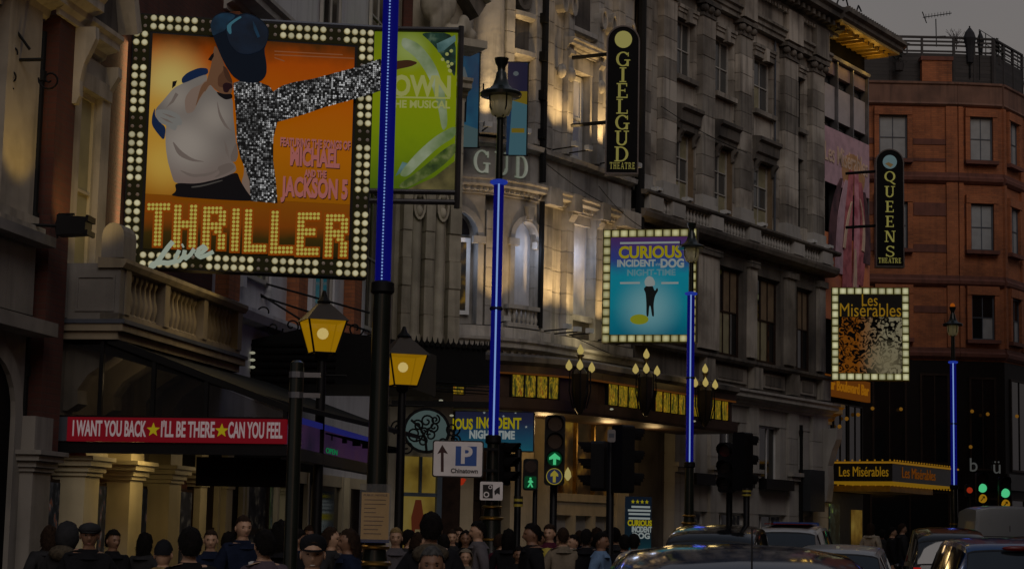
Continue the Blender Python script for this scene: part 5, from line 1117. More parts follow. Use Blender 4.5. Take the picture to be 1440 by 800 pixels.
for i in range(26):
    x, y = 1345 + rnd.uniform(-3, 3), 58; x2, y2 = x + rnd.uniform(-14, 14), y - rnd.uniform(4, 18); b.tube([P(x, y + 4, 73), P((x + x2) / 2 + rnd.uniform(-2, 2), (y + y2) / 2, 73 + rnd.uniform(-.3, .3)), P(x2, y2, 73 + rnd.uniform(-.5, .5))], 0.008, 3)
o = b.build('twigs', 'twig', tw); o['kind'] = 'stuff'
wb = thing('white_roof_hut', 'small white roof hut at the right edge behind the terrace railing', 'hut', BS.w(3.6, -1, 19.2))
MB().box(BS, 2.2, 5.0, -1.6, -0.5, 19.2, 20.0).build('hut_wall', 'white_paint', wb); MB().box(BS, 2.1, 5.1, -1.7, -0.4, 20.0, 20.08).build('hut_roof', 'lead', wb)

# ================================================================== helpers for lit signs
def poly(F, pix, n0, n1, sm=True):
    """outline read off in picture points, laid on the sign's own plane and given thickness"""
    if sm and len(pix) > 5: pix = smooth_closed(pix)
    return MB().prism(F, [F.hit(x, y, n0) for x, y in pix], n0, n1)
def gradmat(name, F, uc, zc, stops, axis='z', span=1.0, glowc=None, es=1.0):
    """lit print: vertical colour ramp across the sheet plus an optional soft pale area in the artwork"""
    m = glow(name, (0, 0, 0)); nt = m.node_tree; N = nt.nodes; K = nt.links; b = N['Principled BSDF']; b.inputs['Emission Strength'].default_value = es
    geo = N.new('ShaderNodeNewGeometry'); sp = N.new('ShaderNodeSeparateXYZ'); K.new(geo.outputs['Position'], sp.inputs[0])
    mr = N.new('ShaderNodeMapRange'); mr.inputs[1].default_value = zc - span / 2; mr.inputs[2].default_value = zc + span / 2; K.new(sp.outputs[2], mr.inputs[0])
    cr = N.new('ShaderNodeValToRGB'); el = cr.color_ramp.elements
    while len(el) < len(stops): el.new(0.5)
    for e, (p, c) in zip(el, stops): e.position = p; e.color = (*lin(c), 1)
    no = N.new('ShaderNodeTexNoise'); no.inputs['Scale'].default_value = 3; no.inputs['Detail'].default_value = 4; K.new(geo.outputs['Position'], no.inputs['Vector'])
    ad = N.new('ShaderNodeMath'); ad.operation = 'MULTIPLY_ADD'; ad.inputs[1].default_value = 0.16; ad.inputs[2].default_value = -0.08; K.new(no.outputs['Fac'], ad.inputs[0])
    a2 = N.new('ShaderNodeMath'); a2.operation = 'ADD'; K.new(mr.outputs[0], a2.inputs[0]); K.new(ad.outputs[0], a2.inputs[1]); K.new(a2.outputs[0], cr.inputs[0]); out = cr.outputs[0]
    for (u, z, r, c) in (glowc or []):
        w = F.w(u, 0, z); vm = N.new('ShaderNodeVectorMath'); vm.operation = 'DISTANCE'; vm.inputs[1].default_value = w; K.new(geo.outputs['Position'], vm.inputs[0])
        m2 = N.new('ShaderNodeMapRange'); m2.inputs[1].default_value = 0.1 * r; m2.inputs[2].default_value = r; m2.inputs[3].default_value = 1; m2.inputs[4].default_value = 0; m2.interpolation_type = 'SMOOTHSTEP'; K.new(vm.outputs['Value'], m2.inputs[0])
        mm = N.new('ShaderNodeMixRGB'); mm.inputs[2].default_value = (*lin(c), 1); K.new(m2.outputs[0], mm.inputs[0]); K.new(out, mm.inputs[1]); out = mm.outputs[0]
    K.new(out, b.inputs['Emission Color'])
    return m
def seqmat(name, F, cell, lo=0.05, hi=0.2):
    """sequin cloth: a grid of little square spangles, each with its own brightness"""
    m = glow(name, (0, 0, 0)); nt = m.node_tree; N = nt.nodes; K = nt.links; b = N['Principled BSDF']
    geo = N.new('ShaderNodeNewGeometry'); mp = N.new('ShaderNodeMapping'); mp.inputs['Rotation'].default_value = (0, 0, -F.rz()); K.new(geo.outputs['Position'], mp.inputs[0])
    sc_ = N.new('ShaderNodeVectorMath'); sc_.operation = 'SCALE'; sc_.inputs['Scale'].default_value = 1 / cell; K.new(mp.outputs[0], sc_.inputs[0])
    sp = N.new('ShaderNodeSeparateXYZ'); K.new(sc_.outputs[0], sp.inputs[0]); cb = N.new('ShaderNodeCombineXYZ'); K.new(sp.outputs[0], cb.inputs[0]); K.new(sp.outputs[2], cb.inputs[1])
    fl = N.new('ShaderNodeVectorMath'); fl.operation = 'FLOOR'; K.new(cb.outputs[0], fl.inputs[0]); wn_ = N.new('ShaderNodeTexWhiteNoise'); wn_.noise_dimensions = '2D'; K.new(fl.outputs[0], wn_.inputs['Vector'])
    fr = N.new('ShaderNodeVectorMath'); fr.operation = 'FRACTION'; K.new(cb.outputs[0], fr.inputs[0]); ds = N.new('ShaderNodeVectorMath'); ds.operation = 'DISTANCE'; ds.inputs[1].default_value = (0.5, 0.5, 0); K.new(fr.outputs[0], ds.inputs[0])
    lt = N.new('ShaderNodeMath'); lt.operation = 'LESS_THAN'; lt.inputs[1].default_value = 0.46; K.new(ds.outputs['Value'], lt.inputs[0])
    big = N.new('ShaderNodeTexNoise'); big.inputs['Scale'].default_value = 2.6; K.new(geo.outputs['Position'], big.inputs['Vector'])
    pw = N.new('ShaderNodeMath'); pw.operation = 'POWER'; pw.inputs[1].default_value = 3.4; K.new(wn_.outputs['Value'], pw.inputs[0])
    m1 = N.new('ShaderNodeMath'); m1.operation = 'MULTIPLY'; K.new(pw.outputs[0], m1.inputs[0]); K.new(lt.outputs[0], m1.inputs[1])
    bg_ = N.new('ShaderNodeMapRange'); bg_.inputs[1].default_value = 0.35; bg_.inputs[2].default_value = 0.6; bg_.inputs[3].default_value = 0.25; bg_.inputs[4].default_value = 1.0; K.new(big.outputs['Fac'], bg_.inputs[0])
    m2 = N.new('ShaderNodeMath'); m2.operation = 'MULTIPLY'; K.new(m1.outputs[0], m2.inputs[0]); K.new(bg_.outputs[0], m2.inputs[1])
    m3_ = N.new('ShaderNodeMath'); m3_.operation = 'MULTIPLY_ADD'; m3_.inputs[1].default_value = 0.5; m3_.inputs[2].default_value = 0.004; K.new(m2.outputs[0], m3_.inputs[0])
    K.new(m3_.outputs[0], b.inputs['Emission Color'])
    return m
def radial(name, inner, outer, r0, r1):
    m = glow(name, inner); N = m.node_tree.nodes; K = m.node_tree.links; tc_ = N.new('ShaderNodeTexCoord'); sp = N.new('ShaderNodeSeparateXYZ'); K.new(tc_.outputs['Object'], sp.inputs[0]); cb = N.new('ShaderNodeCombineXYZ'); K.new(sp.outputs[0], cb.inputs[0]); K.new(sp.outputs[2], cb.inputs[2])
    ln_ = N.new('ShaderNodeVectorMath'); ln_.operation = 'LENGTH'; K.new(cb.outputs[0], ln_.inputs[0]); mr = N.new('ShaderNodeMapRange'); mr.inputs[1].default_value = r0; mr.inputs[2].default_value = r1; K.new(ln_.outputs['Value'], mr.inputs[0])
    mx = N.new('ShaderNodeMixRGB'); mx.inputs[1].default_value = (*lin(inner), 1); mx.inputs[2].default_value = (*lin(outer), 1); K.new(mr.outputs[0], mx.inputs[0]); K.new(mx.outputs[0], N['Principled BSDF'].inputs['Emission Color']); oi = N.new('ShaderNodeObjectInfo'); r3 = N.new('ShaderNodeMapRange'); r3.inputs[3].default_value = 0.72; r3.inputs[4].default_value = 1.16; K.new(oi.outputs['Random'], r3.inputs[0]); K.new(r3.outputs[0], N['Principled BSDF'].inputs['Emission Strength'])
radial('bulb_lit', (168, 162, 132), (92, 74, 16), 0.026, 0.047); mat('bulb_off', (0.35, 0.3, 0.26), 0.3, emit=lin((34, 28, 24))); glow('bulb_letter', (152, 142, 62))  # the unlit bulbs carry a faint glow too
glow('sign_edge_glow', (46, 40, 6))

# ================================================================== the big orange billboard with the bulb frame
q0 = P(180, 200, 25.4); TS = Fr(q0.x, q0.y, 79)
tu0 = (TS.hit(187, 22)[0] + TS.hit(172, 366)[0]) / 2; tu1 = (TS.hit(529, 45)[0] + TS.hit(514, 391)[0]) / 2
tz1 = (TS.hit(187, 18)[1] + TS.hit(529, 42)[1]) / 2; tz0 = (TS.hit(172, 370)[1] + TS.hit(514, 396)[1]) / 2
TB = thing('bulb_framed_billboard', 'big square orange theatre billboard with bulb border and sequinned dancer in a hat', 'billboard', TS.w((tu0 + tu1) / 2, 0, tz0))
MB().box(TS, tu0, tu1, -0.3, 0.0, tz0, tz1).build('sign_box', 'black_paint', TB)
W, H = tu1 - tu0, tz1 - tz0
nb = 30; pu, pz = W / nb, H / nb
iu0, iu1, iz0, iz1 = tu0 + 2.45 * pu, tu1 - 2.45 * pu, tz0 + 2.2 * pz, tz1 - 2.35 * pz
bl_on = MB().lathe((0, 0, 0), [(0.047, 0), (0.044, 0.02), (0.03, 0.036), (0.0, 0.042)], 8).mesh('bulb', 'bulb_lit'); bl_off = MB().lathe((0, 0, 0), [(0.026, 0), (0.024, 0.014), (0.0, 0.024)], 7).mesh('bulb', 'bulb_off')
for me in (bl_on, bl_off):
    for v in me.vertices: x, y, z = v.co; v.co = (x, -z, y)      # face outwards
def bulb(i, j):
    d_ = i if j < 2 or j >= nb - 2 else j
    on = (d_ + 6) % 8 < 6 and not (i < 2 and j >= nb - 2)
    put('bulb', bl_on if on else bl_off, TB, TS.w(tu0 + (i + 0.5) * pu, 0.0, tz0 + (j + 0.5) * pz), TS.rz())
for i in range(nb):
    for j in range(nb):
        if i < 2 or j < 2 or i >= nb - 2 or j >= nb - 2: bulb(i, j)
b = MB(); e = 0.012
b.box(TS, tu0 + 0.02, tu1 - 0.02, 0.0, 0.004, tz0 + 0.02, tz0 + 2.1 * pz); b.box(TS, tu0 + 0.02, tu1 - 0.02, 0.0, 0.004, tz1 - 2.1 * pz, tz1 - 0.02); b.box(TS, tu0 + 0.02, tu0 + 2.1 * pu, 0.0, 0.004, tz0 + 2.1 * pz, tz1 - 2.1 * pz); b.box(TS, tu1 - 2.1 * pu, tu1 - 0.02, 0.0, 0.004, tz0 + 2.1 * pz, tz1 - 2.1 * pz)
glow('bulb_track', (18, 16, 4)); b.build('bulb_track', 'bulb_track', TB)  # glow of the nearby bulbs put into the track's own colour
zs = (TS.hit(210, 272)[1] + TS.hit(503, 290)[1]) / 2
gl = [TS.hit(240, 118) + (0.7, (158, 138, 76)), TS.hit(232, 225) + (0.65, (156, 124, 50)), TS.hit(225, 170) + (0.6, (154, 116, 40))]
gradmat('poster_orange', TS, 0, (iz1 + zs) / 2, [(0.0, (118, 68, 0)), (0.3, (136, 76, 0)), (0.6, (138, 68, 0)), (0.86, (130, 54, 0)), (0.96, (84, 36, 2)), (1.0, (60, 30, 3))], span=iz1 - zs, glowc=gl)
MB().box(TS, iu0, iu1, 0.0, 0.012, zs + 0.002, iz1).build('poster_sheet', 'poster_orange', TB)
gradmat('name_panel', TS, 0, (iz0 + zs) / 2, [(0.0, (26, 20, 3)), (0.3, (44, 32, 4)), (0.55, (96, 46, 3)), (1.0, (104, 56, 3))], span=zs - iz0)  # orange glow round the letters put into the panel colour
MB().box(TS, iu0, iu1, 0.0, 0.012, iz0, zs - 0.002).build('name_panel', 'name_panel', TB)
# bulb lettering
LET = {'T': ['111111', '111111'] + ['001100'] * 9, 'H': ['110011'] * 4 + ['111111'] * 2 + ['110011'] * 5, 'R': ['111110', '111111', '110011', '110011', '111111', '111110', '110110', '110011', '110011', '110011', '110011'],
       'I': ['11'] * 11, 'L': ['110000'] * 9 + ['111111'] * 2, 'E': ['111111', '111111', '110000', '110000', '111110', '111110', '110000', '110000', '110000', '111111', '111111']}
glow('letter_halo', (112, 50, 3))  # orange bulb glow, put into plates behind the letters
for ch, px, w in zip('THRILLER', (207, 245, 286, 327, 345, 382, 419, 459), (33, 33, 33, 11, 32, 33, 32, 32)):
    yt = 285 + (px - 207) * 0.062; rows = LET[ch]; nc = len(rows[0]); b = MB(); hb = MB()
    for r_, row in enumerate(rows):
        for c_, on in enumerate(row):
            if on == '1':
                x = px + (c_ + 0.5) * w / nc; y = yt + 3 + r_ * 5.55; x -= 0.04 * (y - 285); u, z = TS.hit(x, y, 0.04); p = TS.w(u, 0.04, z)
                b.ball(p, 0.0235, 6, 4); hb.box(TS, u - 0.045, u + 0.045, 0.012, 0.02 + 0.0002 * ((r_ * 7 + c_) % 11), z - 0.045, z + 0.045)
    lo = b.build('bulb_letter', 'bulb_letter', TB); lo['kind'] = 'stuff'
    ho = hb.build('letter_glow_plate', 'letter_halo', lo); ho['kind'] = 'stuff'
# the cut-out dancer, standing proud of the sheet
glow2('hat_navy', [(0.3, (5, 10, 18)), (0.55, (8, 20, 34)), (0.72, (14, 34, 50))], scale=3.0); glow('hat_black', (6, 12, 21)); glow2('hat_teal', [(0.3, (7, 22, 34)), (0.6, (12, 40, 58))], scale=4.0); glow('hat_shine', (46, 84, 96)); glow('skin_lit', (84, 58, 40)); glow('skin_shadow', (52, 32, 22)); gradmat('shirt_grey', TS, 0, TS.hit(270, 190)[1], [(0.0, (96, 82, 76)), (0.35, (92, 84, 78)), (0.75, (84, 78, 74)), (1.0, (98, 92, 86))], span=1.5, glowc=[TS.hit(262, 205) + (0.55, (122, 114, 106)), TS.hit(300, 165) + (0.4, (116, 108, 100)), TS.hit(250, 140) + (0.35, (114, 106, 98))]); glow('shirt_fold', (84, 74, 68)); glow('glove_grey', (98, 96, 92)); glow('sleeve_navy', (10, 18, 38)); glow('trouser_black', (9, 7, 9)); glow('lip_dark', (26, 10, 14)); glow('buckle', (70, 66, 60)); glow('hand_brown', (48, 28, 14))
def c1(*q): return [(200 + x / 3.635, 70 + y / 3.636) for x, y in q]
def c2(*q): return [(280 + x / 5.717, 10 + y / 5.714) for x, y in q]
glow('face_mid', (66, 42, 28)); glow('shirt_crease', (88, 78, 72)); glow('shirt_warm', (100, 84, 74)); glow('collar_blue', (11, 26, 52)); glow('belt_shine', (58, 54, 50))
dn = poly(TS, c1((330, 130), (290, 140), (200, 180), (160, 200), (110, 260), (65, 310), (70, 345), (85, 370), (125, 385), (118, 430), (120, 500), (130, 570), (150, 640), (165, 685), (280, 690), (400, 662), (482, 625), (475, 590), (455, 572), (480, 500), (475, 440), (464, 340), (462, 250), (420, 240), (375, 215), (350, 185), (330, 170)), 0.03, 0.07).build('dancer_shirt', 'shirt_grey', TB)
for pix, m, n0, n1, nm in (
    (c1((330, 150), (352, 185), (320, 215), (290, 260), (262, 320), (222, 328), (216, 250), (250, 200), (300, 180)), 'shirt_warm', 0.07, 0.074, 'chest'),
    (c1((325, 160), (345, 180), (300, 235), (270, 300), (285, 240), (300, 190)), 'skin_lit', 0.074, 0.078, 'chest'),
    (c2((125, 310), (150, 340), (190, 430), (215, 500), (262, 580), (274, 640), (258, 705), (210, 715), (165, 690), (120, 655), (85, 620), (45, 690), (40, 660), (60, 600), (95, 480), (110, 380)), 'skin_lit', 0.07, 0.085, 'face'),
    (c2((150, 560), (190, 520), (205, 470), (240, 520), (266, 600), (268, 650), (200, 650), (150, 640)), 'face_mid', 0.085, 0.088, 'cheek'),
    (c2((190, 470), (215, 490), (262, 575), (268, 612), (235, 600), (205, 560)), 'skin_shadow', 0.088, 0.091, 'face_shadow'),
    (c2((188, 625), (215, 607), (262, 618), (270, 650), (245, 662), (232, 690), (196, 685)), 'lip_dark', 0.091, 0.095, 'mouth'),
    (c2((135, 680), (200, 702), (265, 698), (270, 735), (212, 748), (160, 715)), 'trouser_black', 0.086, 0.09, 'lower_beard'),  # dark lower beard
    (c2((72, 425), (100, 385), (117, 372), (118, 400), (98, 437)), 'trouser_black', 0.07, 0.09, 'hair'),
    (c1((200, 150), (230, 120), (290, 95), (335, 98), (338, 125), (290, 140), (205, 178)), 'collar_blue', 0.05, 0.075, 'collar'),
    (c1((65, 295), (50, 340), (48, 385), (75, 425), (112, 468), (122, 400), (85, 370), (65, 340)), 'collar_blue', 0.05, 0.075, 'sleeve'),
    (c1((155, 165), (178, 160), (170, 185), (152, 200)), 'trouser_black', 0.05, 0.066, 'shoulder_tab'),
    (c1((66, 308), (130, 308), (185, 330), (206, 370), (198, 388), (180, 384), (172, 415), (148, 408), (130, 390), (90, 376), (70, 345)), 'glove_grey', 0.07, 0.085, 'glove'),
    (c1((482, 470), (492, 540), (478, 575), (455, 572), (450, 545), (465, 510)), 'shirt_fold', 0.07, 0.073, 'shirt_fold'),
    (c1((380, 600), (450, 575), (478, 600), (440, 630), (360, 660), (400, 630)), 'shirt_fold', 0.07, 0.0735, 'shirt_fold'),
    (c1((150, 460), (200, 520), (260, 560), (330, 575), (250, 572), (180, 540)), 'shirt_crease', 0.07, 0.0725, 'shirt_crease'),
    (c1((180, 610), (260, 640), (350, 630), (430, 590), (350, 645), (250, 655)), 'shirt_crease', 0.07, 0.0728, 'shirt_crease'),
    (c1((380, 250), (400, 330), (440, 400), (465, 420), (425, 400), (390, 340)), 'shirt_crease', 0.07, 0.0722, 'shirt_crease'),
    (c1((170, 220), (150, 260), (120, 300), (160, 270), (185, 230)), 'shirt_crease', 0.07, 0.0724, 'shirt_crease'),
    (c1((420, 460), (440, 520), (445, 560), (425, 520)), 'shirt_crease', 0.07, 0.0726, 'shirt_crease'),
    (c1((100, 325), (140, 335), (175, 352), (140, 345)), 'shirt_crease', 0.085, 0.087, 'glove_seam'),
    (c1((90, 345), (130, 358), (160, 378), (125, 368)), 'shirt_crease', 0.085, 0.087, 'glove_seam'),
    (c1((520, 580), (555, 600), (562, 740), (545, 745), (505, 680), (520, 640)), 'shirt_warm', 0.05, 0.072, 'shirt_tail'),
    (c1((165, 682), (280, 688), (400, 660), (485, 625), (500, 670), (530, 720), (562, 762), (562, 775), (400, 768), (140, 750), (175, 725)), 'trouser_black', 0.05, 0.075, 'trousers'),
    (c1((250, 700), (310, 692), (410, 665), (412, 671), (310, 700), (252, 707)), 'belt_shine', 0.075, 0.08, 'belt')):
    poly(TS, pix, n0, n1).build('printed_' + nm, m, dn)
seqmat('sequins', TS, 0.027)
jk = poly(TS, [(328, 118), (345, 112), (362, 116), (378, 122), (384, 130), (396, 122), (412, 117), (440, 112), (470, 104), (500, 96), (534, 84), (540, 90), (541, 126), (520, 133), (490, 142), (460, 150), (425, 162), (390, 172), (384, 196), (384, 228), (388, 260), (390, 286), (352, 283), (351, 255), (345, 238), (338, 222), (333, 200), (332, 165)], 0.07, 0.11, False).build('sequin_jacket', 'sequins', TB)
poly(TS, [(541, 90), (556, 87), (574, 85), (588, 89), (578, 94), (558, 98), (541, 104)], 0.07, 0.1).build('dancer_hand', 'hand_brown', TB)
ht = poly(TS, c2((100, 190), (90, 140), (120, 80), (180, 50), (250, 52), (310, 72), (380, 55), (450, 80), (510, 120), (555, 180), (560, 230), (545, 290), (520, 350), (542, 470), (540, 550), (500, 600), (430, 615), (330, 600), (270, 560), (210, 470), (160, 360), (120, 260)), 0.11, 0.16).build('dancer_hat', 'hat_black', TB)
poly(TS, c2((98, 190), (90, 140), (120, 80), (180, 52), (250, 54), (300, 75), (230, 130), (212, 190), (150, 215), (110, 235)), 0.16, 0.166).build('hat_brim', 'hat_teal', ht)
poly(TS, c2((215, 190), (230, 130), (300, 80), (380, 57), (450, 82), (510, 122), (555, 182), (545, 290), (500, 350), (400, 385), (310, 370), (245, 300)), 0.16, 0.168).build('hat_crown', 'hat_navy', ht)
poly(TS, c2((225, 190), (222, 150), (270, 110), (330, 75), (345, 85), (290, 120), (255, 150), (262, 215), (245, 222)), 0.168, 0.174).build('hat_highlight', 'hat_shine', ht)
poly(TS, c2((430, 110), (455, 150), (490, 240), (470, 250), (440, 180)), 0.168, 0.172).build('hat_crease', 'hat_teal', ht)
glow('poster_pink', (134, 78, 74)); glow('pink_shadow', (30, 10, 8)); glow('faint_pink', (110, 66, 40))
for s, x0, x1, y, sz in (('FEATURING THE SONGS OF', 391, 496, 203, 0.16), ('MICHAEL', 406, 480, 223, 0.34), ('AND THE', 427, 460, 245, 0.13), ('JACKSON 5', 392, 492, 266, 0.36)):
    u0, z = TS.hit(x0, y, 0.02); u1, z2 = TS.hit(x1, y, 0.02)
    text(TS, s, (u0 + u1) / 2 + 0.008, 0.015, (z + z2) / 2 - 0.012, 'lettering_shadow', 'pink_shadow', TB, sz, fit=(u1 - u0) * 0.94, bold=0.016 if sz > 0.2 else 0.006, ext=0.002)
    text(TS, s, (u0 + u1) / 2, 0.022, (z + z2) / 2, 'lettering', 'poster_pink', TB, sz, fit=(u1 - u0) * 0.94, bold=0.016 if sz > 0.2 else 0.006, ext=0.003)
for y, x0, x1 in ((73, 386, 482), (78, 386, 498), (82, 386, 400)):
    u0, z = TS.hit(x0, y, 0.02); u1, z2 = TS.hit(x1, y + 5, 0.02); MB().prism(TS, [(u0, z), (u1, z2), (u1, z2 + 0.014), (u0, z + 0.014)], 0.012, 0.016).build('small_print', 'faint_pink', TB)
# neon script under the name
glow('neon_white', (132, 140, 126)); nn = thing('neon_script_sign', 'pale neon handwritten word across the foot of the orange billboard', 'neon sign', TS.w(0.7, 0.1, tz0))
for nm, st in (('L', [(243, 340), (236, 348), (226, 362), (216, 374), (211, 376), (215, 371), (226, 369), (236, 370), (246, 368)]), ('i', [(252, 352), (247, 362), (246, 368), (252, 367), (258, 360)]), ('v', [(260, 352), (258, 361), (261, 364), (268, 358), (273, 350), (272, 353)]), ('e', [(274, 358), (284, 355), (290, 350), (286, 346), (279, 351), (277, 359), (282, 362), (290, 359), (300, 354)]), ('dot', [(256, 346), (258, 345)])):
    pts = [TS.w(*(lambda h: (h[0], 0.16, h[1]))(TS.hit(x, y, 0.16))) for x, y in st]
    fine = []
    for a, c in zip(pts, pts[1:]):
        for t in (0, 0.5): fine.append(Vector(a).lerp(Vector(c), t))
    fine.append(Vector(pts[-1])); MB().tube(fine, 0.036 if nm == 'L' else 0.03, 6).build('neon_stroke', 'neon_white', nn)
b = MB()
for x in (225, 260, 285): p = TS.hit(x, 366, 0.1); b.tube([TS.w(p[0], 0.0, p[1]), TS.w(p[0], 0.15, p[1])], 0.01, 4)
b.build('standoff', 'black_iron', nn)
b = MB()
for z in (tz1 - 0.15, tz0 + 0.25): b.tube([TS.w(tu0 + 0.02, -0.15, z), TS.w(tu0 - 0.45, -0.6, z)], 0.04, 6)
b.tube([TS.w(tu0 + 1.6, -0.1, tz1 + 0.03), TS.w(tu1 + 0.15, -0.1, tz1 + 0.06)], 0.03, 6); b.build('sign_bracket', 'steel_grey', TB)
lamp('sign_spill', 'AREA', TS.w((tu0 + tu1) / 2, 0.12, tz0 + 0.1), 10, (1.0, 0.72, 0.3), TB, 1.5, TS.w((tu0 + tu1) / 2 - 1.2, 0.6, tz0 - 2), shape=(2.6, 0.3))
lamp('sign_spill', 'AREA', TS.w(tu0 - 0.05, 0.12, (tz0 + tz1) / 2), 7, (1.0, 0.75, 0.35), TB, 1.5, TS.w(tu0 - 2, 0.3, (tz0 + tz1) / 2), shape=(0.3, 2.6))

# ================================================================== lime green sign of the carved theatre
q0 = P(505, 150, 36.0); US = Fr(q0.x, q0.y, 91)
GS = thing('lime_green_poster_sign', 'lime green poster sign in a dark tube frame behind the blue pole', 'sign', US.w(0.9, 0, US.hit(600, 290)[1]))
u0 = US.hit(490, 150)[0]; u1 = US.hit(641, 150)[0]; z1 = US.hit(600, 46)[1]; z0 = US.hit(600, 268)[1]
gradmat('lime_print', US, 0, (z0 + z1) / 2, [(0.0, (58, 78, 8)), (0.35, (92, 108, 4)), (0.7, (104, 112, 4)), (1.0, (84, 98, 8))], span=z1 - z0, glowc=[US.hit(575, 70) + (0.5, (112, 124, 62))])
MB().box(US, u0, u1, -0.06, 0.0, z0, z1).build('poster_sheet', 'lime_print', GS)
glow2('print_green_dark', [(0.35, (6, 18, 14)), (0.6, (20, 44, 34)), (0.7, (60, 76, 60))], scale=5.0); glow2('print_cream_green', [(0.3, (64, 84, 40)), (0.5, (96, 108, 78)), (0.68, (118, 126, 104))], scale=2.0); glow2('print_teal', [(0.3, (34, 62, 60)), (0.65, (76, 100, 98))], scale=3.0); glow2('print_mid_green', [(0.3, (26, 40, 16)), (0.5, (52, 66, 24)), (0.7, (96, 100, 60))], scale=4.0); glow('print_letter_cream', (124, 126, 72)); glow2('print_brown', [(0.3, (38, 36, 18)), (0.65, (84, 76, 44))], scale=2.5)
for pix, m in (([(590, 46), (641, 47), (641, 112), (632, 96), (618, 74), (604, 58)], 'print_green_dark'), ([(614, 62), (640, 50), (641, 58), (624, 72), (616, 74)], 'print_teal'), ([(566, 52), (590, 62), (612, 90), (626, 130), (630, 176), (622, 186), (616, 150), (604, 110), (586, 82), (564, 66)], 'print_cream_green'),
               ([(560, 246), (585, 216), (612, 192), (641, 176), (641, 192), (618, 206), (596, 226), (572, 250)], 'print_cream_green'), ([(558, 262), (590, 240), (622, 212), (641, 200), (641, 216), (620, 236), (596, 252), (570, 266)], 'print_mid_green'), ([(572, 267), (610, 250), (641, 226), (641, 268)], 'print_brown'), ([(556, 248), (572, 238), (580, 232), (566, 228)], 'print_teal')):
    k_ = ['print_green_dark', 'print_teal', 'print_cream_green', 'print_mid_green', 'print_brown'].index(m); poly(US, pix, 0.0, 0.006 + 0.004 * k_).build('printed_shape', m, GS)
for s, x0, x1, y, sz in (('TOWN', 532, 634, 122, 0.55), ('THE MUSICAL', 546, 633, 147, 0.2)):
    a, z = US.hit(x0, y, 0.02); c, _ = US.hit(x1, y, 0.02); text(US, s, (a + c) / 2, 0.035, z, 'lettering', 'print_letter_cream', GS, sz, fit=c - a, bold=0.02 if sz > 0.3 else 0.006)
a, z = US.hit(545, 137, 0.02); c, _ = US.hit(633, 137, 0.02); MB().box(US, a, c, 0.026, 0.034, z - 0.015, z + 0.015).build('lettering_rule', 'print_letter_cream', GS)
rng = random.Random(5)
for i in range(8):
    x, y = 622 + rng.random() * 14, 68 + rng.random() * 34; a, z = US.hit(x, y, 0.02); MB().prism(US, ell(a, z, 0.035, 0.035, 8), 0.01, 0.014).build('printed_dot', 'print_letter_cream', GS)
mat('frame_tube', (0.06, 0.055, 0.055), 0.35, 0.6)
zt = US.hit(600, 42)[1]; zb = US.hit(600, 270)[1]; zc = US.hit(600, 284)[1]; ur = US.hit(646, 150)[0]
for nm, a, c in (('frame_tube', US.w(u0, 0.0, zt), US.w(ur + 0.02, 0, zt)), ('frame_tube', US.w(ur, 0.02, zt + 0.07), US.w(ur, 0.02, zc - 0.12)), ('frame_tube', US.w(u0, 0, zb), US.w(ur, 0, zb)), ('frame_tube', US.w(u0, 0, zc), US.w(ur, 0, zc))): MB().tube([a, c], 0.055, 8).build(nm, 'frame_tube', GS, smooth='auto')
MB().tube([US.w(u0, -0.05, zt), L.w(17.2, 0.0, zt)], 0.05, 6).build('frame_arm', 'frame_tube', GS); MB().tube([US.w(u0, -0.05, zb), L.w(17.2, 0.0, zb)], 0.05, 6).build('frame_arm', 'frame_tube', GS)

# ================================================================== signs framed with square lamps
def lamp_sign(name, lab, F, px, d, nx, ny, group, lampm):
    (ua, za), (ub, zb_) = px
    t = thing(name, lab, 'sign', F.w((ua + ub) / 2, 0, zb_), group)
    MB().box(F, ua, ub, -0.3, 0.0, zb_, za).build('sign_box', 'bronze', t)
    glow('lamp_gap_' + name, (40, 36, 8))  # glow of the square lamps put into the tray's colour
    b = MB(); b.box(F, ua + 0.01, ub - 0.01, 0.0, 0.004, zb_ + 0.01, za - 0.01); b.build('lamp_tray', 'lamp_gap_' + name, t)
    w = (ub - ua) / nx; h = (za - zb_) / ny
    me = MB(); me.prism(I, [(-w * 0.4, -h * 0.36), (w * 0.4, -h * 0.36), (w * 0.4, h * 0.36), (-w * 0.4, h * 0.36)], 0.0, 0.03); me = me.mesh('lamp_cell', lampm)
    mv = MB(); mv.prism(I, [(-h * 0.36, -h * 0.4), (h * 0.36, -h * 0.4), (h * 0.36, h * 0.4), (-h * 0.36, h * 0.4)], 0.0, 0.03); mv = mv.mesh('lamp_cell', lampm)
    for i in range(nx):
        for j in range(ny):
            if i in (0, nx - 1) or j in (0, ny - 1): put('lamp_cell', me if 0 < i < nx - 1 else mv, t, F.w(ua + (i + 0.5) * w, 0.004, zb_ + (j + 0.5) * h), F.rz())
    return t, (ua + w * 0.95, ub - w * 0.95, zb_ + h * 0.95, za - h * 0.95)
q0 = P(914, 400, 48.6); CS = Fr(q0.x, q0.y, 103)
radial('lamp_cell_white', (168, 164, 124), (92, 82, 26), 0.03, 0.13); radial('lamp_cell_cool', (176, 174, 140), (104, 98, 44), 0.03, 0.15)
cs, (a0, a1, c0, c1) = lamp_sign('square_lamp_sign', 'square turquoise theatre sign edged with square white lamps beside the blue pole', CS, ((CS.hit(847, 400)[0], CS.hit(914, 322)[1]), (CS.hit(980, 400)[0], CS.hit(914, 482)[1])), 48.6, 11, 13, 'lamp edged signs', 'lamp_cell_white')
gradmat('turquoise_print', CS, 0, (c0 + c1) / 2, [(0.0, (2, 74, 92)), (0.3, (4, 96, 110)), (0.62, (8, 98, 114)), (0.78, (34, 44, 96)), (1.0, (56, 28, 66))], span=c1 - c0, glowc=[CS.hit(912, 432) + (1.0, (84, 122, 128))])
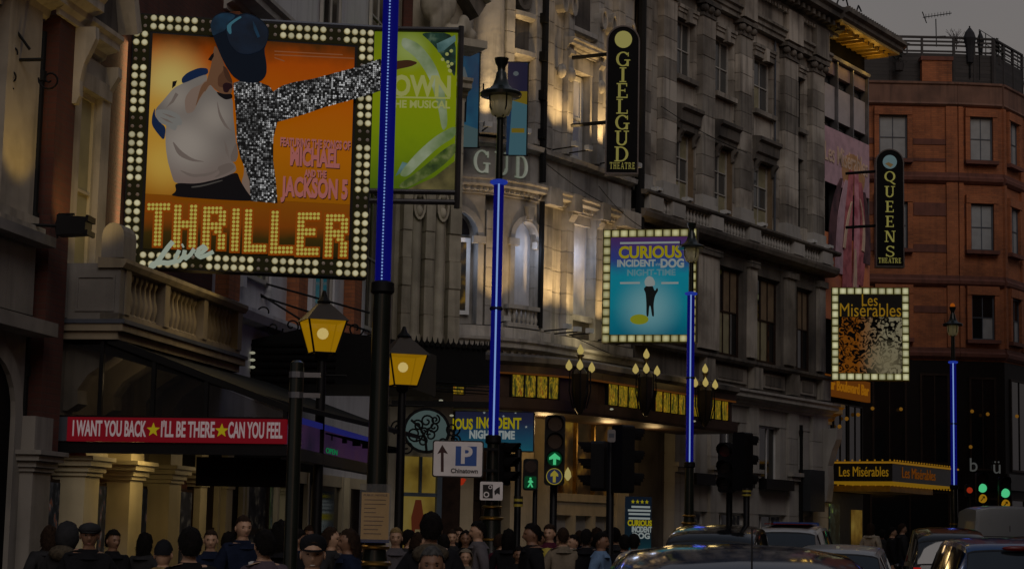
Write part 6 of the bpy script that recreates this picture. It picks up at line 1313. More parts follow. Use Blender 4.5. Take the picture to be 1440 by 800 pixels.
MB().box(CS, a0, a1, 0.0, 0.02, c0, c1).build('poster_sheet', 'turquoise_print', cs)
glow('type_yellow', (122, 112, 6)); glow('type_white', (112, 118, 116)); glow('type_soft', (70, 104, 112)); glow('ink_black', (10, 12, 12)); glow('sun_yellow', (104, 108, 20))
for s, x0, x1, y, sz, m, bo in (('CURIOUS', 870, 959, 356, 0.42, 'type_yellow', 0.016), ('INCIDENT', 868, 922, 371, 0.24, 'type_white', 0.01), ('DOG', 929, 962, 371, 0.3, 'type_white', 0.014), ('NIGHT-TIME', 882, 950, 384, 0.22, 'type_soft', 0.008), ('of the', 922, 930, 372, 0.1, 'type_white', 0.0)):
    a, z = CS.hit(x0, y, 0.02); c, _ = CS.hit(x1, y, 0.02); text(CS, s, (a + c) / 2, 0.028, z, 'lettering', m, cs, sz, fit=c - a, bold=bo)
for x0, x1, y in ((872, 956, 342), (872, 900, 398), (930, 954, 398)):
    a, z = CS.hit(x0, y, 0.02); c, _ = CS.hit(x1, y, 0.02); MB().box(CS, a, c, 0.02, 0.026, z - 0.025, z + 0.025).build('small_print', 'type_white', cs)
poly(CS, [(909, 402), (913, 400), (918, 402), (921, 410), (924, 404), (926, 408), (921, 416), (919, 428), (920, 445), (917, 445), (915, 430), (913, 430), (912, 445), (909, 445), (909, 426), (908, 412), (905, 406)], 0.02, 0.03).build('printed_figure', 'ink_black', cs)
poly(CS, [(906, 396), (909, 390), (913, 388), (918, 390), (921, 396), (921, 402), (908, 403)], 0.02, 0.034).build('printed_hat', 'type_white', cs)
a, z = CS.hit(899, 449, 0.02); MB().prism(CS, ell(a, z, 0.24, 0.13, 16), 0.02, 0.026).build('printed_spot', 'sun_yellow', cs)
lamp('sign_spill', 'AREA', CS.w(a0 - 0.2, 0.1, c0), 7, (1.0, 0.8, 0.4), cs, 1.0, CS.w(a0 - 1.5, -1.2, c0 - 0.6), shape=(0.3, 1.8))
q0 = P(1224, 470, 61.5); LS = Fr(q0.x, q0.y, 98)
ls, (a0, a1, c0, c1) = lamp_sign('gold_title_sign', 'black and gold theatre sign edged with square white lamps near the brick block', LS, ((LS.hit(1169, 470)[0], LS.hit(1224, 404)[1]), (LS.hit(1279, 470)[0], LS.hit(1224, 535)[1])), 61.5, 10, 12, 'lamp edged signs', 'lamp_cell_cool')
m = glow('swirl_art', (0, 0, 0)); N = m.node_tree.nodes; Kk = m.node_tree.links; b_ = N['Principled BSDF']   # abstract light and dark waves in place of the artwork
geo = N.new('ShaderNodeNewGeometry'); wv = N.new('ShaderNodeTexNoise'); wv.inputs['Scale'].default_value = 5.5; wv.inputs['Distortion'].default_value = 1.6; wv.inputs['Detail'].default_value = 6; Kk.new(geo.outputs['Position'], wv.inputs['Vector'])
cr_ = N.new('ShaderNodeValToRGB'); cr_.color_ramp.elements[0].position = 0.47; cr_.color_ramp.elements[0].color = (*lin((8, 6, 4)), 1); cr_.color_ramp.elements[1].position = 0.53; cr_.color_ramp.elements[1].color = (1, 1, 1, 1); Kk.new(wv.outputs['Fac'], cr_.inputs[0])
sx = N.new('ShaderNodeSeparateXYZ'); Kk.new(geo.outputs['Position'], sx.inputs[0]); mr = N.new('ShaderNodeMapRange'); xa = LS.w(a0, 0, 0)[0]; xb = LS.w(a1, 0, 0)[0]; mr.inputs[1].default_value = xa + 0.3 * (xb - xa); mr.inputs[2].default_value = xa + 0.72 * (xb - xa); Kk.new(sx.outputs[0], mr.inputs[0])
cm = N.new('ShaderNodeMixRGB'); cm.inputs[1].default_value = (*lin((92, 50, 6)), 1); cm.inputs[2].default_value = (*lin((98, 92, 72)), 1); Kk.new(mr.outputs[0], cm.inputs[0]); mu = N.new('ShaderNodeMixRGB'); mu.blend_type = 'MULTIPLY'; mu.inputs[0].default_value = 1; Kk.new(cm.outputs[0], mu.inputs[1]); Kk.new(cr_.outputs[0], mu.inputs[2])
vd = N.new('ShaderNodeVectorMath'); vd.operation = 'DISTANCE'; vd.inputs[1].default_value = LS.w(*(lambda h: (h[0], 0.02, h[1]))(LS.hit(1246, 508))); Kk.new(geo.outputs['Position'], vd.inputs[0]); om = N.new('ShaderNodeMapRange'); om.inputs[1].default_value = 0.1; om.inputs[2].default_value = 0.75; om.inputs[3].default_value = 0.75; om.inputs[4].default_value = 0; Kk.new(vd.outputs['Value'], om.inputs[0])
fx_ = N.new('ShaderNodeMixRGB'); fx_.inputs[2].default_value = (*lin((96, 88, 66)), 1); Kk.new(om.outputs[0], fx_.inputs[0]); Kk.new(mu.outputs[0], fx_.inputs[1]); Kk.new(fx_.outputs[0], b_.inputs['Emission Color'])
zsplit = LS.hit(1224, 446)[1]; glow('print_black', (10, 8, 7)); glow('type_gold', (112, 84, 14)); glow('type_pale_gold', (104, 94, 62))
MB().box(LS, a0, a1, 0.0, 0.02, zsplit, c1).build('title_panel', 'print_black', ls); MB().box(LS, a0, a1, 0.0, 0.019, c0, zsplit - 0.002).build('art_panel', 'swirl_art', ls)

# ------------------------------------------------------------------ serif capitals for the painted signs
def sletter(ch):
    """polygons in a unit box"""
    st = lambda x0, x1, y0, y1: [(x0, y0), (x1, y0), (x1, y1), (x0, y1)]
    def arc(cx, cy, rx, ry, tx, ty, a0, a1, k=16):
        o = [(cx + rx * cos(a0 + (a1 - a0) * i / k), cy + ry * sin(a0 + (a1 - a0) * i / k)) for i in range(k + 1)]; n = [(cx + (rx - tx) * cos(a0 + (a1 - a0) * i / k), cy + (ry - ty) * sin(a0 + (a1 - a0) * i / k)) for i in range(k + 1)]
        return [[o[i], o[i + 1], n[i + 1], n[i]] for i in range(k)]
    s = 0.06
    if ch == 'I': return [st(0.41, 0.59, 0, 1), st(0.28, 0.72, 0, s), st(0.28, 0.72, 1 - s, 1)]
    if ch == 'E': return [st(0.2, 0.37, 0, 1), st(0.1, 0.82, 0, 0.07), st(0.1, 0.78, 0.93, 1), st(0.37, 0.66, 0.47, 0.54), st(0.76, 0.82, 0, 0.24), st(0.72, 0.78, 0.78, 1), st(0.62, 0.67, 0.4, 0.61)]
    if ch == 'L': return [st(0.22, 0.39, 0, 1), st(0.1, 0.84, 0, 0.07), st(0.1, 0.52, 1 - s, 1), st(0.78, 0.84, 0, 0.26)]
    if ch == 'U': return [st(0.14, 0.31, 0.3, 1), st(0.72, 0.81, 0.3, 1), st(0.03, 0.43, 1 - s, 1), st(0.6, 0.94, 1 - s, 1)] + arc(0.475, 0.3, 0.335, 0.3, 0.15, 0.09, pi, 2 * pi)
    if ch == 'D': return [st(0.12, 0.29, 0, 1), st(0.02, 0.45, 0, s), st(0.02, 0.45, 1 - s, 1)] + arc(0.42, 0.5, 0.5, 0.5, 0.17, 0.07, -pi / 2, pi / 2) + [st(0.29, 0.43, 0, 0.07), st(0.29, 0.43, 0.93, 1)]
    if ch == 'G': return arc(0.5, 0.5, 0.46, 0.5, 0.17, 0.07, pi * 0.22, pi * 1.8) + [st(0.72, 0.87, 0.02, 0.42), st(0.58, 0.97, 0.4, 0.46), st(0.8, 0.86, 0.68, 0.95)]
    if ch == 'Q': return arc(0.5, 0.55, 0.48, 0.46, 0.17, 0.07, 0, 2 * pi, 22) + [[(0.45, 0.12), (0.6, 0.12), (1.02, -0.16), (0.86, -0.2)]]
    if ch == 'N': return [st(0.14, 0.22, 0, 1), st(0.78, 0.86, 0, 1), [(0.1, 1), (0.3, 1), (0.86, 0), (0.7, 0)], st(0.02, 0.34, 0, s), st(0.02, 0.24, 1 - s, 1), st(0.64, 0.98, 1 - s, 1)]
    if ch == 'S': return arc(0.5, 0.74, 0.34, 0.26, 0.13, 0.08, pi * 0.12, pi * 1.5) + arc(0.5, 0.26, 0.36, 0.26, 0.13, 0.08, -pi * 0.88, pi * 0.5) + [st(0.78, 0.84, 0.74, 0.96), st(0.13, 0.19, 0.04, 0.28)]
    if ch == 'T': return [st(0.41, 0.59, 0, 1), st(0.08, 0.92, 0.92, 1), st(0.28, 0.72, 0, s), st(0.08, 0.14, 0.74, 1), st(0.86, 0.92, 0.74, 1)]
    if ch == 'H': return [st(0.14, 0.31, 0, 1), st(0.69, 0.86, 0, 1), st(0.31, 0.69, 0.47, 0.54)] + [st(x, x + 0.38, y, y + s) for x in (0.03, 0.59) for y in (0, 1 - s)]
    if ch == 'A': return [[(0.08, 0), (0.17, 0), (0.53, 1), (0.44, 1)], [(0.72, 0), (0.92, 0), (0.56, 1), (0.44, 1)], st(0.25, 0.75, 0.3, 0.37), st(0.0, 0.28, 0, s), st(0.64, 1.0, 0, s)]
    if ch == 'R': return [st(0.14, 0.31, 0, 1), st(0.03, 0.42, 0, s), st(0.03, 0.42, 1 - s, 1)] + arc(0.45, 0.74, 0.36, 0.26, 0.15, 0.07, -pi / 2, pi / 2, 10) + [[(0.42, 0.48), (0.58, 0.48), (0.98, 0), (0.78, 0)], st(0.3, 0.46, 0.48, 0.54), st(0.3, 0.46, 0.93, 1)]
def sword(F, s, uc, z0, h, w, step, n, m, par, horiz=False):
    for i, ch in enumerate(s):
        b = MB()
        for k_, pl in enumerate(sletter(ch)):
            if horiz: pts = [(uc + i * step + x * w, z0 + y * h) for x, y in pl]
            else: pts = [(uc + (x - 0.5) * w, z0 - i * step + y * h) for x, y in pl]
            b.prism(F, pts, n, n + 0.02 + 0.0004 * (k_ % 5))
        b.build('letter', m, par)
def cap_word(F, s, x0, x1, y, hpx, n, m, par):
    a, z = F.hit(x0, y, n); c, _ = F.hit(x1, y, n); h = abs(F.hit(x0, y - hpx / 2, n)[1] - F.hit(x0, y + hpx / 2, n)[1]); st_ = (c - a) / len(s)
    sword(F, s, a, z - h / 2, h, st_ * 0.92, st_, n, m, par, True)
text(LS, 'Les', LS.hit(1223, 423)[0], 0.03, LS.hit(1223, 423)[1], 'lettering', 'type_gold', ls, 0.55, fit=0.5); text(LS, 'Misérables', LS.hit(1224, 437)[0], 0.03, LS.hit(1224, 437)[1], 'lettering', 'type_gold', ls, 0.62, fit=LS.hit(1268, 437)[0] - LS.hit(1182, 437)[0])

for ch, u in FRIEZE:
    b = MB()
    for k_, pl in enumerate(sletter(ch)): b.prism(C, [(u + (x - 0.5) * 0.46, 10.5 + y * 0.58) for x, y in pl], 0.06, 0.1 + 0.0004 * (k_ % 5))
    b.build('letter', 'letter_white', GT)

# ================================================================== tall blade signs
glow('gilt_letter', (110, 104, 52)); glow('moon_disc', (124, 118, 66)); glow('blue_moon', (74, 90, 92)); glow('moon_land', (84, 66, 40)); mat('blade_black', (0.003, 0.003, 0.003), 0.6, spec=0.1); mat('blade_rim', (0.1, 0.085, 0.08), 0.4, 0.6)
def blade(name, lab, F, x0, x1, ytop, ybot, word, ys, hpx, wpx, disc_y, dr, dm, foot):
    xc = (x0 + x1) / 2; ua = F.hit(x0, (ytop + ybot) / 2)[0]; ub = F.hit(x1, (ytop + ybot) / 2)[0]; zt = F.hit(xc, ytop)[1]; zb = F.hit(xc, ybot)[1]; r = (ub - ua) / 2; um = (ua + ub) / 2
    t = thing(name, lab, 'sign', F.w(um, 0, zb), 'tall blade signs')
    def out(g): return [(um - r - g, zb - g), (um + r + g, zb - g)] + [(um + (r + g) * cos(pi * i / 16), zt - r + (r + g) * sin(pi * i / 16)) for i in range(17)]
    MB().prism(F, out(0.0), -0.3, 0.0).build('sign_panel', 'blade_black', t)
    MB().ring(F, out(0.035), out(0.0), -0.32, 0.02).build('sign_rim', 'blade_rim', t)
    zd = F.hit(xc, disc_y)[1]; rd = dr / 2700 * F.w(um, 0, 0)[1]
    dsc = MB().prism(F, ell(um, zd, rd, rd, 22), 0.0, 0.025).build('disc', dm, t)
    if dm == 'blue_moon': MB().prism(F, [(um - rd * 0.7, zd - rd * 0.3), (um - 0.2 * rd, zd - 0.05 * rd), (um + 0.5 * rd, zd - 0.4 * rd), (um + 0.1 * rd, zd - 0.8 * rd)], 0.025, 0.03).build('disc_print', 'moon_land', dsc)
    h = hpx / 2700 * F.w(um, 0, 0)[1]; w = wpx / 2700 * F.w(um, 0, 0)[1]
    z0 = F.hit(xc, ys[0])[1]; st_ = (z0 - F.hit(xc, ys[1])[1]) / (len(word) - 1)
    sword(F, word, um, z0 - h / 2, h, w, st_, 0.0, 'gilt_letter', t)
    cap_word(F, 'THEATRE', xc - foot[0] / 2, xc + foot[0] / 2, foot[1], foot[2], 0.0, 'gilt_letter', t)
    for z in (zb + 0.35 * (zt - zb), zb + 0.82 * (zt - zb)): MB().tube([F.w(um - r, -0.15, z), F.w(um - r - 0.9, -0.6, z)], 0.05, 6).build('bracket', 'black_iron', t)
    return t
q0 = P(876, 140, 47.6); G1 = Fr(q0.x, q0.y, 92)
blade('blade_sign', 'tall black blade sign with gold letters and a pale yellow moon disc', G1, 854, 897, 38, 243, 'GIELGUD', (83.5, 217), 21.5, 22, 56, 12.5, 'moon_disc', (37, 233, 9))
q0 = P(1251, 290, 60.5); G2 = Fr(q0.x, q0.y, 92)
blade('blade_sign', 'black blade sign with gold letters and a blue globe disc before the brick block', G2, 1233, 1270, 211, 374, 'QUEENS', (249, 353.5), 16, 16, 228, 10, 'blue_moon', (33, 366, 7))

# ================================================================== boards under the pale theatre's canopy
q0 = P(700, 604, 45.6); NB = Fr(q0.x, q0.y, 93)
nbd = thing('foyer_show_board', 'blue backlit show board with yellow and white lettering under the canopy', 'sign', NB.w(0, 0, NB.hit(700, 634)[1]))
u0 = NB.hit(640, 604)[0]; u1 = NB.hit(750, 604)[0]; z1 = NB.hit(700, 576)[1]; z0 = NB.hit(700, 633)[1]
gradmat('night_print', NB, 0, (z0 + z1) / 2, [(0.0, (16, 66, 78)), (0.35, (18, 48, 66)), (0.7, (24, 28, 48)), (1.0, (22, 22, 38))], span=z1 - z0)
MB().box(NB, u0, u1, -0.08, 0.0, z0, z1).build('board', 'night_print', nbd); MB().ring(NB, [(u0 - .03, z0 - .03), (u1 + .03, z0 - .03), (u1 + .03, z1 + .03), (u0 - .03, z1 + .03)], [(u0, z0), (u1, z0), (u1, z1), (u0, z1)], -0.1, 0.02).build('board_frame', 'bronze', nbd)
for s, x0, x1, y, sz, m in (('CURIOUS', 610, 665, 596, 0.34, 'type_yellow'), ('INCIDENT', 670, 733, 595, 0.36, 'type_yellow'), ('NIGHT-TIME', 660, 724, 611, 0.26, 'type_white')):
    a, z = NB.hit(x0, y, 0.0); c, _ = NB.hit(x1, y, 0.0); text(NB, s, (a + c) / 2, 0.01, z, 'lettering', m, nbd, sz, fit=c - a, bold=0.012)
for x, y in ((681, 580), (708, 585), (725, 580), (740, 600)):
    a, z = NB.hit(x, y, 0); MB().prism(NB, star_pts(a, z, 0.035), 0.0, 0.008).build('printed_star', 'type_white', nbd)
for x in (655, 745): a, z = NB.hit(x, 575, 0); MB().tube([NB.w(a, -0.04, z), NB.w(a, -0.04, z + 0.5)], 0.015, 5).build('hanger', 'black_iron', nbd)
u0, z1 = G.hit(880, 697, 0.2); u1, z0 = G.hit(916, 762, 0.2)
q0 = P(880, 720, 49.5); PB = Fr(q0.x, q0.y, 70); u0 = 0.0; u1 = PB.hit(916, 730)[0]; z1 = PB.hit(898, 698)[1]; z0 = 0.25
ps = thing('review_poster_board', 'teal poster board with yellow stars and review lines beside the foyer', 'poster', PB.w(u1 / 2, 0, 0))
gradmat('teal_print', PB, 0, (z0 + z1) / 2, [(0.0, (10, 62, 66)), (0.4, (12, 44, 50)), (0.6, (8, 20, 28)), (1.0, (8, 16, 26))], span=z1 - z0)
MB().box(PB, u0, u1, -0.06, 0.0, z0, z1).build('poster_sheet', 'teal_print', ps); MB().box(PB, u0 + 0.05, u1 - 0.05, -0.05, -0.01, 0.0, z0).build('stand_foot', 'black_iron', ps)
for i in range(4): MB().prism(PB, star_pts(PB.hit(890 + i * 6.5, 705)[0], PB.hit(895, 705)[1], 0.055), 0.0, 0.01).build('printed_star', 'type_yellow', ps)
for y, x0, x1 in ((712, 888, 914), (717, 883, 915), (722, 884, 914), (728, 884, 914)):
    a, z = PB.hit(x0, y); c, _ = PB.hit(x1, y); MB().box(PB, a, c, 0.0, 0.006, z - 0.025, z + 0.025).build('small_print', 'type_white', ps)
for s, x0, x1, y, m in (('CURIOUS', 882, 917, 735, 'type_yellow'), ('INCIDENT', 888, 917, 744, 'type_white'), ('DOG', 889, 914, 753, 'type_white')):
    a, z = PB.hit(x0, y); c, _ = PB.hit(x1, y); text(PB, s, (a + c) / 2, 0.006, z, 'lettering', m, ps, 0.2, fit=(c - a) * 0.97, bold=0.008)

# ================================================================== lamp posts with blue light tubes
glow('blue_tube', (4, 5, 80)); glow('blue_core', (112, 140, 192)); glow('blue_ring', (26, 44, 130)); mat('lamp_globe', (0.4, 0.38, 0.3), 0.15, spec=0.6, emit=lin((52, 46, 26))); MAT['lamp_globe'].node_tree.nodes['Principled BSDF'].inputs['Alpha'].default_value = 0.75
def axis_post(px, py, d): p = P(px, py, d); return Vector((p.x, p.y, 0.0))
def zat(px, py, d): return P(px, py, d).z
def led_post(lab, px, py, d, yb0, yb1, r, head_y=None, dots=False, ring=True, base_z=1.75):
    c = axis_post(px, py, d); z1 = zat(px, yb0, d); z0 = zat(px, yb1, d)
    t = thing('lamp_post', lab, 'lamp post', c, 'lamp posts wrapped in blue light')
    top = zat(px, head_y, d) if head_y else z1 + 1.0
    pr = [(0.24, 0.0), (0.24, 0.35), (0.19, 0.42), (0.17, base_z - 0.9)]
    b = MB().lathe(c, pr + [(0.15, base_z - 0.85), (0.15, base_z - 0.3), (r + 0.03, base_z - 0.1), (r + 0.025, base_z), (r + 0.012, z0)] + [(r - 0.004, z0 + 0.01), (r - 0.004, z1)] + [(r * 0.7, z1 + 0.02), (r * 0.62, top)], 14); b.build('shaft', 'green_black', t, smooth='auto')
    for z, rr, h in ((base_z - 0.92, 0.2, 0.07), (base_z - 0.3, 0.185, 0.06), (base_z - 0.12, 0.16, 0.05), (base_z - 0.62, 0.17, 0.05)): MB().lathe(c + Vector((0, 0, z)), [(rr * 0.85, 0), (rr, h * 0.3), (rr, h * 0.7), (rr * 0.85, h)], 14).build('base_ring', 'gilt', t, smooth='auto')
    ft = Vector((-c.x, -c.y, 0)).normalized(); sd_ = Vector((-ft.y, ft.x, 0))
    vs = MB().lathe(c, [(r, z0), (r, z1)], 14, cap=False); vs.build('light_sleeve', 'blue_tube', t, smooth='auto')
    if dots:
        b = MB(); z = z0
        while z < z1: b.ball(c + ft * (r + 0.006) + sd_ * (-0.012) + Vector((0, 0, z)), 0.0115, 5, 3); z += 0.036
        o = b.build('led_dots', 'blue_core', t); o['kind'] = 'stuff'
    else:
        a = c + ft * (r + 0.004); MB().tube([a + Vector((0, 0, z0)), a + Vector((0, 0, z1))], r * 0.2, 6).build('light_core', 'blue_core', t)
    if ring:
        MB().lathe(c + Vector((0, 0, z1)), [(r, -0.03), (r + 0.06, 0), (r + 0.06, 0.04), (r, 0.06)], 12).build('top_collar', 'blue_ring', t, smooth='auto')
        zm = z0 + (z1 - z0) * 0.5; MB().lathe(c + Vector((0, 0, zm)), [(r + 0.012, -0.03), (r + 0.03, 0), (r + 0.012, 0.03)], 12).build('joint_collar', 'black_iron', t)
    MB().lathe(c + Vector((0, 0, z0)), [(r, 0.02), (r + 0.04, 0), (r + 0.045, -0.1), (r, -0.14)], 12).build('foot_collar', 'black_iron', t, smooth='auto')
    lamp('tube_light', 'POINT', c + ft * 0.3 + Vector((0, 0, (z0 + z1) / 2)), 3.0, (0.08, 0.12, 1.0), t, 0.2)
    if head_y:
        h = c + Vector((0, 0, top))
        MB().lathe(h, [(0.05, -0.06), (0.14, -0.02), (0.18, 0.1), (0.185, 0.28)], 14, cap=False).build('glass_globe', 'lamp_globe', t, smooth=True)
        hd = MB().lathe(h, [(0.045, -0.12), (0.06, -0.08), (0.04, -0.04), (0.035, 0.22), (0.19, 0.27), (0.33, 0.28), (0.335, 0.33), (0.3, 0.36), (0.19, 0.4), (0.13, 0.47), (0.095, 0.57), (0.08, 0.66), (0.06, 0.69), (0.065, 0.76), (0.1, 0.82), (0.115, 0.9), (0.0, 0.91)], 16, cap=False); hd.build('lamp_hood', 'green_black', t, smooth='auto')
        for a in range(4): an = a * pi / 2 + 0.5; MB().tube([h + Vector((0.2 * cos(an), 0.2 * sin(an), 0.28)), h + Vector((0.19 * cos(an), 0.19 * sin(an), 0.1)), h + Vector((0.08 * cos(an), 0.08 * sin(an), -0.06))], 0.012, 4).build('cage_bar', 'black_iron', t)
        MB().tube([h + Vector((-0.28, -0.1, 0.3)), h + Vector((-0.28, -0.1, 0.46))], 0.012, 4).build('sensor', 'black_iron', t)
    return t, c
led_post('nearest lamp post wrapped in a dotted blue light strip before the billboard', 541, 300, 21.0, -60, 398, 0.088, dots=True, ring=False, base_z=1.62)
t2, c2 = led_post('lamp post with blue light tube and hooded lantern carrying the parking sign', 698.5, 400, 30.0, 258, 613, 0.08, 160, base_z=2.2)
t3, c3 = led_post('lamp post with blue light tube right of the turquoise sign', 971, 500, 45.6, 414, 650, 0.09, 366, base_z=2.3)
t4, c4 = led_post('far lamp post with blue light tube before the dark shopfront of the brick block', 1341, 600, 62.6, 510, 682, 0.1, 470, base_z=2.4)
glow('amber_tip', (130, 64, 10)); MB().ball(c4 + Vector((0, 0, zat(1341, 470, 62.6) + 0.95)), 0.08, 8, 5).build('amber_tip', 'amber_tip', t4)

# parking sign, camera sign and paper notice hung on the posts
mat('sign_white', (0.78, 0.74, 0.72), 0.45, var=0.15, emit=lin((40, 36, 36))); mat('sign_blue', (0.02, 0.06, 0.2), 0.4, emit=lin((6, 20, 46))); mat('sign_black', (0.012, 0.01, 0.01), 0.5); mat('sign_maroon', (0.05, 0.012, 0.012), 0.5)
F = Fr(*P(644, 645, 29.8)[:2], 90); u0 = F.hit(608, 645)[0]; u1 = F.hit(680, 645)[0]; z1 = F.hit(644, 619)[1]; z0 = F.hit(644, 671)[1]
pk = thing('parking_sign', 'white rectangular parking direction sign with blue P and upward arrow', 'sign', F.w((u0 + u1) / 2, 0, z0))
def rrect(a, c, z0, z1, r, k=4):
    o = []
    for cx, cz, s in ((c - r, z0 + r, -pi / 2), (c - r, z1 - r, 0), (a + r, z1 - r, pi / 2), (a + r, z0 + r, pi)): o += [(cx + r * cos(s + pi / 2 * i / k), cz + r * sin(s + pi / 2 * i / k)) for i in range(k + 1)]
    return o
MB().prism(F, rrect(u0, u1, z0, z1, 0.04), -0.03, 0.0).build('sign_plate', 'sign_black', pk); MB().prism(F, rrect(u0 + 0.02, u1 - 0.02, z0 + 0.02, z1 - 0.02, 0.03), 0.0, 0.006).build('sign_face', 'sign_white', pk)
def pz(x, y): return F.hit(x, y)
a, c = pz(641, 627), pz(670, 655); MB().box(F, a[0], c[0], 0.006, 0.01, c[1], a[1]).build('blue_square', 'sign_blue', pk)
text(F, 'P', pz(655.5, 641)[0], 0.012, pz(655.5, 641)[1], 'letter', 'sign_white', pk, 0.36, bold=0.012)
text(F, 'Chinatown', pz(653, 662)[0], 0.01, pz(653, 662)[1], 'lettering', 'sign_black', pk, 0.095, fit=pz(672, 662)[0] - pz(634, 662)[0], bold=0.002)
MB().prism(F, [pz(620, 663), pz(624, 663), pz(624, 636), pz(630, 638), pz(622, 625), pz(615, 638), pz(620, 636)], 0.006, 0.011).build('arrow', 'sign_maroon', pk)
for z in (z0 + 0.12, z1 - 0.12): MB().box(F, u0 + 0.1, u1 + 0.22, -0.06, -0.032, z - 0.02, z + 0.02).build('bracket', 'black_iron', pk)
F = Fr(*P(690, 690, 29.7)[:2], 90); u0 = F.hit(675, 690)[0]; u1 = F.hit(707, 690)[0]; z1 = F.hit(690, 677)[1]; z0 = F.hit(690, 703)[1]
cmr = thing('speed_camera_sign', 'small white sign with a black camera symbol below the parking sign', 'sign', F.w(0, 0, z0))
MB().prism(F, rrect(u0, u1, z0, z1, 0.02), -0.02, 0.0).build('sign_plate', 'sign_white', cmr)
def pz(x, y): return F.hit(x, y)
MB().prism(F, [pz(679, 681), pz(693, 681), pz(693, 700), pz(679, 700)], 0.0, 0.006).build('camera_body', 'sign_black', cmr)
for x, y, r in ((684, 695, 0.045), (689.5, 684.5, 0.03)): k = pz(x, y); MB().ring(F, ell(k[0], k[1], r, r, 16), ell(k[0], k[1], r * 0.6, r * 0.6, 16), 0.006, 0.01).build('lens_ring', 'sign_white', cmr)
MB().prism(F, [pz(695, 690), pz(699, 686), pz(703, 684), pz(703, 695), pz(699, 693), pz(696, 696)], 0.0, 0.006).build('camera_flash', 'sign_black', cmr)
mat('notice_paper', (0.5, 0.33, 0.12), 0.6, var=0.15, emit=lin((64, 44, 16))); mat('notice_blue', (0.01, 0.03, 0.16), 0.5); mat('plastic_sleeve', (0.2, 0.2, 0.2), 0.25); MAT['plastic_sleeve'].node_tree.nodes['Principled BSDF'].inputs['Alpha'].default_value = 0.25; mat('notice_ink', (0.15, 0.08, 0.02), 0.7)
F = Fr(*P(527, 720, 20.75)[:2], 92); u0 = F.hit(508, 720)[0]; u1 = F.hit(547, 720)[0]; z1 = F.hit(527, 692)[1]; z0 = F.hit(527, 758)[1]
nt_ = thing('paper_notice', 'tan printed public notice in a plastic sleeve tied to the nearest lamp post', 'notice', F.w(0, 0, z0))
MB().box(F, u0, u1, -0.012, 0.0, z0, z1).build('paper', 'notice_paper', nt_); MB().box(F, u0 - 0.02, u1 + 0.02, 0.014, 0.016, z0 - 0.03, z1 + 0.09).build('sleeve', 'plastic_sleeve', nt_); MB().box(F, u0 - 0.01, u1 + 0.01, -0.02, 0.012, z0 - 0.035, z0).build('blue_strip', 'notice_blue', nt_)
text(F, 'PUBLIC NOTICE', (u0 + u1) / 2, 0.003, z1 - 0.03, 'lettering', 'notice_ink', nt_, 0.03, fit=(u1 - u0) * 0.86, bold=0.001, ext=0.001)
rng = random.Random(2)
for i in range(9):
    z = z1 - 0.08 - i * 0.045; MB().box(F, u0 + 0.03, u0 + 0.03 + (u1 - u0 - 0.06) * rng.uniform(0.5, 1), 0.0, 0.002, z - 0.005, z + 0.005).build('printed_line', 'notice_ink', nt_)
MB().lathe(axis_post(541, 300, 21.0) + Vector((0, 0, (z0 + z1) / 2)), [(0.135, 0), (0.135, 0.02)], 12).build('strap', 'black_iron', nt_)

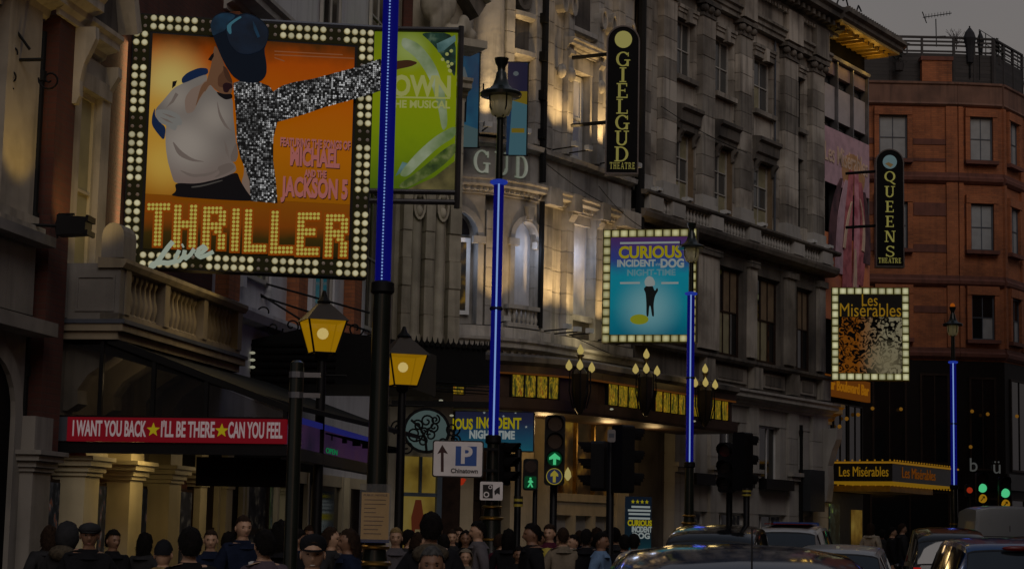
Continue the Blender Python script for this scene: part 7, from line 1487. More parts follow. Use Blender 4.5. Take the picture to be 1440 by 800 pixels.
# ================================================================== old lanterns and plain posts
def lanternmat(name, c, al):
    m = glow(name, c); m.node_tree.nodes['Principled BSDF'].inputs['Alpha'].default_value = al; return m
lanternmat('amber_pane', (136, 98, 3), 0.72); glow('amber_bulb', (255, 244, 170)); mat('lantern_roof', (0.05, 0.035, 0.02), 0.5, 0.2)
def lantern(lab, px, d, ytop, yb, wt, wb, yapex, rot):
    c = axis_post(px, yb, d); zt = zat(px, ytop, d); zb = zat(px, yb, d); s = d / 2700; t = thing('street_lantern', lab, 'lantern', c, 'amber glass street lanterns')
    rt, rb = wt * s / 2 * 1.1, wb * s / 2 * 1.1; za = zat(px, yapex, d)
    def cor(r, z): return [c + Vector((r * 1.0 * cos(rot + pi / 4 + k * pi / 2) * 1.35, r * 1.35 * sin(rot + pi / 4 + k * pi / 2), z)) for k in range(4)]
    lo, hi = cor(rb, zb), cor(rt, zt)
    for k in range(4):
        j = (k + 1) % 4; MB().add([lo[k], lo[j], hi[j], hi[k]], [(0, 1, 2, 3)]).build('glass_pane', 'amber_pane', t)
        MB().tube([lo[k], hi[k]], 0.014, 5).build('corner_bar', 'black_iron', t); MB().tube([lo[k], lo[j]], 0.014, 5).build('foot_bar', 'black_iron', t)
    hr = cor(rt * 1.12, zt); hn = cor(rt * 0.42, zt + (za - zt) * 0.62); hc = cor(rt * 0.28, zt + (za - zt) * 0.72)
    b = MB(); b.add(hr + hn, [(0, 1, 2, 3)] + [(k, (k + 1) % 4, 4 + (k + 1) % 4, 4 + k) for k in range(4)]); b.add(hn + hc, [(4, 5, 6, 7)] + [(k, (k + 1) % 4, 4 + (k + 1) % 4, 4 + k) for k in range(4)]); b.build('lantern_roof', 'lantern_roof', t)
    MB().lathe(c + Vector((0, 0, zt + (za - zt) * 0.7)), [(rt * 0.3, 0), (rt * 0.34, 0.04), (rt * 0.16, 0.1), (0.02, 0.18)], 8).build('finial', 'black_iron', t)
    MB().ball(c + Vector((0, 0, zb + (zt - zb) * 0.62)), 0.075, 10, 6).build('lamp_bulb', 'amber_bulb', t, smooth=True)
    MB().lathe(c, [(0.16, 0), (0.16, 0.5), (0.1, 0.6), (0.07, 0.9), (0.06, zb - 0.35), (0.05, zb - 0.1), (0.09, zb - 0.06), (0.1, zb)], 10).build('post', 'black_paint', t, smooth='auto')
    MB().tube([c + Vector((-0.32, 0, zb - 0.28)), c + Vector((0.32, 0, zb - 0.28))], 0.018, 6).build('ladder_bar', 'black_iron', t)
    lamp('lantern_light', 'POINT', c + Vector((0, 0, zb + (zt - zb) * 0.55)), 6, (1.0, 0.66, 0.15), t, 0.05)
lantern('amber glass street lantern between the plain post and the blue lit pole', 453, 24.5, 452, 497, 52, 30, 418, 0.35)
lantern('amber glass street lantern half hidden behind the nearest blue lit pole', 566, 28.0, 500, 543, 52, 32, 466, 0.35)
c = axis_post(413, 650, 16.0); t = thing('plain_post', 'plain dark green metal post left of the amber lantern', 'post', c); zt = zat(413, 510, 16.0)
MB().lathe(c, [(0.07, 0), (0.07, 0.9), (0.058, 0.95), (0.058, zt), (0.03, zt + 0.02)], 12).build('shaft', 'green_black', t, smooth='auto')
for z in (zt - 0.1, zt - 0.27): MB().box(Fr(c.x, c.y, 90), -0.02, 0.2, -0.02, 0.02, z - 0.02, z + 0.02).build('clamp', 'steel_grey', t); MB().lathe(c + Vector((0, 0, z - 0.025)), [(0.066, 0), (0.066, 0.05)], 12).build('clamp_band', 'steel_grey', t)

# ================================================================== traffic signals
glow('go_green', (64, 172, 112)); glow('go_halo', (4, 46, 24)); glow('arrow_amber', (128, 92, 14)); mat('lens_off', (0.02, 0.012, 0.012), 0.25); mat('lens_red_off', (0.09, 0.012, 0.014), 0.25); mat('roundel_blue', (0.012, 0.03, 0.09), 0.4, emit=lin((8, 16, 40))); glow('roundel_yellow', (120, 108, 36))
def signal(name, lab, px, py0, py1, d, yaw, lens, group='traffic signals', pole=None, w=0.3, hoods=True, post_r=0.055, cat='traffic light'):
    """head between picture rows py0 and py1; yaw 90 faces us; lens: list of (material or None, symbol)"""
    zt = zat(px, py0, d); zb = zat(px, py1, d); c = axis_post(px, (py0 + py1) / 2, d); F = Fr(c.x, c.y, yaw)
    t = thing(name, lab, cat, c, group); n = len(lens); h = (zt - zb)
    MB().prism(F, rrect(-w / 2, w / 2, zb, zt, 0.05, 3), -0.16, 0.06).build('housing', 'black_paint', t)
    for i, (m, sym) in enumerate(lens):
        z = zt - (i + 0.5) * h / n; r = min(w * 0.4, h / n * 0.42)
        if sym == 'roundel':
            dsc = MB().prism(F, ell(0, z, r * 1.1, r * 1.1, 22), 0.06, 0.075).build('roundel', 'roundel_blue', t); MB().ring(F, ell(0, z, r * 1.12, r * 1.12, 22), ell(0, z, r * 1.02, r * 1.02, 22), 0.06, 0.08).build('roundel_rim', 'roundel_yellow', dsc)
            MB().prism(F, [(-r * .2, z - r * .8), (r * .2, z - r * .8), (r * .2, z + r * .05), (r * .55, z - r * .02), (r * .5, z + r * .35), (0, z + r * .85), (-r * .5, z + r * .35), (-r * .55, z - r * .02), (-r * .2, z + r * .05)], 0.075, 0.082).build('roundel_arrow', 'roundel_yellow', dsc); continue
        if sym == 'arrow':
            ln = MB().prism(F, ell(0, z, r, r, 18), 0.06, 0.07).build('lens', 'go_halo', t)
            MB().prism(F, [(-r * .2, z - r * .8), (r * .2, z - r * .8), (r * .2, z), (r * .75, z - r * .15), (r * .75, z + r * .2), (0, z + r * .8), (-r * .75, z + r * .2), (-r * .75, z - r * .15), (-r * .2, z)], 0.07, 0.078).build('lens_arrow', 'go_green', ln)
        elif sym == 'man':
            ln = MB().prism(F, rrect(-r, r, z - r, z + r, 0.02, 2), 0.06, 0.07).build('lens', 'go_halo', t)
            MB().prism(F, ell(0, z + r * .62, r * .2, r * .2, 8), 0.07, 0.078).build('green_man', 'go_green', ln); MB().prism(F, [(-r * .5, z - r * .8), (-r * .1, z - r * .1), (-r * .45, z + r * .05), (-r * .15, z + r * .4), (r * .2, z + r * .4), (r * .5, z), (r * .15, z - r * .1), (r * .5, z - r * .8), (r * .2, z - r * .8), (0, z - r * .35), (-r * .25, z - r * .8)], 0.07, 0.077).build('green_man', 'go_green', ln)
        elif sym == 'turn':
            ln = MB().prism(F, ell(0, z, r, r, 18), 0.06, 0.07).build('lens', 'arrow_amber', t); MB().prism(F, [(-r * .5, z - r * .5), (-r * .3, z - r * .6), (r * .3, z + r * .2), (r * .5, z - r * .1), (r * .5, z + r * .55), (-r * .1, z + r * .5), (r * .15, z + r * .3)], 0.07, 0.076).build('lens_arrow', 'sign_black', ln)
        else: MB().prism(F, ell(0, z, r, r, 18), 0.06, 0.07).build('lens', m or 'lens_off', t)
        if hoods and sym != 'man':
            k = 10; o = [(r * 1.15 * cos(pi * (-.12 + 1.24 * i_ / k)), z + r * 1.15 * sin(pi * (-.12 + 1.24 * i_ / k))) for i_ in range(k + 1)]; q = [(x * 0.94, z + (y - z) * 0.94) for x, y in o]; hb = MB()
            for i_ in range(k):
                ln_ = 0.24 * (0.45 + 0.55 * sin(pi * (i_ + .5) / k)); hb.add([F.w(*p_) for p_ in ((o[i_][0], 0.06, o[i_][1]), (o[i_ + 1][0], 0.06, o[i_ + 1][1]), (o[i_ + 1][0], 0.06 + ln_, o[i_ + 1][1]), (o[i_][0], 0.06 + ln_, o[i_][1]), (q[i_][0], 0.06, q[i_][1]), (q[i_ + 1][0], 0.06, q[i_ + 1][1]), (q[i_ + 1][0], 0.06 + ln_, q[i_ + 1][1]), (q[i_][0], 0.06 + ln_, q[i_][1]))], [(0, 1, 2, 3), (7, 6, 5, 4), (3, 2, 6, 7), (0, 3, 7, 4), (1, 5, 6, 2)])
            hb.build('hood', 'soft_black', t)
    pc = c
    if pole is not None: p_ = axis_post(pole, (py0 + py1) / 2, d + 0.12); pc = p_
    else: pc = c + Vector((F.n[0], F.n[1], 0)) * -0.22
    MB().lathe(pc, [(post_r * 1.4, 0), (post_r * 1.4, 1.0), (post_r, 1.06), (post_r, zt - 0.12), (post_r * 0.6, zt - 0.08)], 10).build('post', 'black_paint', t, smooth='auto')
    for z in (zb + 0.12, zt - 0.2): MB().tube([c + Vector((0, 0, z)), pc + Vector((0, 0, z))], 0.03, 6).build('bracket', 'black_iron', t)
    return t, pc
signal('traffic_signal', 'traffic signal showing a green arrow above a blue roundel with yellow arrow', 780, 584, 682, 28.5, 90, [(None, ''), (None, ''), ('', 'arrow'), (None, 'roundel')], w=0.3)
signal('crossing_signal', 'small black crossing signal with a lit green man', 746, 645, 689, 32.0, 90, [(None, ''), ('', 'man')], w=0.25, pole=753, hoods=False, post_r=0.04)
signal('traffic_signal', 'traffic signal seen sideways between the parking sign and the green man', 708, 622, 682, 31.0, 30, [(None, ''), (None, ''), (None, '')], pole=729, w=0.26)
signal('traffic_signal', 'traffic signal turned left with its hoods showing before the foyer windows', 838, 620, 690, 31.0, 195, [(None, ''), (None, ''), (None, '')], pole=858, w=0.26)
signal('traffic_signal', 'black back of a traffic signal right of the tagged post', 880, 598, 693, 29.0, 330, [(None, ''), (None, ''), (None, '')], pole=859, w=0.3)
signal('traffic_signal', 'traffic signal with dim red lens facing us left of its twin near the grey block', 1021, 622, 692, 33.0, 112, [('lens_red_off', ''), (None, ''), (None, '')], w=0.26)
signal('traffic_signal', 'black back of a traffic signal above the car aerial', 1047, 608, 690, 32.5, 315, [(None, ''), (None, ''), (None, '')], w=0.27, pole=1050)
glow('signal_green_round', (70, 180, 120))
signal('traffic_signal', 'left of two far traffic signals showing green above an amber turn arrow', 1381, 664, 708, 60.0, 92, [(None, ''), ('signal_green_round', ''), ('', 'turn')], w=0.36)
signal('traffic_signal', 'right of two far traffic signals showing green above the van roof', 1413, 670, 716, 59.0, 92, [(None, ''), ('signal_green_round', ''), ('', 'turn')], w=0.36)
tt = thing('metal_tag', 'small grey metal tag plate on top of the signal post', 'tag', P(860, 622, 28.8)); F = Fr(*P(860, 612, 28.8)[:2], 90); k = F.hit(860, 612)[1]
MB().prism(F, rrect(-0.06, 0.06, k - 0.1, k + 0.09, 0.03, 3), -0.01, 0.0).build('plate', 'steel_grey', tt); MB().box(F, -0.04, 0.04, 0.0, 0.005, k - 0.03, k + 0.03).build('plate_print', 'lead', tt)
mat('hazard_yellow', (0.5, 0.4, 0.05), 0.6)
for px, y0, y1, d, lab in ((729, 697, 712, 30.7, 'yellow and black banded wrap on the signal post left of the green man'), (1050, 686, 697, 31.8, 'yellow band on the post below the signal above the car aerial')):
    c = axis_post(px, y0, d); z1 = zat(px, y0, d); z0 = zat(px, y1, d); t = thing('hazard_band', lab, 'band', c + Vector((0, 0, z0)))
    for i in range(4): MB().lathe(c + Vector((0, 0, z0 + (z1 - z0) * i / 4)), [(0.075, 0), (0.075, (z1 - z0) / 4 - 0.003)], 10).build('band', 'hazard_yellow' if i % 2 == 0 else 'sign_black', t)
# small red lit sign under the parking sign, red pedestrian light far right
glow('red_glow', (128, 34, 14)); F = Fr(*P(646, 677, 45.0)[:2], 90); k = F.hit(646, 677); t = thing('red_lit_sign', 'small red lit heart-shaped lamp below the parking sign', 'lamp', F.w(0, 0, k[1] - 0.1))
MB().prism(F, [(-0.16, k[1] + 0.06), (-0.08, k[1] + 0.09), (0.0, k[1] + 0.06), (0.08, k[1] + 0.09), (0.16, k[1] + 0.06), (0.09, k[1] - 0.06), (0, k[1] - 0.1), (-0.09, k[1] - 0.06)], -0.05, 0.0).build('lamp_face', 'red_glow', t); MB().tube([F.w(0, -0.03, k[1] + 0.05), F.w(0, -0.03, k[1] + 0.5)], 0.015, 5).build('hanger', 'black_iron', t)
signal('crossing_signal', 'far crossing signal with a small red light beside the two green signals', 1363, 680, 698, 57.0, 92, [('red_glow', '')], w=0.22, hoods=False, post_r=0.04)
# yellow bollard and poles by the kerb
c = axis_post(770, 790, 27.0); t = thing('yellow_bollard', 'yellow bollard among the crowd beside the green arrow signal', 'bollard', c); MB().lathe(c, [(0.12, 0), (0.12, 1.42), (0.1, 1.5), (0.0, 1.52)], 12).build('shell', 'hazard_yellow', t, smooth='auto'); MB().lathe(c + Vector((0, 0, 0.9)), [(0.123, 0), (0.123, 0.2)], 12).build('reflective_band', 'sign_white', t)

# ================================================================== people
def skin_mat(name, c): mat(name, c, 0.55, var=0.12, scale=20)
skin_mat('skin_fair', (0.5, 0.3, 0.19)); skin_mat('skin_tan', (0.25, 0.13, 0.075)); skin_mat('skin_dark', (0.12, 0.065, 0.04))
CLOTH = {}
for nm, c in (('black_cloth', (0.012, 0.012, 0.014)), ('navy_cloth', (0.012, 0.018, 0.04)), ('charcoal_cloth', (0.03, 0.03, 0.032)), ('grey_cloth', (0.12, 0.11, 0.12)), ('mauve_cloth', (0.1, 0.075, 0.09)), ('beige_cloth', (0.22, 0.18, 0.13)), ('maroon_cloth', (0.08, 0.015, 0.03)), ('blue_cloth', (0.02, 0.06, 0.22)), ('pale_blue_cloth', (0.16, 0.26, 0.42)), ('cream_cloth', (0.42, 0.36, 0.28)), ('red_cloth', (0.25, 0.02, 0.02)), ('denim', (0.03, 0.04, 0.07)), ('leather', (0.015, 0.012, 0.01))): mat(nm, c, 0.9, var=0.35, scale=7, bump=0.35, spec=0.12)
for nm, c in (('hair_black', (0.01, 0.008, 0.007)), ('hair_brown', (0.035, 0.02, 0.012)), ('hair_blond', (0.3, 0.2, 0.08)), ('hair_grey', (0.09, 0.085, 0.08)), ('fur_trim', (0.1, 0.08, 0.055))): mat(nm, c, 0.8, var=0.5, scale=40, bump=0.5, spec=0.12)
mat('eye_dark', (0.01, 0.008, 0.008), 0.2); mat('eye_white', (0.6, 0.58, 0.55), 0.3); mat('lip', (0.3, 0.11, 0.09), 0.5); mat('teeth', (0.7, 0.68, 0.62), 0.4); mat('print_white', (0.7, 0.7, 0.68), 0.7)
def body_mesh(name, pose, bulk=1.0):
    """one continuous skinned figure, feet at 0, facing -y, 1.75 m tall; material slots: skin, top, trousers, shoes"""
    V = [(0, 0, 0.98), (0, 0.005, 1.14), (0, 0.0, 1.32), (0, 0.015, 1.44), (0, 0.012, 1.5), (0, -0.004, 1.56), (0, -0.006, 1.62), (0, 0.006, 1.685), (0, 0.01, 1.735)]
    Rr = [(0.165, 0.125), (0.16, 0.12), (0.185, 0.13), (0.13, 0.095), (0.056, 0.06), (0.062, 0.078), (0.078, 0.1), (0.076, 0.096), (0.045, 0.055)]
    E = [(i, i + 1) for i in range(8)]
    def chain(root, pts, rs):
        k = root
        for p, r in zip(pts, rs): V.append(p); Rr.append((r, r)); E.append((k, len(V) - 1)); k = len(V) - 1
    for s in (-1, 1):
        if pose == 'down': arm = [(0.17 * s, 0.01, 1.42), (0.225 * s, 0.03, 1.28), (0.25 * s, 0.04, 1.12), (0.255 * s, -0.02, 0.95), (0.25 * s, -0.06, 0.86), (0.245 * s, -0.075, 0.79)]
        elif pose == 'bent': arm = [(0.17 * s, 0.01, 1.42), (0.225 * s, 0.03, 1.28), (0.245 * s, 0.03, 1.12), (0.17 * s, -0.14, 1.08), (0.1 * s, -0.2, 1.1), (0.05 * s, -0.22, 1.12)]
        else: arm = [(0.17 * s, 0.0, 1.42), (0.24 * s, -0.05, 1.3), (0.27 * s, -0.13, 1.2), (0.17 * s, -0.25, 1.36), (0.1 * s, -0.26, 1.5), (0.06 * s, -0.26, 1.55)]
        chain(2, arm, [0.085, 0.068, 0.056, 0.046, 0.032, 0.028])
        st = 0.06 * s
        chain(0, [(0.1 * s, 0, 0.88), (0.11 * s, -0.01 - st, 0.5), (0.11 * s, 0.03 - st, 0.1), (0.12 * s, -0.1 - st, 0.045)], [0.1, 0.068, 0.05, 0.042])
    me = bpy.data.meshes.new(name); me.from_pydata(V, E, []); o = bpy.data.objects.new(name, me); COL.objects.link(o)
    o.modifiers.new('skin', 'SKIN').use_smooth_shade = True
    sv = me.skin_vertices[0].data
    for i, r in enumerate(Rr):
        k = bulk if (i < 4 or i > 8) and V[i][2] > 0.3 else 1.0
        sv[i].radius = (r[0] * k, r[1] * k); sv[i].use_root = (i == 0)
    sb = o.modifiers.new('sub', 'SUBSURF'); sb.levels = 3; sb.render_levels = 3
    bpy.context.view_layer.update(); m2 = bpy.data.meshes.new_from_object(o.evaluated_get(bpy.context.evaluated_depsgraph_get())); bpy.data.objects.remove(o); m2.name = name
    HC = Vector((0, 0.0, 1.63))
    for v in m2.vertices:
        x, y, z = v.co
        if z > 1.5 and abs(x) < 0.14 and abs(y) < 0.15 and not (pose == 'camera' and y < -0.13):      # model the head: skull, jaw, face
            p = v.co - HC; w = min(1, max(0, (z - 1.5) / 0.045)); w = w * w * (3 - 2 * w); q = p.normalized()
            lo = min(1, max(0, -q.z)); fr = max(0, -q.y)
            ax_, ay, az = 0.076 * (1 - 0.22 * lo), (0.097 if q.y < 0 else 0.1) * (1 - 0.1 * lo), 0.118
            r = 1 / math.sqrt((q.x / ax_) ** 2 + (q.y / ay) ** 2 + (q.z / az) ** 2); t_ = HC + q * r
            v.co = v.co.lerp(t_, w); x, y, z = v.co
            if y < -0.02:
                f = w
                v.co.y -= f * 0.022 * math.exp(-(x / 0.012) ** 2 - ((z - 1.600) / 0.018) ** 2) + f * 0.01 * math.exp(-(x / 0.009) ** 2 - ((z - 1.622) / 0.02) ** 2)
                v.co.y += f * 0.011 * math.exp(-((abs(x) - 0.031) / 0.016) ** 2 - ((z - 1.634) / 0.012) ** 2)
                v.co.y -= f * 0.007 * math.exp(-(x / 0.026) ** 2 - ((z - 1.528) / 0.016) ** 2)
                v.co.y -= f * 0.005 * math.exp(-(x / 0.045) ** 2 - ((z - 1.655) / 0.01) ** 2)
                v.co.y += f * 0.005 * math.exp(-(x / 0.03) ** 2 - ((z - 1.545) / 0.008) ** 2)
    for i in range(4): m2.materials.append(None)
    for p in m2.polygons:
        c = p.center
        hand = abs(c.x) > 0.18 and c.z < 0.88 and pose == 'down' or pose != 'down' and c.y < -0.19
        p.material_index = 0 if (c.z > 1.485 and abs(c.x) < 0.13 and c.y > -0.2) or hand else 3 if c.z < 0.1 else 2 if c.z < 0.93 and abs(c.x) < 0.22 else 1
    m2.shade_smooth()
    return m2
BODY = {(p, bk): body_mesh('person', p, bk) for p in ('down', 'bent', 'camera') for bk in (1.0, 1.18)}
def shell(name, keep, sx=0.083, sy=0.106, sz=0.125, c=(0, 0.008, 1.634), seg=30, rings=22, jit=0.006):
    b = MB(); b.ball((0, 0, 0), 1.0, seg, rings); vs = []
    for x, y, z in b.v:
        k = 1 + jit * 12 * mnoise.noise(Vector((x, y, z)) * 3.3) + jit * 6 * mnoise.noise(Vector((x, y, z)) * 9)
        vs.append((c[0] + x * sx * k, c[1] + y * sy * k, c[2] + z * sz * k))
    fs = [f for f in b.f if all(keep(*vs[i]) for i in f)]
    m = MB(); m.v = vs; m.f = fs; me = m.mesh(name, None, smooth=True, fix=True)
    if name == 'hair':                  # loose tufts so that the outline is not a shell
        rnd = random.Random(int(sx * 1000)); m2 = MB(); m2.v = [tuple(v.co) for v in me.vertices]; m2.f = [tuple(p.vertices) for p in me.polygons]; cc = Vector(c)
        for f in list(m2.f):
            for _ in range(4):
                ws = [rnd.random() for _ in f]; sw = sum(ws); p = sum((Vector(m2.v[i]) * (w / sw) for i, w in zip(f, ws)), Vector()); nr = (p - cc).normalized(); dn_ = (Vector((rnd.uniform(-.5, .5), rnd.uniform(-.2, .6), -0.8)) + nr * rnd.uniform(0.15, 0.7)).normalized(); sd_ = nr.cross(dn_).normalized() * 0.004
                p -= nr * 0.003; L_ = rnd.uniform(0.012, 0.03) * (sz / 0.13); m2.add([p - sd_, p + sd_, p + dn_ * L_], [(0, 1, 2)])
        me = m2.mesh(name, None, smooth=True, fix=False)
    return me
def hl(x, y, z, front, side, back):
    t = (y + 0.06) / 0.1; lim = front if t < 0 else front + (side - front) * t if t < 1 else side + (back - side) * min(1, (t - 1) / 0.4)
    return z > lim
HAIR = {
    'short': shell('hair', lambda x, y, z: hl(x, y, z, 1.7, 1.61, 1.55), 0.09, 0.114, 0.137, (0, 0.006, 1.636)),
    'crop': shell('hair', lambda x, y, z: hl(x, y, z, 1.7, 1.635, 1.565), 0.0835, 0.108, 0.1275, (0, 0.006, 1.636), jit=0.002),
    'long': shell('hair', lambda x, y, z: hl(x, y, z, 1.69, 1.45, 1.4), 0.1, 0.118, 0.19, (0, 0.014, 1.575), jit=0.008),
    'bun': shell('hair', lambda x, y, z: hl(x, y, z, 1.695, 1.62, 1.56), 0.088, 0.115, 0.13, (0, 0.014, 1.636)),
    'beanie': shell('beanie', lambda x, y, z: hl(x, y, z, 1.675, 1.65, 1.62), 0.088, 0.11, 0.14, (0, 0.008, 1.632), jit=0.002),
    'hood': shell('hood', lambda x, y, z: z > 1.46 and not (y < -0.035 and z < 1.7), 0.115, 0.132, 0.16, (0, 0.02, 1.61), jit=0.004)}
def visor(b, z, w, y0, y1):
    k = 8; top = [(w * sin(-1.3 + 2.6 * i / k), y0 - (y1 * cos(-1.3 + 2.6 * i / k)), z - 0.012 * cos(-1.3 + 2.6 * i / k)) for i in range(k + 1)]
    n = len(top); vs = top + [(x, y, zz - 0.007) for x, y, zz in top]; b.add(vs, [tuple(range(n)), tuple(range(n, 2 * n))[::-1]] + [(i, i + 1, n + i + 1, n + i) for i in range(n - 1)] + [(n - 1, 0, n, 2 * n - 1)])
fc = MB(); fc.ball((0, -0.004, 1.685), 1.0, 20, 10, (0.098, 0.125, 0.058)); visor(fc, 1.672, 0.075, -0.03, 0.115); HAIR['flat_cap'] = fc.mesh('flat_cap', None, smooth='auto')
bc = MB(); bc.lathe((0, 0.006, 1.665), [(0.086, 0), (0.09, 0.03), (0.083, 0.065), (0.055, 0.09), (0.02, 0.1), (0, 0.101)], 18); visor(bc, 1.668, 0.078, -0.02, 0.145); HAIR['cap'] = bc.mesh('cap', None, smooth='auto')
EYE = {}; BROW = {}; EAR = {}
for s_ in (-1, 1):
    EYE[s_] = MB().ball((0.031 * s_, -0.0805, 1.634), 0.008, 8, 5, (1.35, 0.6, 0.7)).mesh('eye', 'eye_dark', smooth=True)
    BROW[s_] = MB().ball((0.033 * s_, -0.092, 1.653), 0.008, 8, 4, (1.9, 0.5, 0.32)).mesh('eyebrow', 'hair_brown', smooth=True)
    EAR[s_] = MB().ball((0.077 * s_, 0.012, 1.625), 0.026, 8, 5, (0.35, 0.65, 1.1)).mesh('ear', None, smooth=True)
LIPS = MB().ball((0, -0.094, 1.562), 0.01, 8, 4, (2.0, 0.5, 0.4)).mesh('lips', 'lip', smooth=True); SMILE = MB().ball((0, -0.0965, 1.563), 0.01, 8, 4, (1.9, 0.5, 0.35)).mesh('teeth', 'teeth', smooth=True)
COLLAR = MB().lathe((0, 0.015, 1.44), [(0.14, -0.01), (0.1, 0.04), (0.076, 0.075), (0.07, 0.075), (0.085, 0.02)], 14, cap=False).mesh('collar', None, smooth=True)
HOODB = MB().ball((0, 0.11, 1.45), 0.11, 12, 7, (1.3, 0.8, 0.75)).mesh('hood', None, smooth=True)
def person(px, ytop, d, lab, hair=('short', 'hair_brown'), top='black_cloth', legs='denim', skin='skin_fair', yaw=0, pose='down', bulk=1.0, face=True, extra=None, hgt=None, zoff=0.0):
    """yaw 0 faces us, 180 turns the back"""
    z = P(px, ytop, d).z; c = axis_post(px, ytop, d); zg = 0.0 if d < 60 else 0.0
    h = (z - zg) / (1.775 if hair and hair[0] in ('cap', 'flat_cap', 'beanie', 'hood') else 1.76)
    t = thing('person', lab, 'person', (c.x, c.y, zg), 'people on the pavement'); yaw_r = R(yaw) - math.atan2(c.x, c.y)
    t.rotation_euler = (0, 0, yaw_r); t.scale = (h * (1 if h > 0.85 else 1.05), h * (1 if h > 0.85 else 1.05), h)
    def ch(nm, me, m=None):
        o = bpy.data.objects.new(nm, me); COL.objects.link(o); o.parent = t
        if m:
            if not me.materials: me.materials.append(None)
            o.material_slots[0].link = 'OBJECT'; o.material_slots[0].material = MAT[m]
        return o
    bo = ch('body', BODY[(pose, bulk)])
    for i, m in enumerate((skin, top, legs, 'leather')): bo.material_slots[i].link = 'OBJECT'; bo.material_slots[i].material = MAT[m]
    if hair: ch(hair[0] if hair[0] not in ('short', 'crop', 'long', 'bun') else 'hair', HAIR[hair[0]], hair[1])
    if hair and hair[0] == 'cap': ch('hair', HAIR['crop'], 'hair_brown')
    if face:
        ch('lips', LIPS)
        for q in (-1, 1): ch('eye', EYE[q]); ch('eyebrow', BROW[q]); ch('ear', EAR[q], skin)
    ch('collar', COLLAR, top)
    for e in extra or []:
        if e == 'smile': ch('teeth', SMILE)
        elif e[0] == 'hood': ch('hood', HOODB, e[1])
        elif e[0] == 'num': o = ch('chest_print', textmesh(e[1], 'chest_print', 'print_white', 0.26, bold=0.012, ext=0.004)); o.location = (e[2], -0.165 * bulk - 0.005, 1.2)
        elif e[0] == 'stripe': ch('reflective_stripe', MB().lathe((0, 0.0, 1.3), [(0.245, 0), (0.245, 0.018)], 20, cap=False).mesh('reflective_stripe', 'print_white')).scale = (0.95, 0.72, 1)
        elif e[0] == 'phone': ch('phone', MB().box(I, -0.075, 0.075, 0.27, 0.285, 1.5, 1.585).mesh('phone', 'black_paint'))
        elif e[0] == 'bag': ch('bag', MB().prism(I, rrect(-0.17, 0.17, 0.85, 1.25, 0.06), -0.28, -0.15).mesh('bag', e[1]))
    return t
S = person
S(127, 729, 16.5, 'man in a dark flat cap and black coat under the red lettered board', ('flat_cap', 'charcoal_cloth'), 'black_cloth', skin='skin_tan', bulk=1.18)
S(97, 731, 19.0, 'person in a fur-trimmed dark parka beside the man in the flat cap', ('hood', 'charcoal_cloth'), 'charcoal_cloth', yaw=150, bulk=1.18, extra=[('hood', 'fur_trim')])
S(231, 757, 15.5, 'person in a black beanie with blond hair seen from behind', ('beanie', 'black_cloth'), 'black_cloth', yaw=170, extra=[('hood', 'hair_blond')])
S(268, 742, 13.5, 'broad dark haired person in black with back to us left of two men', ('short', 'hair_black'), 'black_cloth', yaw=185, bulk=1.18)
S(297, 744, 21.0, 'short haired young man in navy jacket with a white chest mark', ('crop', 'hair_brown'), 'navy_cloth', extra=[('num', 'V', 0.02)])
S(343, 724, 20.0, 'tall young man in navy hoodie with a large white 3', ('crop', 'hair_brown'), 'navy_cloth', yaw=20, bulk=1.18, extra=[('num', '3', 0.05)])
S(372, 745, 15.0, 'dark haired person in a mauve grey jacket with back to us beside the tall man', ('short', 'hair_black'), 'mauve_cloth', yaw=200, bulk=1.18)
S(397, 731, 17.5, 'dark haired person in a black coat half hidden behind the plain post', ('long', 'hair_black'), 'black_cloth', yaw=160)
S(441, 748, 12.0, 'smiling young man in a black cap between the plain post and the notice', ('cap', 'black_cloth'), 'black_cloth', extra=['smile'])
S(436, 739, 24.5, 'warmly lit face peering out above the black cap', ('short', 'hair_brown'), 'charcoal_cloth', skin='skin_tan')
S(466, 741, 20.5, 'long haired woman in dark coat turned sideways behind the man in the black cap', ('long', 'hair_brown'), 'charcoal_cloth', yaw=70)
S(490, 743, 18.5, 'woman with dark brown hair in profile left of the paper notice', ('long', 'hair_brown'), 'navy_cloth', yaw=-70, skin='skin_tan')
S(515, 747, 22.5, 'dark haired person just behind the paper notice', ('short', 'hair_black'), 'black_cloth', yaw=180)
S(557, 741, 23.0, 'pale face between the paper notice and the second lantern post', ('crop', 'hair_blond'), 'grey_cloth')
S(575, 745, 26.0, 'dark haired person right of the second lantern post', ('short', 'hair_black'), 'charcoal_cloth', yaw=120)
S(607, 721, 15.5, 'big man in a black jacket with a pale stripe across the back', ('short', 'hair_black'), 'black_cloth', yaw=180, bulk=1.18, extra=[('stripe',), ('hood', 'fur_trim')])
S(608, 767, 11.5, 'man with cropped greying hair in a bright blue jacket raising a camera', ('crop', 'hair_grey'), 'blue_cloth', skin='skin_tan', pose='camera', extra=[('phone',)])
S(636, 744, 29.0, 'man facing us right of the jacket with the pale stripe', ('crop', 'hair_brown'), 'charcoal_cloth')
S(655, 745, 27.0, 'dark haired woman facing us left of the gold banded post', ('long', 'hair_black'), 'black_cloth', skin='skin_tan')
S(672, 733, 25.5, 'dark haired person in profile in a grey coat beside the gold banded post', ('short', 'hair_black'), 'grey_cloth', yaw=-75)
S(655, 770, 24.0, 'small child in a pale hood in front of the woman', ('hood', 'beige_cloth'), 'beige_cloth')
S(748, 736, 23.5, 'large man in black in profile beneath the green man signal', ('short', 'hair_black'), 'black_cloth', yaw=-75, bulk=1.18, skin='skin_tan')
S(716, 743, 26.5, 'dark haired person seen from behind right of the gold banded post', ('long', 'hair_black'), 'black_cloth', yaw=170)
S(730, 768, 24.5, 'small child in a dark coat in front of the large man in black', ('short', 'hair_black'), 'black_cloth', skin='skin_tan', face=True)
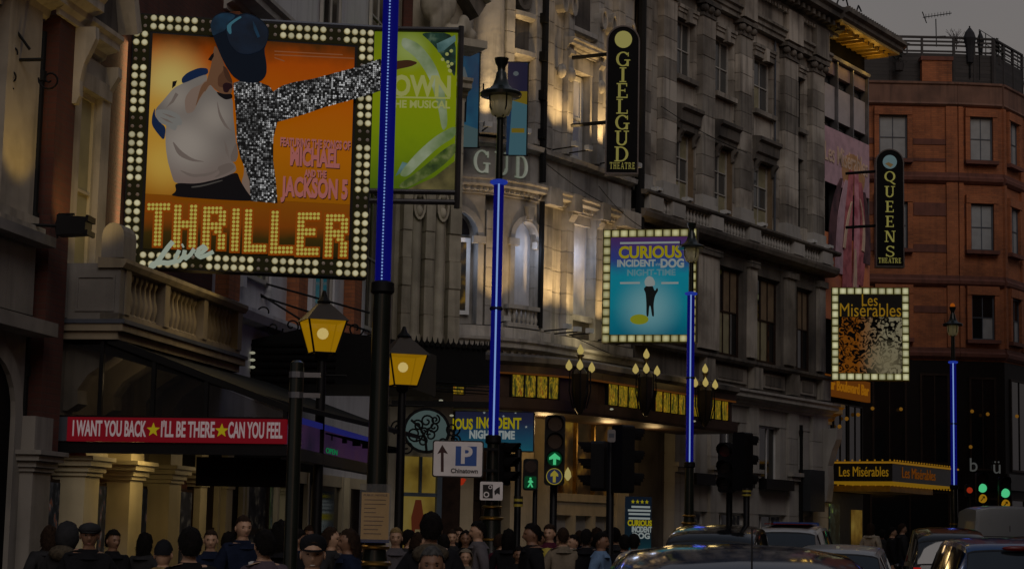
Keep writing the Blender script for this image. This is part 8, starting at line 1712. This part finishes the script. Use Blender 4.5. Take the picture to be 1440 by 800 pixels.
S(773, 737, 28.0, 'young man in a maroon top beside the green arrow signal post', ('short', 'hair_brown'), 'maroon_cloth', yaw=-20)
S(792, 741, 26.0, 'person in a beige coat with back to us right of the green arrow signal post', ('crop', 'hair_brown'), 'beige_cloth', yaw=185, bulk=1.18)
S(806, 751, 29.0, 'woman with dark bun looking back past the beige coat', ('bun', 'hair_black'), 'grey_cloth', yaw=-50)
S(825, 743, 26.0, 'person in black with a white collar and back to us', ('crop', 'hair_black'), 'black_cloth', yaw=170, skin='skin_dark', bulk=1.18)
S(846, 748, 25.5, 'man in a pale blue shirt in profile by the silver car', ('short', 'hair_black'), 'pale_blue_cloth', yaw=70, skin='skin_tan')
S(840, 741, 31.0, 'brown haired woman behind the man in the pale blue shirt', ('long', 'hair_brown'), 'charcoal_cloth', yaw=160)
S(865, 742, 30.0, 'dark haired person against the foyer panels right of the tagged post', ('short', 'hair_black'), 'charcoal_cloth', yaw=180)
S(878, 752, 28.0, 'dark head just left of the teal poster board', ('short', 'hair_black'), 'black_cloth', yaw=190)
S(892, 750, 27.0, 'dark head in front of the teal poster board', ('bun', 'hair_black'), 'black_cloth', yaw=175)
S(997, 747, 44.0, 'dark head passing behind the black taxi roof', ('short', 'hair_black'), 'black_cloth', yaw=120)
S(1225, 735, 56.0, 'person in a cream jacket with a red bag outside the far foyer', ('long', 'hair_brown'), 'cream_cloth', yaw=150, extra=[('bag', 'red_cloth')])
S(1255, 741, 54.0, 'dark figure walking outside the lit foyer doorway', ('short', 'hair_black'), 'black_cloth', yaw=100, bulk=1.18)
S(1269, 736, 57.0, 'second dark figure close behind at the lit foyer doorway', ('short', 'hair_brown'), 'charcoal_cloth', yaw=110)

for px, yt, d, hr, tp, yw, sk, lab in (
    (70, 738, 20.5, ('long', 'hair_brown'), 'charcoal_cloth', 200, 'skin_fair', 'brown haired person in charcoal at the far left beside the stone column'),
    (160, 745, 21.5, ('short', 'hair_black'), 'black_cloth', 30, 'skin_tan', 'dark haired passer-by right of the man in the flat cap'),
    (205, 748, 22.0, ('long', 'hair_black'), 'charcoal_cloth', 150, 'skin_fair', 'long haired passer-by between two cream columns'),
    (322, 748, 22.5, ('short', 'hair_black'), 'black_cloth', 160, 'skin_fair', 'dark head between the two young men in navy'),
    (420, 744, 22.0, ('short', 'hair_black'), 'navy_cloth', 100, 'skin_tan', 'dark head squeezed between the plain post and the black cap'),
    (478, 750, 23.5, ('short', 'hair_brown'), 'grey_cloth', 10, 'skin_fair', 'person in grey facing us between the two women in profile'),
    (502, 752, 25.0, ('beanie', 'charcoal_cloth'), 'black_cloth', 40, 'skin_tan', 'person in a charcoal beanie left of the paper notice'),
    (590, 748, 24.0, ('long', 'hair_brown'), 'black_cloth', 90, 'skin_fair', 'brown haired person left of the jacket with the pale stripe'),
    (624, 752, 25.5, ('short', 'hair_black'), 'charcoal_cloth', 190, 'skin_tan', 'dark head right behind the jacket with the pale stripe'),
    (645, 741, 33.0, ('short', 'hair_brown'), 'black_cloth', 20, 'skin_fair', 'distant man facing us beneath the parking sign'),
    (690, 744, 32.0, ('short', 'hair_black'), 'charcoal_cloth', 170, 'skin_tan', 'distant dark head behind the gold banded post'),
    (704, 750, 28.0, ('bun', 'hair_brown'), 'maroon_cloth', 140, 'skin_fair', 'person with a brown bun and maroon coat right of the gold banded post'),
    (760, 747, 31.0, ('short', 'hair_black'), 'black_cloth', -30, 'skin_tan', 'dark haired person behind the large man in black'),
    (785, 750, 33.0, ('long', 'hair_brown'), 'grey_cloth', 10, 'skin_fair', 'distant woman in grey behind the green arrow signal post'),
    (815, 746, 33.0, ('short', 'hair_brown'), 'navy_cloth', 190, 'skin_fair', 'distant head behind the woman with the dark bun'),
    (853, 746, 34.0, ('short', 'hair_black'), 'black_cloth', 150, 'skin_tan', 'distant dark head beside the tagged signal post'),
    (1240, 744, 58.0, ('short', 'hair_black'), 'charcoal_cloth', 170, 'skin_tan', 'dark figure between the cream jacket and the lit doorway')):
    S(px, yt, d, lab, hr, tp, yaw=yw, skin=sk)

# ================================================================== vehicles
def paint(name, c, rough=0.14): mat(name, c, rough, var=0.08, scale=1.0, coat=0.4, spec=0.4)
mat('paint_navy', (0.006, 0.022, 0.055), 0.08, var=0.08, scale=1.0, spec=0.35); paint('paint_silver', (0.35, 0.36, 0.37), 0.3); paint('paint_black', (0.01, 0.01, 0.012)); paint('paint_red', (0.22, 0.02, 0.018)); paint('paint_white', (0.5, 0.5, 0.5)); paint('paint_blue', (0.012, 0.06, 0.2)); paint('paint_van', (0.42, 0.44, 0.44), 0.4); paint('paint_grey', (0.06, 0.06, 0.065))
mat('car_glass', (0.012, 0.016, 0.02), 0.05, spec=0.8); mat('tyre', (0.012, 0.012, 0.012), 0.9); mat('wheel_rim', (0.3, 0.3, 0.31), 0.35, 0.8); mat('tail_red', (0.2, 0.008, 0.006), 0.25); glow('tail_lit', (140, 16, 10)); glow('tail_amber', (150, 84, 30)); glow('plate_yellow', (104, 76, 6)); mat('plate_plain', (0.5, 0.36, 0.04), 0.5); mat('bumper_black', (0.014, 0.014, 0.015), 0.5); mat('trim_rubber', (0.01, 0.01, 0.01), 0.6)
KIND = {  # stations along the car, rear to front: (y, belt, roof, half roof width as a share, half width share)
    'hatch': [(-2.05, 0.62, 0.66, 0.86, 0.9), (-1.98, 0.92, 0.97, 0.84, 0.97), (-1.62, 0.96, 1.40, 0.72, 1.0), (-1.25, 0.97, 1.48, 0.72, 1.0), (-0.5, 0.96, 1.52, 0.73, 1.0), (0.25, 0.94, 1.47, 0.72, 1.0), (1.0, 0.92, 0.98, 0.8, 0.98), (1.75, 0.84, 0.88, 0.78, 0.95), (2.05, 0.62, 0.66, 0.7, 0.86)],
    'cab': [(-2.2, 0.7, 0.74, 0.86, 0.92), (-2.12, 1.0, 1.05, 0.86, 0.97), (-1.9, 1.04, 1.5, 0.8, 1.0), (-1.6, 1.05, 1.62, 0.79, 1.0), (-1.0, 1.05, 1.70, 0.79, 1.0), (-0.3, 1.04, 1.72, 0.79, 1.0), (0.4, 1.03, 1.64, 0.77, 1.0), (0.95, 1.02, 1.08, 0.8, 0.98), (1.9, 0.92, 0.97, 0.72, 0.92), (2.25, 0.66, 0.7, 0.62, 0.84)],
    'van': [(-2.6, 1.1, 1.4, 0.9, 0.97), (-2.58, 1.2, 2.3, 0.86, 1.0), (-2.4, 1.2, 2.42, 0.86, 1.0), (-1.0, 1.2, 2.46, 0.86, 1.0), (0.9, 1.2, 2.42, 0.85, 1.0), (1.3, 1.2, 2.25, 0.83, 1.0), (1.9, 1.15, 1.25, 0.86, 0.98), (2.4, 0.95, 1.0, 0.8, 0.94), (2.6, 0.6, 0.65, 0.75, 0.86)]}
def car(lab, kind, px, d, yaw, roof, m, width=1.76, crown=0.05, extra=(), roofm=None, glass='car_glass', name='car'):
    st = KIND[kind]; zr = max(s[2] for s in st); k = roof / zr; hw = width / 2
    c = axis_post(px, 770, d); c.z = -0.12; t = thing(name, lab, name if name != 'car' else 'car', c, 'vehicles in the road'); t.rotation_euler = (0, 0, R(-yaw))
    O = ORG[t.name]; ORG[t.name] = Vector((0, 0, 0)); 
    def sec(s):
        y, zb, zt, fr, fw = s; w = hw * fw; r = hw * fr; zb *= k; zt *= k; lo = 0.2; cw = crown if zt - zb > 0.2 else 0.02
        return [(-w * 0.94, y, lo), (-w, y, lo + 0.25), (-w, y, zb - 0.02), (-w * 0.97, y, zb), (-r, y, zt - cw), (-r * 0.86, y, zt - cw * 0.45), (-r * 0.5, y, zt - cw * 0.1), (0, y, zt), (r * 0.5, y, zt - cw * 0.1), (r * 0.86, y, zt - cw * 0.45), (r, y, zt - cw), (w * 0.97, y, zb), (w, y, zb - 0.02), (w, y, lo + 0.25), (w * 0.94, y, lo)]
    S_ = [[Vector(p) for p in sec(s)] for s in st]; n = 15; ns = len(S_)
    def surf(v, j):      # smooth along the car, straight across each panel
        v = min(max(v, 0), ns - 1); i = min(int(v), ns - 2); f = v - i; jl = min(int(j), n - 2); g = j - jl
        q = [S_[min(max(i + o, 0), ns - 1)][jl].lerp(S_[min(max(i + o, 0), ns - 1)][jl + 1], g) for o in (-1, 0, 1, 2)]
        cr3 = 0.5 * (2 * q[1] + (q[2] - q[0]) * f + (2 * q[0] - 5 * q[1] + 4 * q[2] - q[3]) * f * f + (3 * q[1] - q[0] - 3 * q[2] + q[3]) * f ** 3)
        return q[1].lerp(q[2], f).lerp(cr3, 0.75)
    sub_ = 5; rows = [i / sub_ for i in range((ns - 1) * sub_ + 1)]; b = MB(); vs = [surf(v, j) for v in rows for j in range(n)]; m_ = len(rows)
    fs = [(i * n + j, i * n + j + 1, (i + 1) * n + j + 1, (i + 1) * n + j) for i in range(m_ - 1) for j in range(n - 1)] + [tuple(range(n))[::-1], tuple(range((m_ - 1) * n, m_ * n))] + [(i * n + n - 1, i * n, (i + 1) * n, (i + 1) * n + n - 1) for i in range(m_ - 1)]
    b.add(vs, fs); bo = b.build('body', m, t); bo.data.shade_smooth(); bo.data.set_sharp_from_angle(angle=R(50))
    def pane(v0, v1, j0, j1, nm='window', off=0.008, mm=glass):
        g = MB(); kx, ky = max(2, 2 * int(round(j1 - j0))), 6; vs = []
        for a in range(ky + 1):
            for q in range(kx + 1):
                v = v0 + (v1 - v0) * a / ky; j = j0 + (j1 - j0) * q / kx; e = 0.02; nr = (surf(v, min(j + e, n - 1.001)) - surf(v, max(j - e, 0))).cross(surf(v + e, j) - surf(v - e, j)).normalized(); p = surf(v, j)
                if nr.dot(p - Vector((0, p.y, 0.7 * roof * 0.6))) < 0: nr = -nr
                vs.append(p + nr * off)
        g.add(vs, [(a * (kx + 1) + q, a * (kx + 1) + q + 1, (a + 1) * (kx + 1) + q + 1, (a + 1) * (kx + 1) + q) for a in range(ky) for q in range(kx)]); return g.build(nm, mm, t, smooth=True)
    rear = 1 if kind != 'van' else None
    wi = next(i for i in range(len(st) - 1) if st[i][2] - st[i + 1][2] > 0.4)
    if rear: pane(1.1, 1.92, 4.2, 9.8, 'rear_window')
    pane(wi + 0.12, wi + 0.9, 4.2, 9.8, 'windscreen')
    for j0, j1 in ((3.12, 3.9), (10.1, 10.88)):
        v0 = 2.1 if kind != 'van' else 4.1; cuts = [v0, (v0 + wi) / 2, wi + 0.15]
        for a, c_ in zip(cuts, cuts[1:]): pane(a + 0.04, c_ - 0.04, j0, j1, 'side_window')
    tyre = MB(); 
    for sx in (-1, 1):
        for y in (st[0][0] + 0.75, st[-1][0] - 0.8):
            w_ = MB(); k_ = 16; R0 = 0.32
            ring = lambda r, x: [(x, y + r * cos(2 * pi * a / k_), R0 + r * sin(2 * pi * a / k_)) for a in range(k_)]
            x0 = sx * (hw - 0.2); x1 = sx * (hw + 0.012); q = ring(R0, x0) + ring(R0, x1) + ring(R0 * 0.62, x1)
            w_.add(q, [(a, (a + 1) % k_, k_ + (a + 1) % k_, k_ + a) for a in range(k_)] + [(k_ + a, k_ + (a + 1) % k_, 2 * k_ + (a + 1) % k_, 2 * k_ + a) for a in range(k_)] + [tuple(range(k_))]); wo = w_.build('wheel', 'tyre', t)
            r_ = MB(); r_.add(ring(R0 * 0.61, x1 - sx * 0.02) + [(x1 - sx * 0.04, y, R0)], [(a, (a + 1) % k_, k_) for a in range(k_)]); r_.build('rim', 'wheel_rim', wo)
    if rear:
        for j0, j1 in ((4.02, 4.2), (9.8, 9.98)): pane(1.05, 1.96, j0, j1, 'window_seal', 0.006, 'trim_rubber')
        pane(1.93, 1.99, 4.05, 9.95, 'window_seal', 0.006, 'trim_rubber'); pane(1.04, 1.1, 4.05, 9.95, 'window_seal', 0.006, 'trim_rubber')
        a_, c_ = surf(1.14, 7.0), surf(1.5, 8.6); MB().tube([a_ + Vector((0, -0.03, 0.01)), c_ + Vector((0, -0.03, 0.01))], 0.008, 4).build('wiper', 'trim_rubber', t)
        for j in (4.35, 9.65): pane(2.15, wi - 0.1, j - 0.03, j + 0.03, 'roof_seam', 0.004, 'trim_rubber')
    for v in ((2.1 + wi) / 2,):
        for j0, j1 in ((1.1, 3.0), (11.0, 12.9)): pane(v - 0.01, v + 0.01, j0, j1, 'door_gap', 0.004, 'trim_rubber')
    yr = st[0][0]; zb1 = st[1][1] * k
    tm = 'tail_lit' if 'brake' in extra else 'tail_red'
    for sx in (-1, 1):
        tl = MB(); tl.box(I, sx * hw * 0.84 - 0.08, sx * hw * 0.84 + 0.08, -yr - 0.1, -yr + 0.03, zb1 * 0.72, zb1 * 1.02); o = tl.build('tail_light', tm, t)
        if 'brake' in extra:
            for z in (0.78, 0.93): MB().ball((sx * hw * 0.84, yr - 0.03, zb1 * z), 0.05, 8, 5, (1, 0.5, 1)).build('bulb', 'tail_amber', o)
    MB().box(I, -hw * 0.95, hw * 0.95, -yr - 0.2, -yr + 0.08, 0.3, 0.52).build('bumper', 'bumper_black', t)
    px_ = -0.62 if 'plate_left' in extra else 0.0
    pm_ = 'plate_yellow' if 'plate_left' in extra else 'plate_plain'
    pw = 0.17 if 'plate_left' in extra else 0.26
    pl = MB().box(I, px_ - pw, px_ + pw, -yr + 0.03, -yr + 0.045, zb1 * 0.78, zb1 * 0.98 if 'plate_left' in extra else zb1 * 0.78 + 0.12).build('number_plate', pm_, t)
    for i in range(2 if 'plate_left' in extra else 1):
        for q in range(4): MB().box(I, px_ - pw * 0.8 + q * pw * 0.42, px_ - pw * 0.8 + q * pw * 0.42 + pw * 0.26, -yr + 0.045, -yr + 0.048, zb1 * 0.8 + i * 0.1, zb1 * 0.8 + 0.075 + i * 0.1).build('plate_character', 'sign_black', pl)
    for sx in (-1, 1):
        o = MB().ball((sx * (hw + 0.1), 0.75 * (1 if kind != 'van' else 2), 1.0 * k), 0.1, 8, 5, (0.9, 0.5, 0.7)).build('mirror', m, t, smooth=True)
        yh = st[-1][0]; MB().ball((sx * hw * 0.66, yh - 0.12, 0.66 * k), 0.12, 8, 5, (1.2, 0.6, 0.6)).build('headlight', 'white_plastic', t, smooth=True)
    def top(x, y):   # height of the roof skin
        for a, c_ in zip(st, st[1:]):
            if a[0] <= y <= c_[0]: f = (y - a[0]) / (c_[0] - a[0]); return (a[2] + (c_[2] - a[2]) * f) * k
        return zr * k
    for e in extra:
        if e[0] == 'aerial':
            y = e[1]; x = e[2]; z = top(x, y) - 0.05; MB().lathe((x, y, z), [(0.028, 0), (0.024, 0.03), (0.012, 0.06), (0.005, 0.1), (0.004, e[3])], 8).build('aerial', 'bumper_black', t, smooth='auto')
        elif e == 'third_brake':
            y = st[2][0]; MB().ball((0, y - 0.06, st[2][2] * k + 0.015), 0.03, 14, 6, (7.5, 1.5, 1.3)).build('third_brake_light', 'tail_red', t, smooth=True)
        elif e == 'rails':
            for sx in (-1, 1): MB().tube([(sx * hw * 0.7, st[2][0] + 0.15, top(0, st[2][0] + 0.15) + 0.01), (sx * hw * 0.7, -0.6, top(0, -0.6) + 0.05), (sx * hw * 0.7, 0.3, top(0, 0.3))], 0.018, 6).build('roof_rail', 'steel_grey', t)
        elif e == 'lightbar':
            MB().box(I, -0.5, 0.5, 0.1, 0.35, top(0, -0.2), top(0, -0.2) + 0.08).build('light_bar', 'roundel_blue', t)
        elif e == 'stripe':
            MB().box(I, -hw * 0.55, hw * 0.55, 0.2, 1.5, top(0, -0.6) - 0.005, top(0, -0.6) + 0.015).build('roof_stripe', 'paint_red', t)
        elif e == 'vandoors':
            yv = -st[1][0] + 0.012
            MB().box(I, -0.01, 0.01, yv - 0.02, yv + 0.006, 0.5, 2.3).build('door_gap', 'trim_rubber', t)
            for sx in (-1, 1):
                MB().prism(I, rrect(*sorted((sx * 0.1, sx * 0.72)), 1.45, 1.98, 0.06), yv - 0.02, yv + 0.012).build('rear_window', 'window_glass', t)
                MB().box(I, sx * hw * 0.93 - 0.05, sx * hw * 0.93 + 0.05, yv - 0.02, yv + 0.02, 0.95, 1.35).build('lamp_cluster', 'tail_red', t)
            MB().box(I, -hw * 0.8, hw * 0.8, yv - 0.02, yv + 0.008, 2.0, 2.02).build('door_rib', 'trim_rubber', t)
    ORG[t.name] = O
    return t
car('dark blue car with a curved glossy roof and stub aerial, nearest of the traffic', 'cab', 1036, 11.6, 6, 1.79, 'paint_navy', 1.78, 0.12, extra=(('aerial', -1.9, 0.05, 0.36),))
car('silver car just beyond the dark blue car on its left', 'hatch', 972, 19.0, 8, 1.72, 'paint_silver', 1.76, 0.06)
car('black taxi with a broad dark roof beyond the silver car', 'cab', 1018, 33.0, 13, 2.05, 'paint_black', 1.76, 0.07)
car('white estate car with a red striped roof beyond the black taxi', 'hatch', 1122, 44.0, 18, 2.16, 'paint_white', 1.8, 0.06, extra=('stripe', 'lightbar'))
car('silver hatchback to the right of the dark blue car', 'hatch', 1188, 32.0, 14, 1.76, 'paint_silver', 1.76, 0.06, extra=('brake',))
car('black taxi with lit red tail light and yellow number plate', 'cab', 1328, 44.0, 8, 2.16, 'paint_black', 1.8, 0.07, extra=('brake', 'plate_left'))
car('bright blue car with a high brake light at the right edge', 'hatch', 1394, 27.0, 2, 1.9, 'paint_blue', 1.84, 0.05, extra=('third_brake',))
car('pale grey panel van with twin rear doors', 'van', 1400, 53.0, 6, 2.84, 'paint_van', 2.0, 0.1, extra=('vandoors',), name='van')
car('dark car roof between the van and the bright blue car', 'hatch', 1462, 36.0, 6, 1.98, 'paint_grey', 1.76, 0.05)
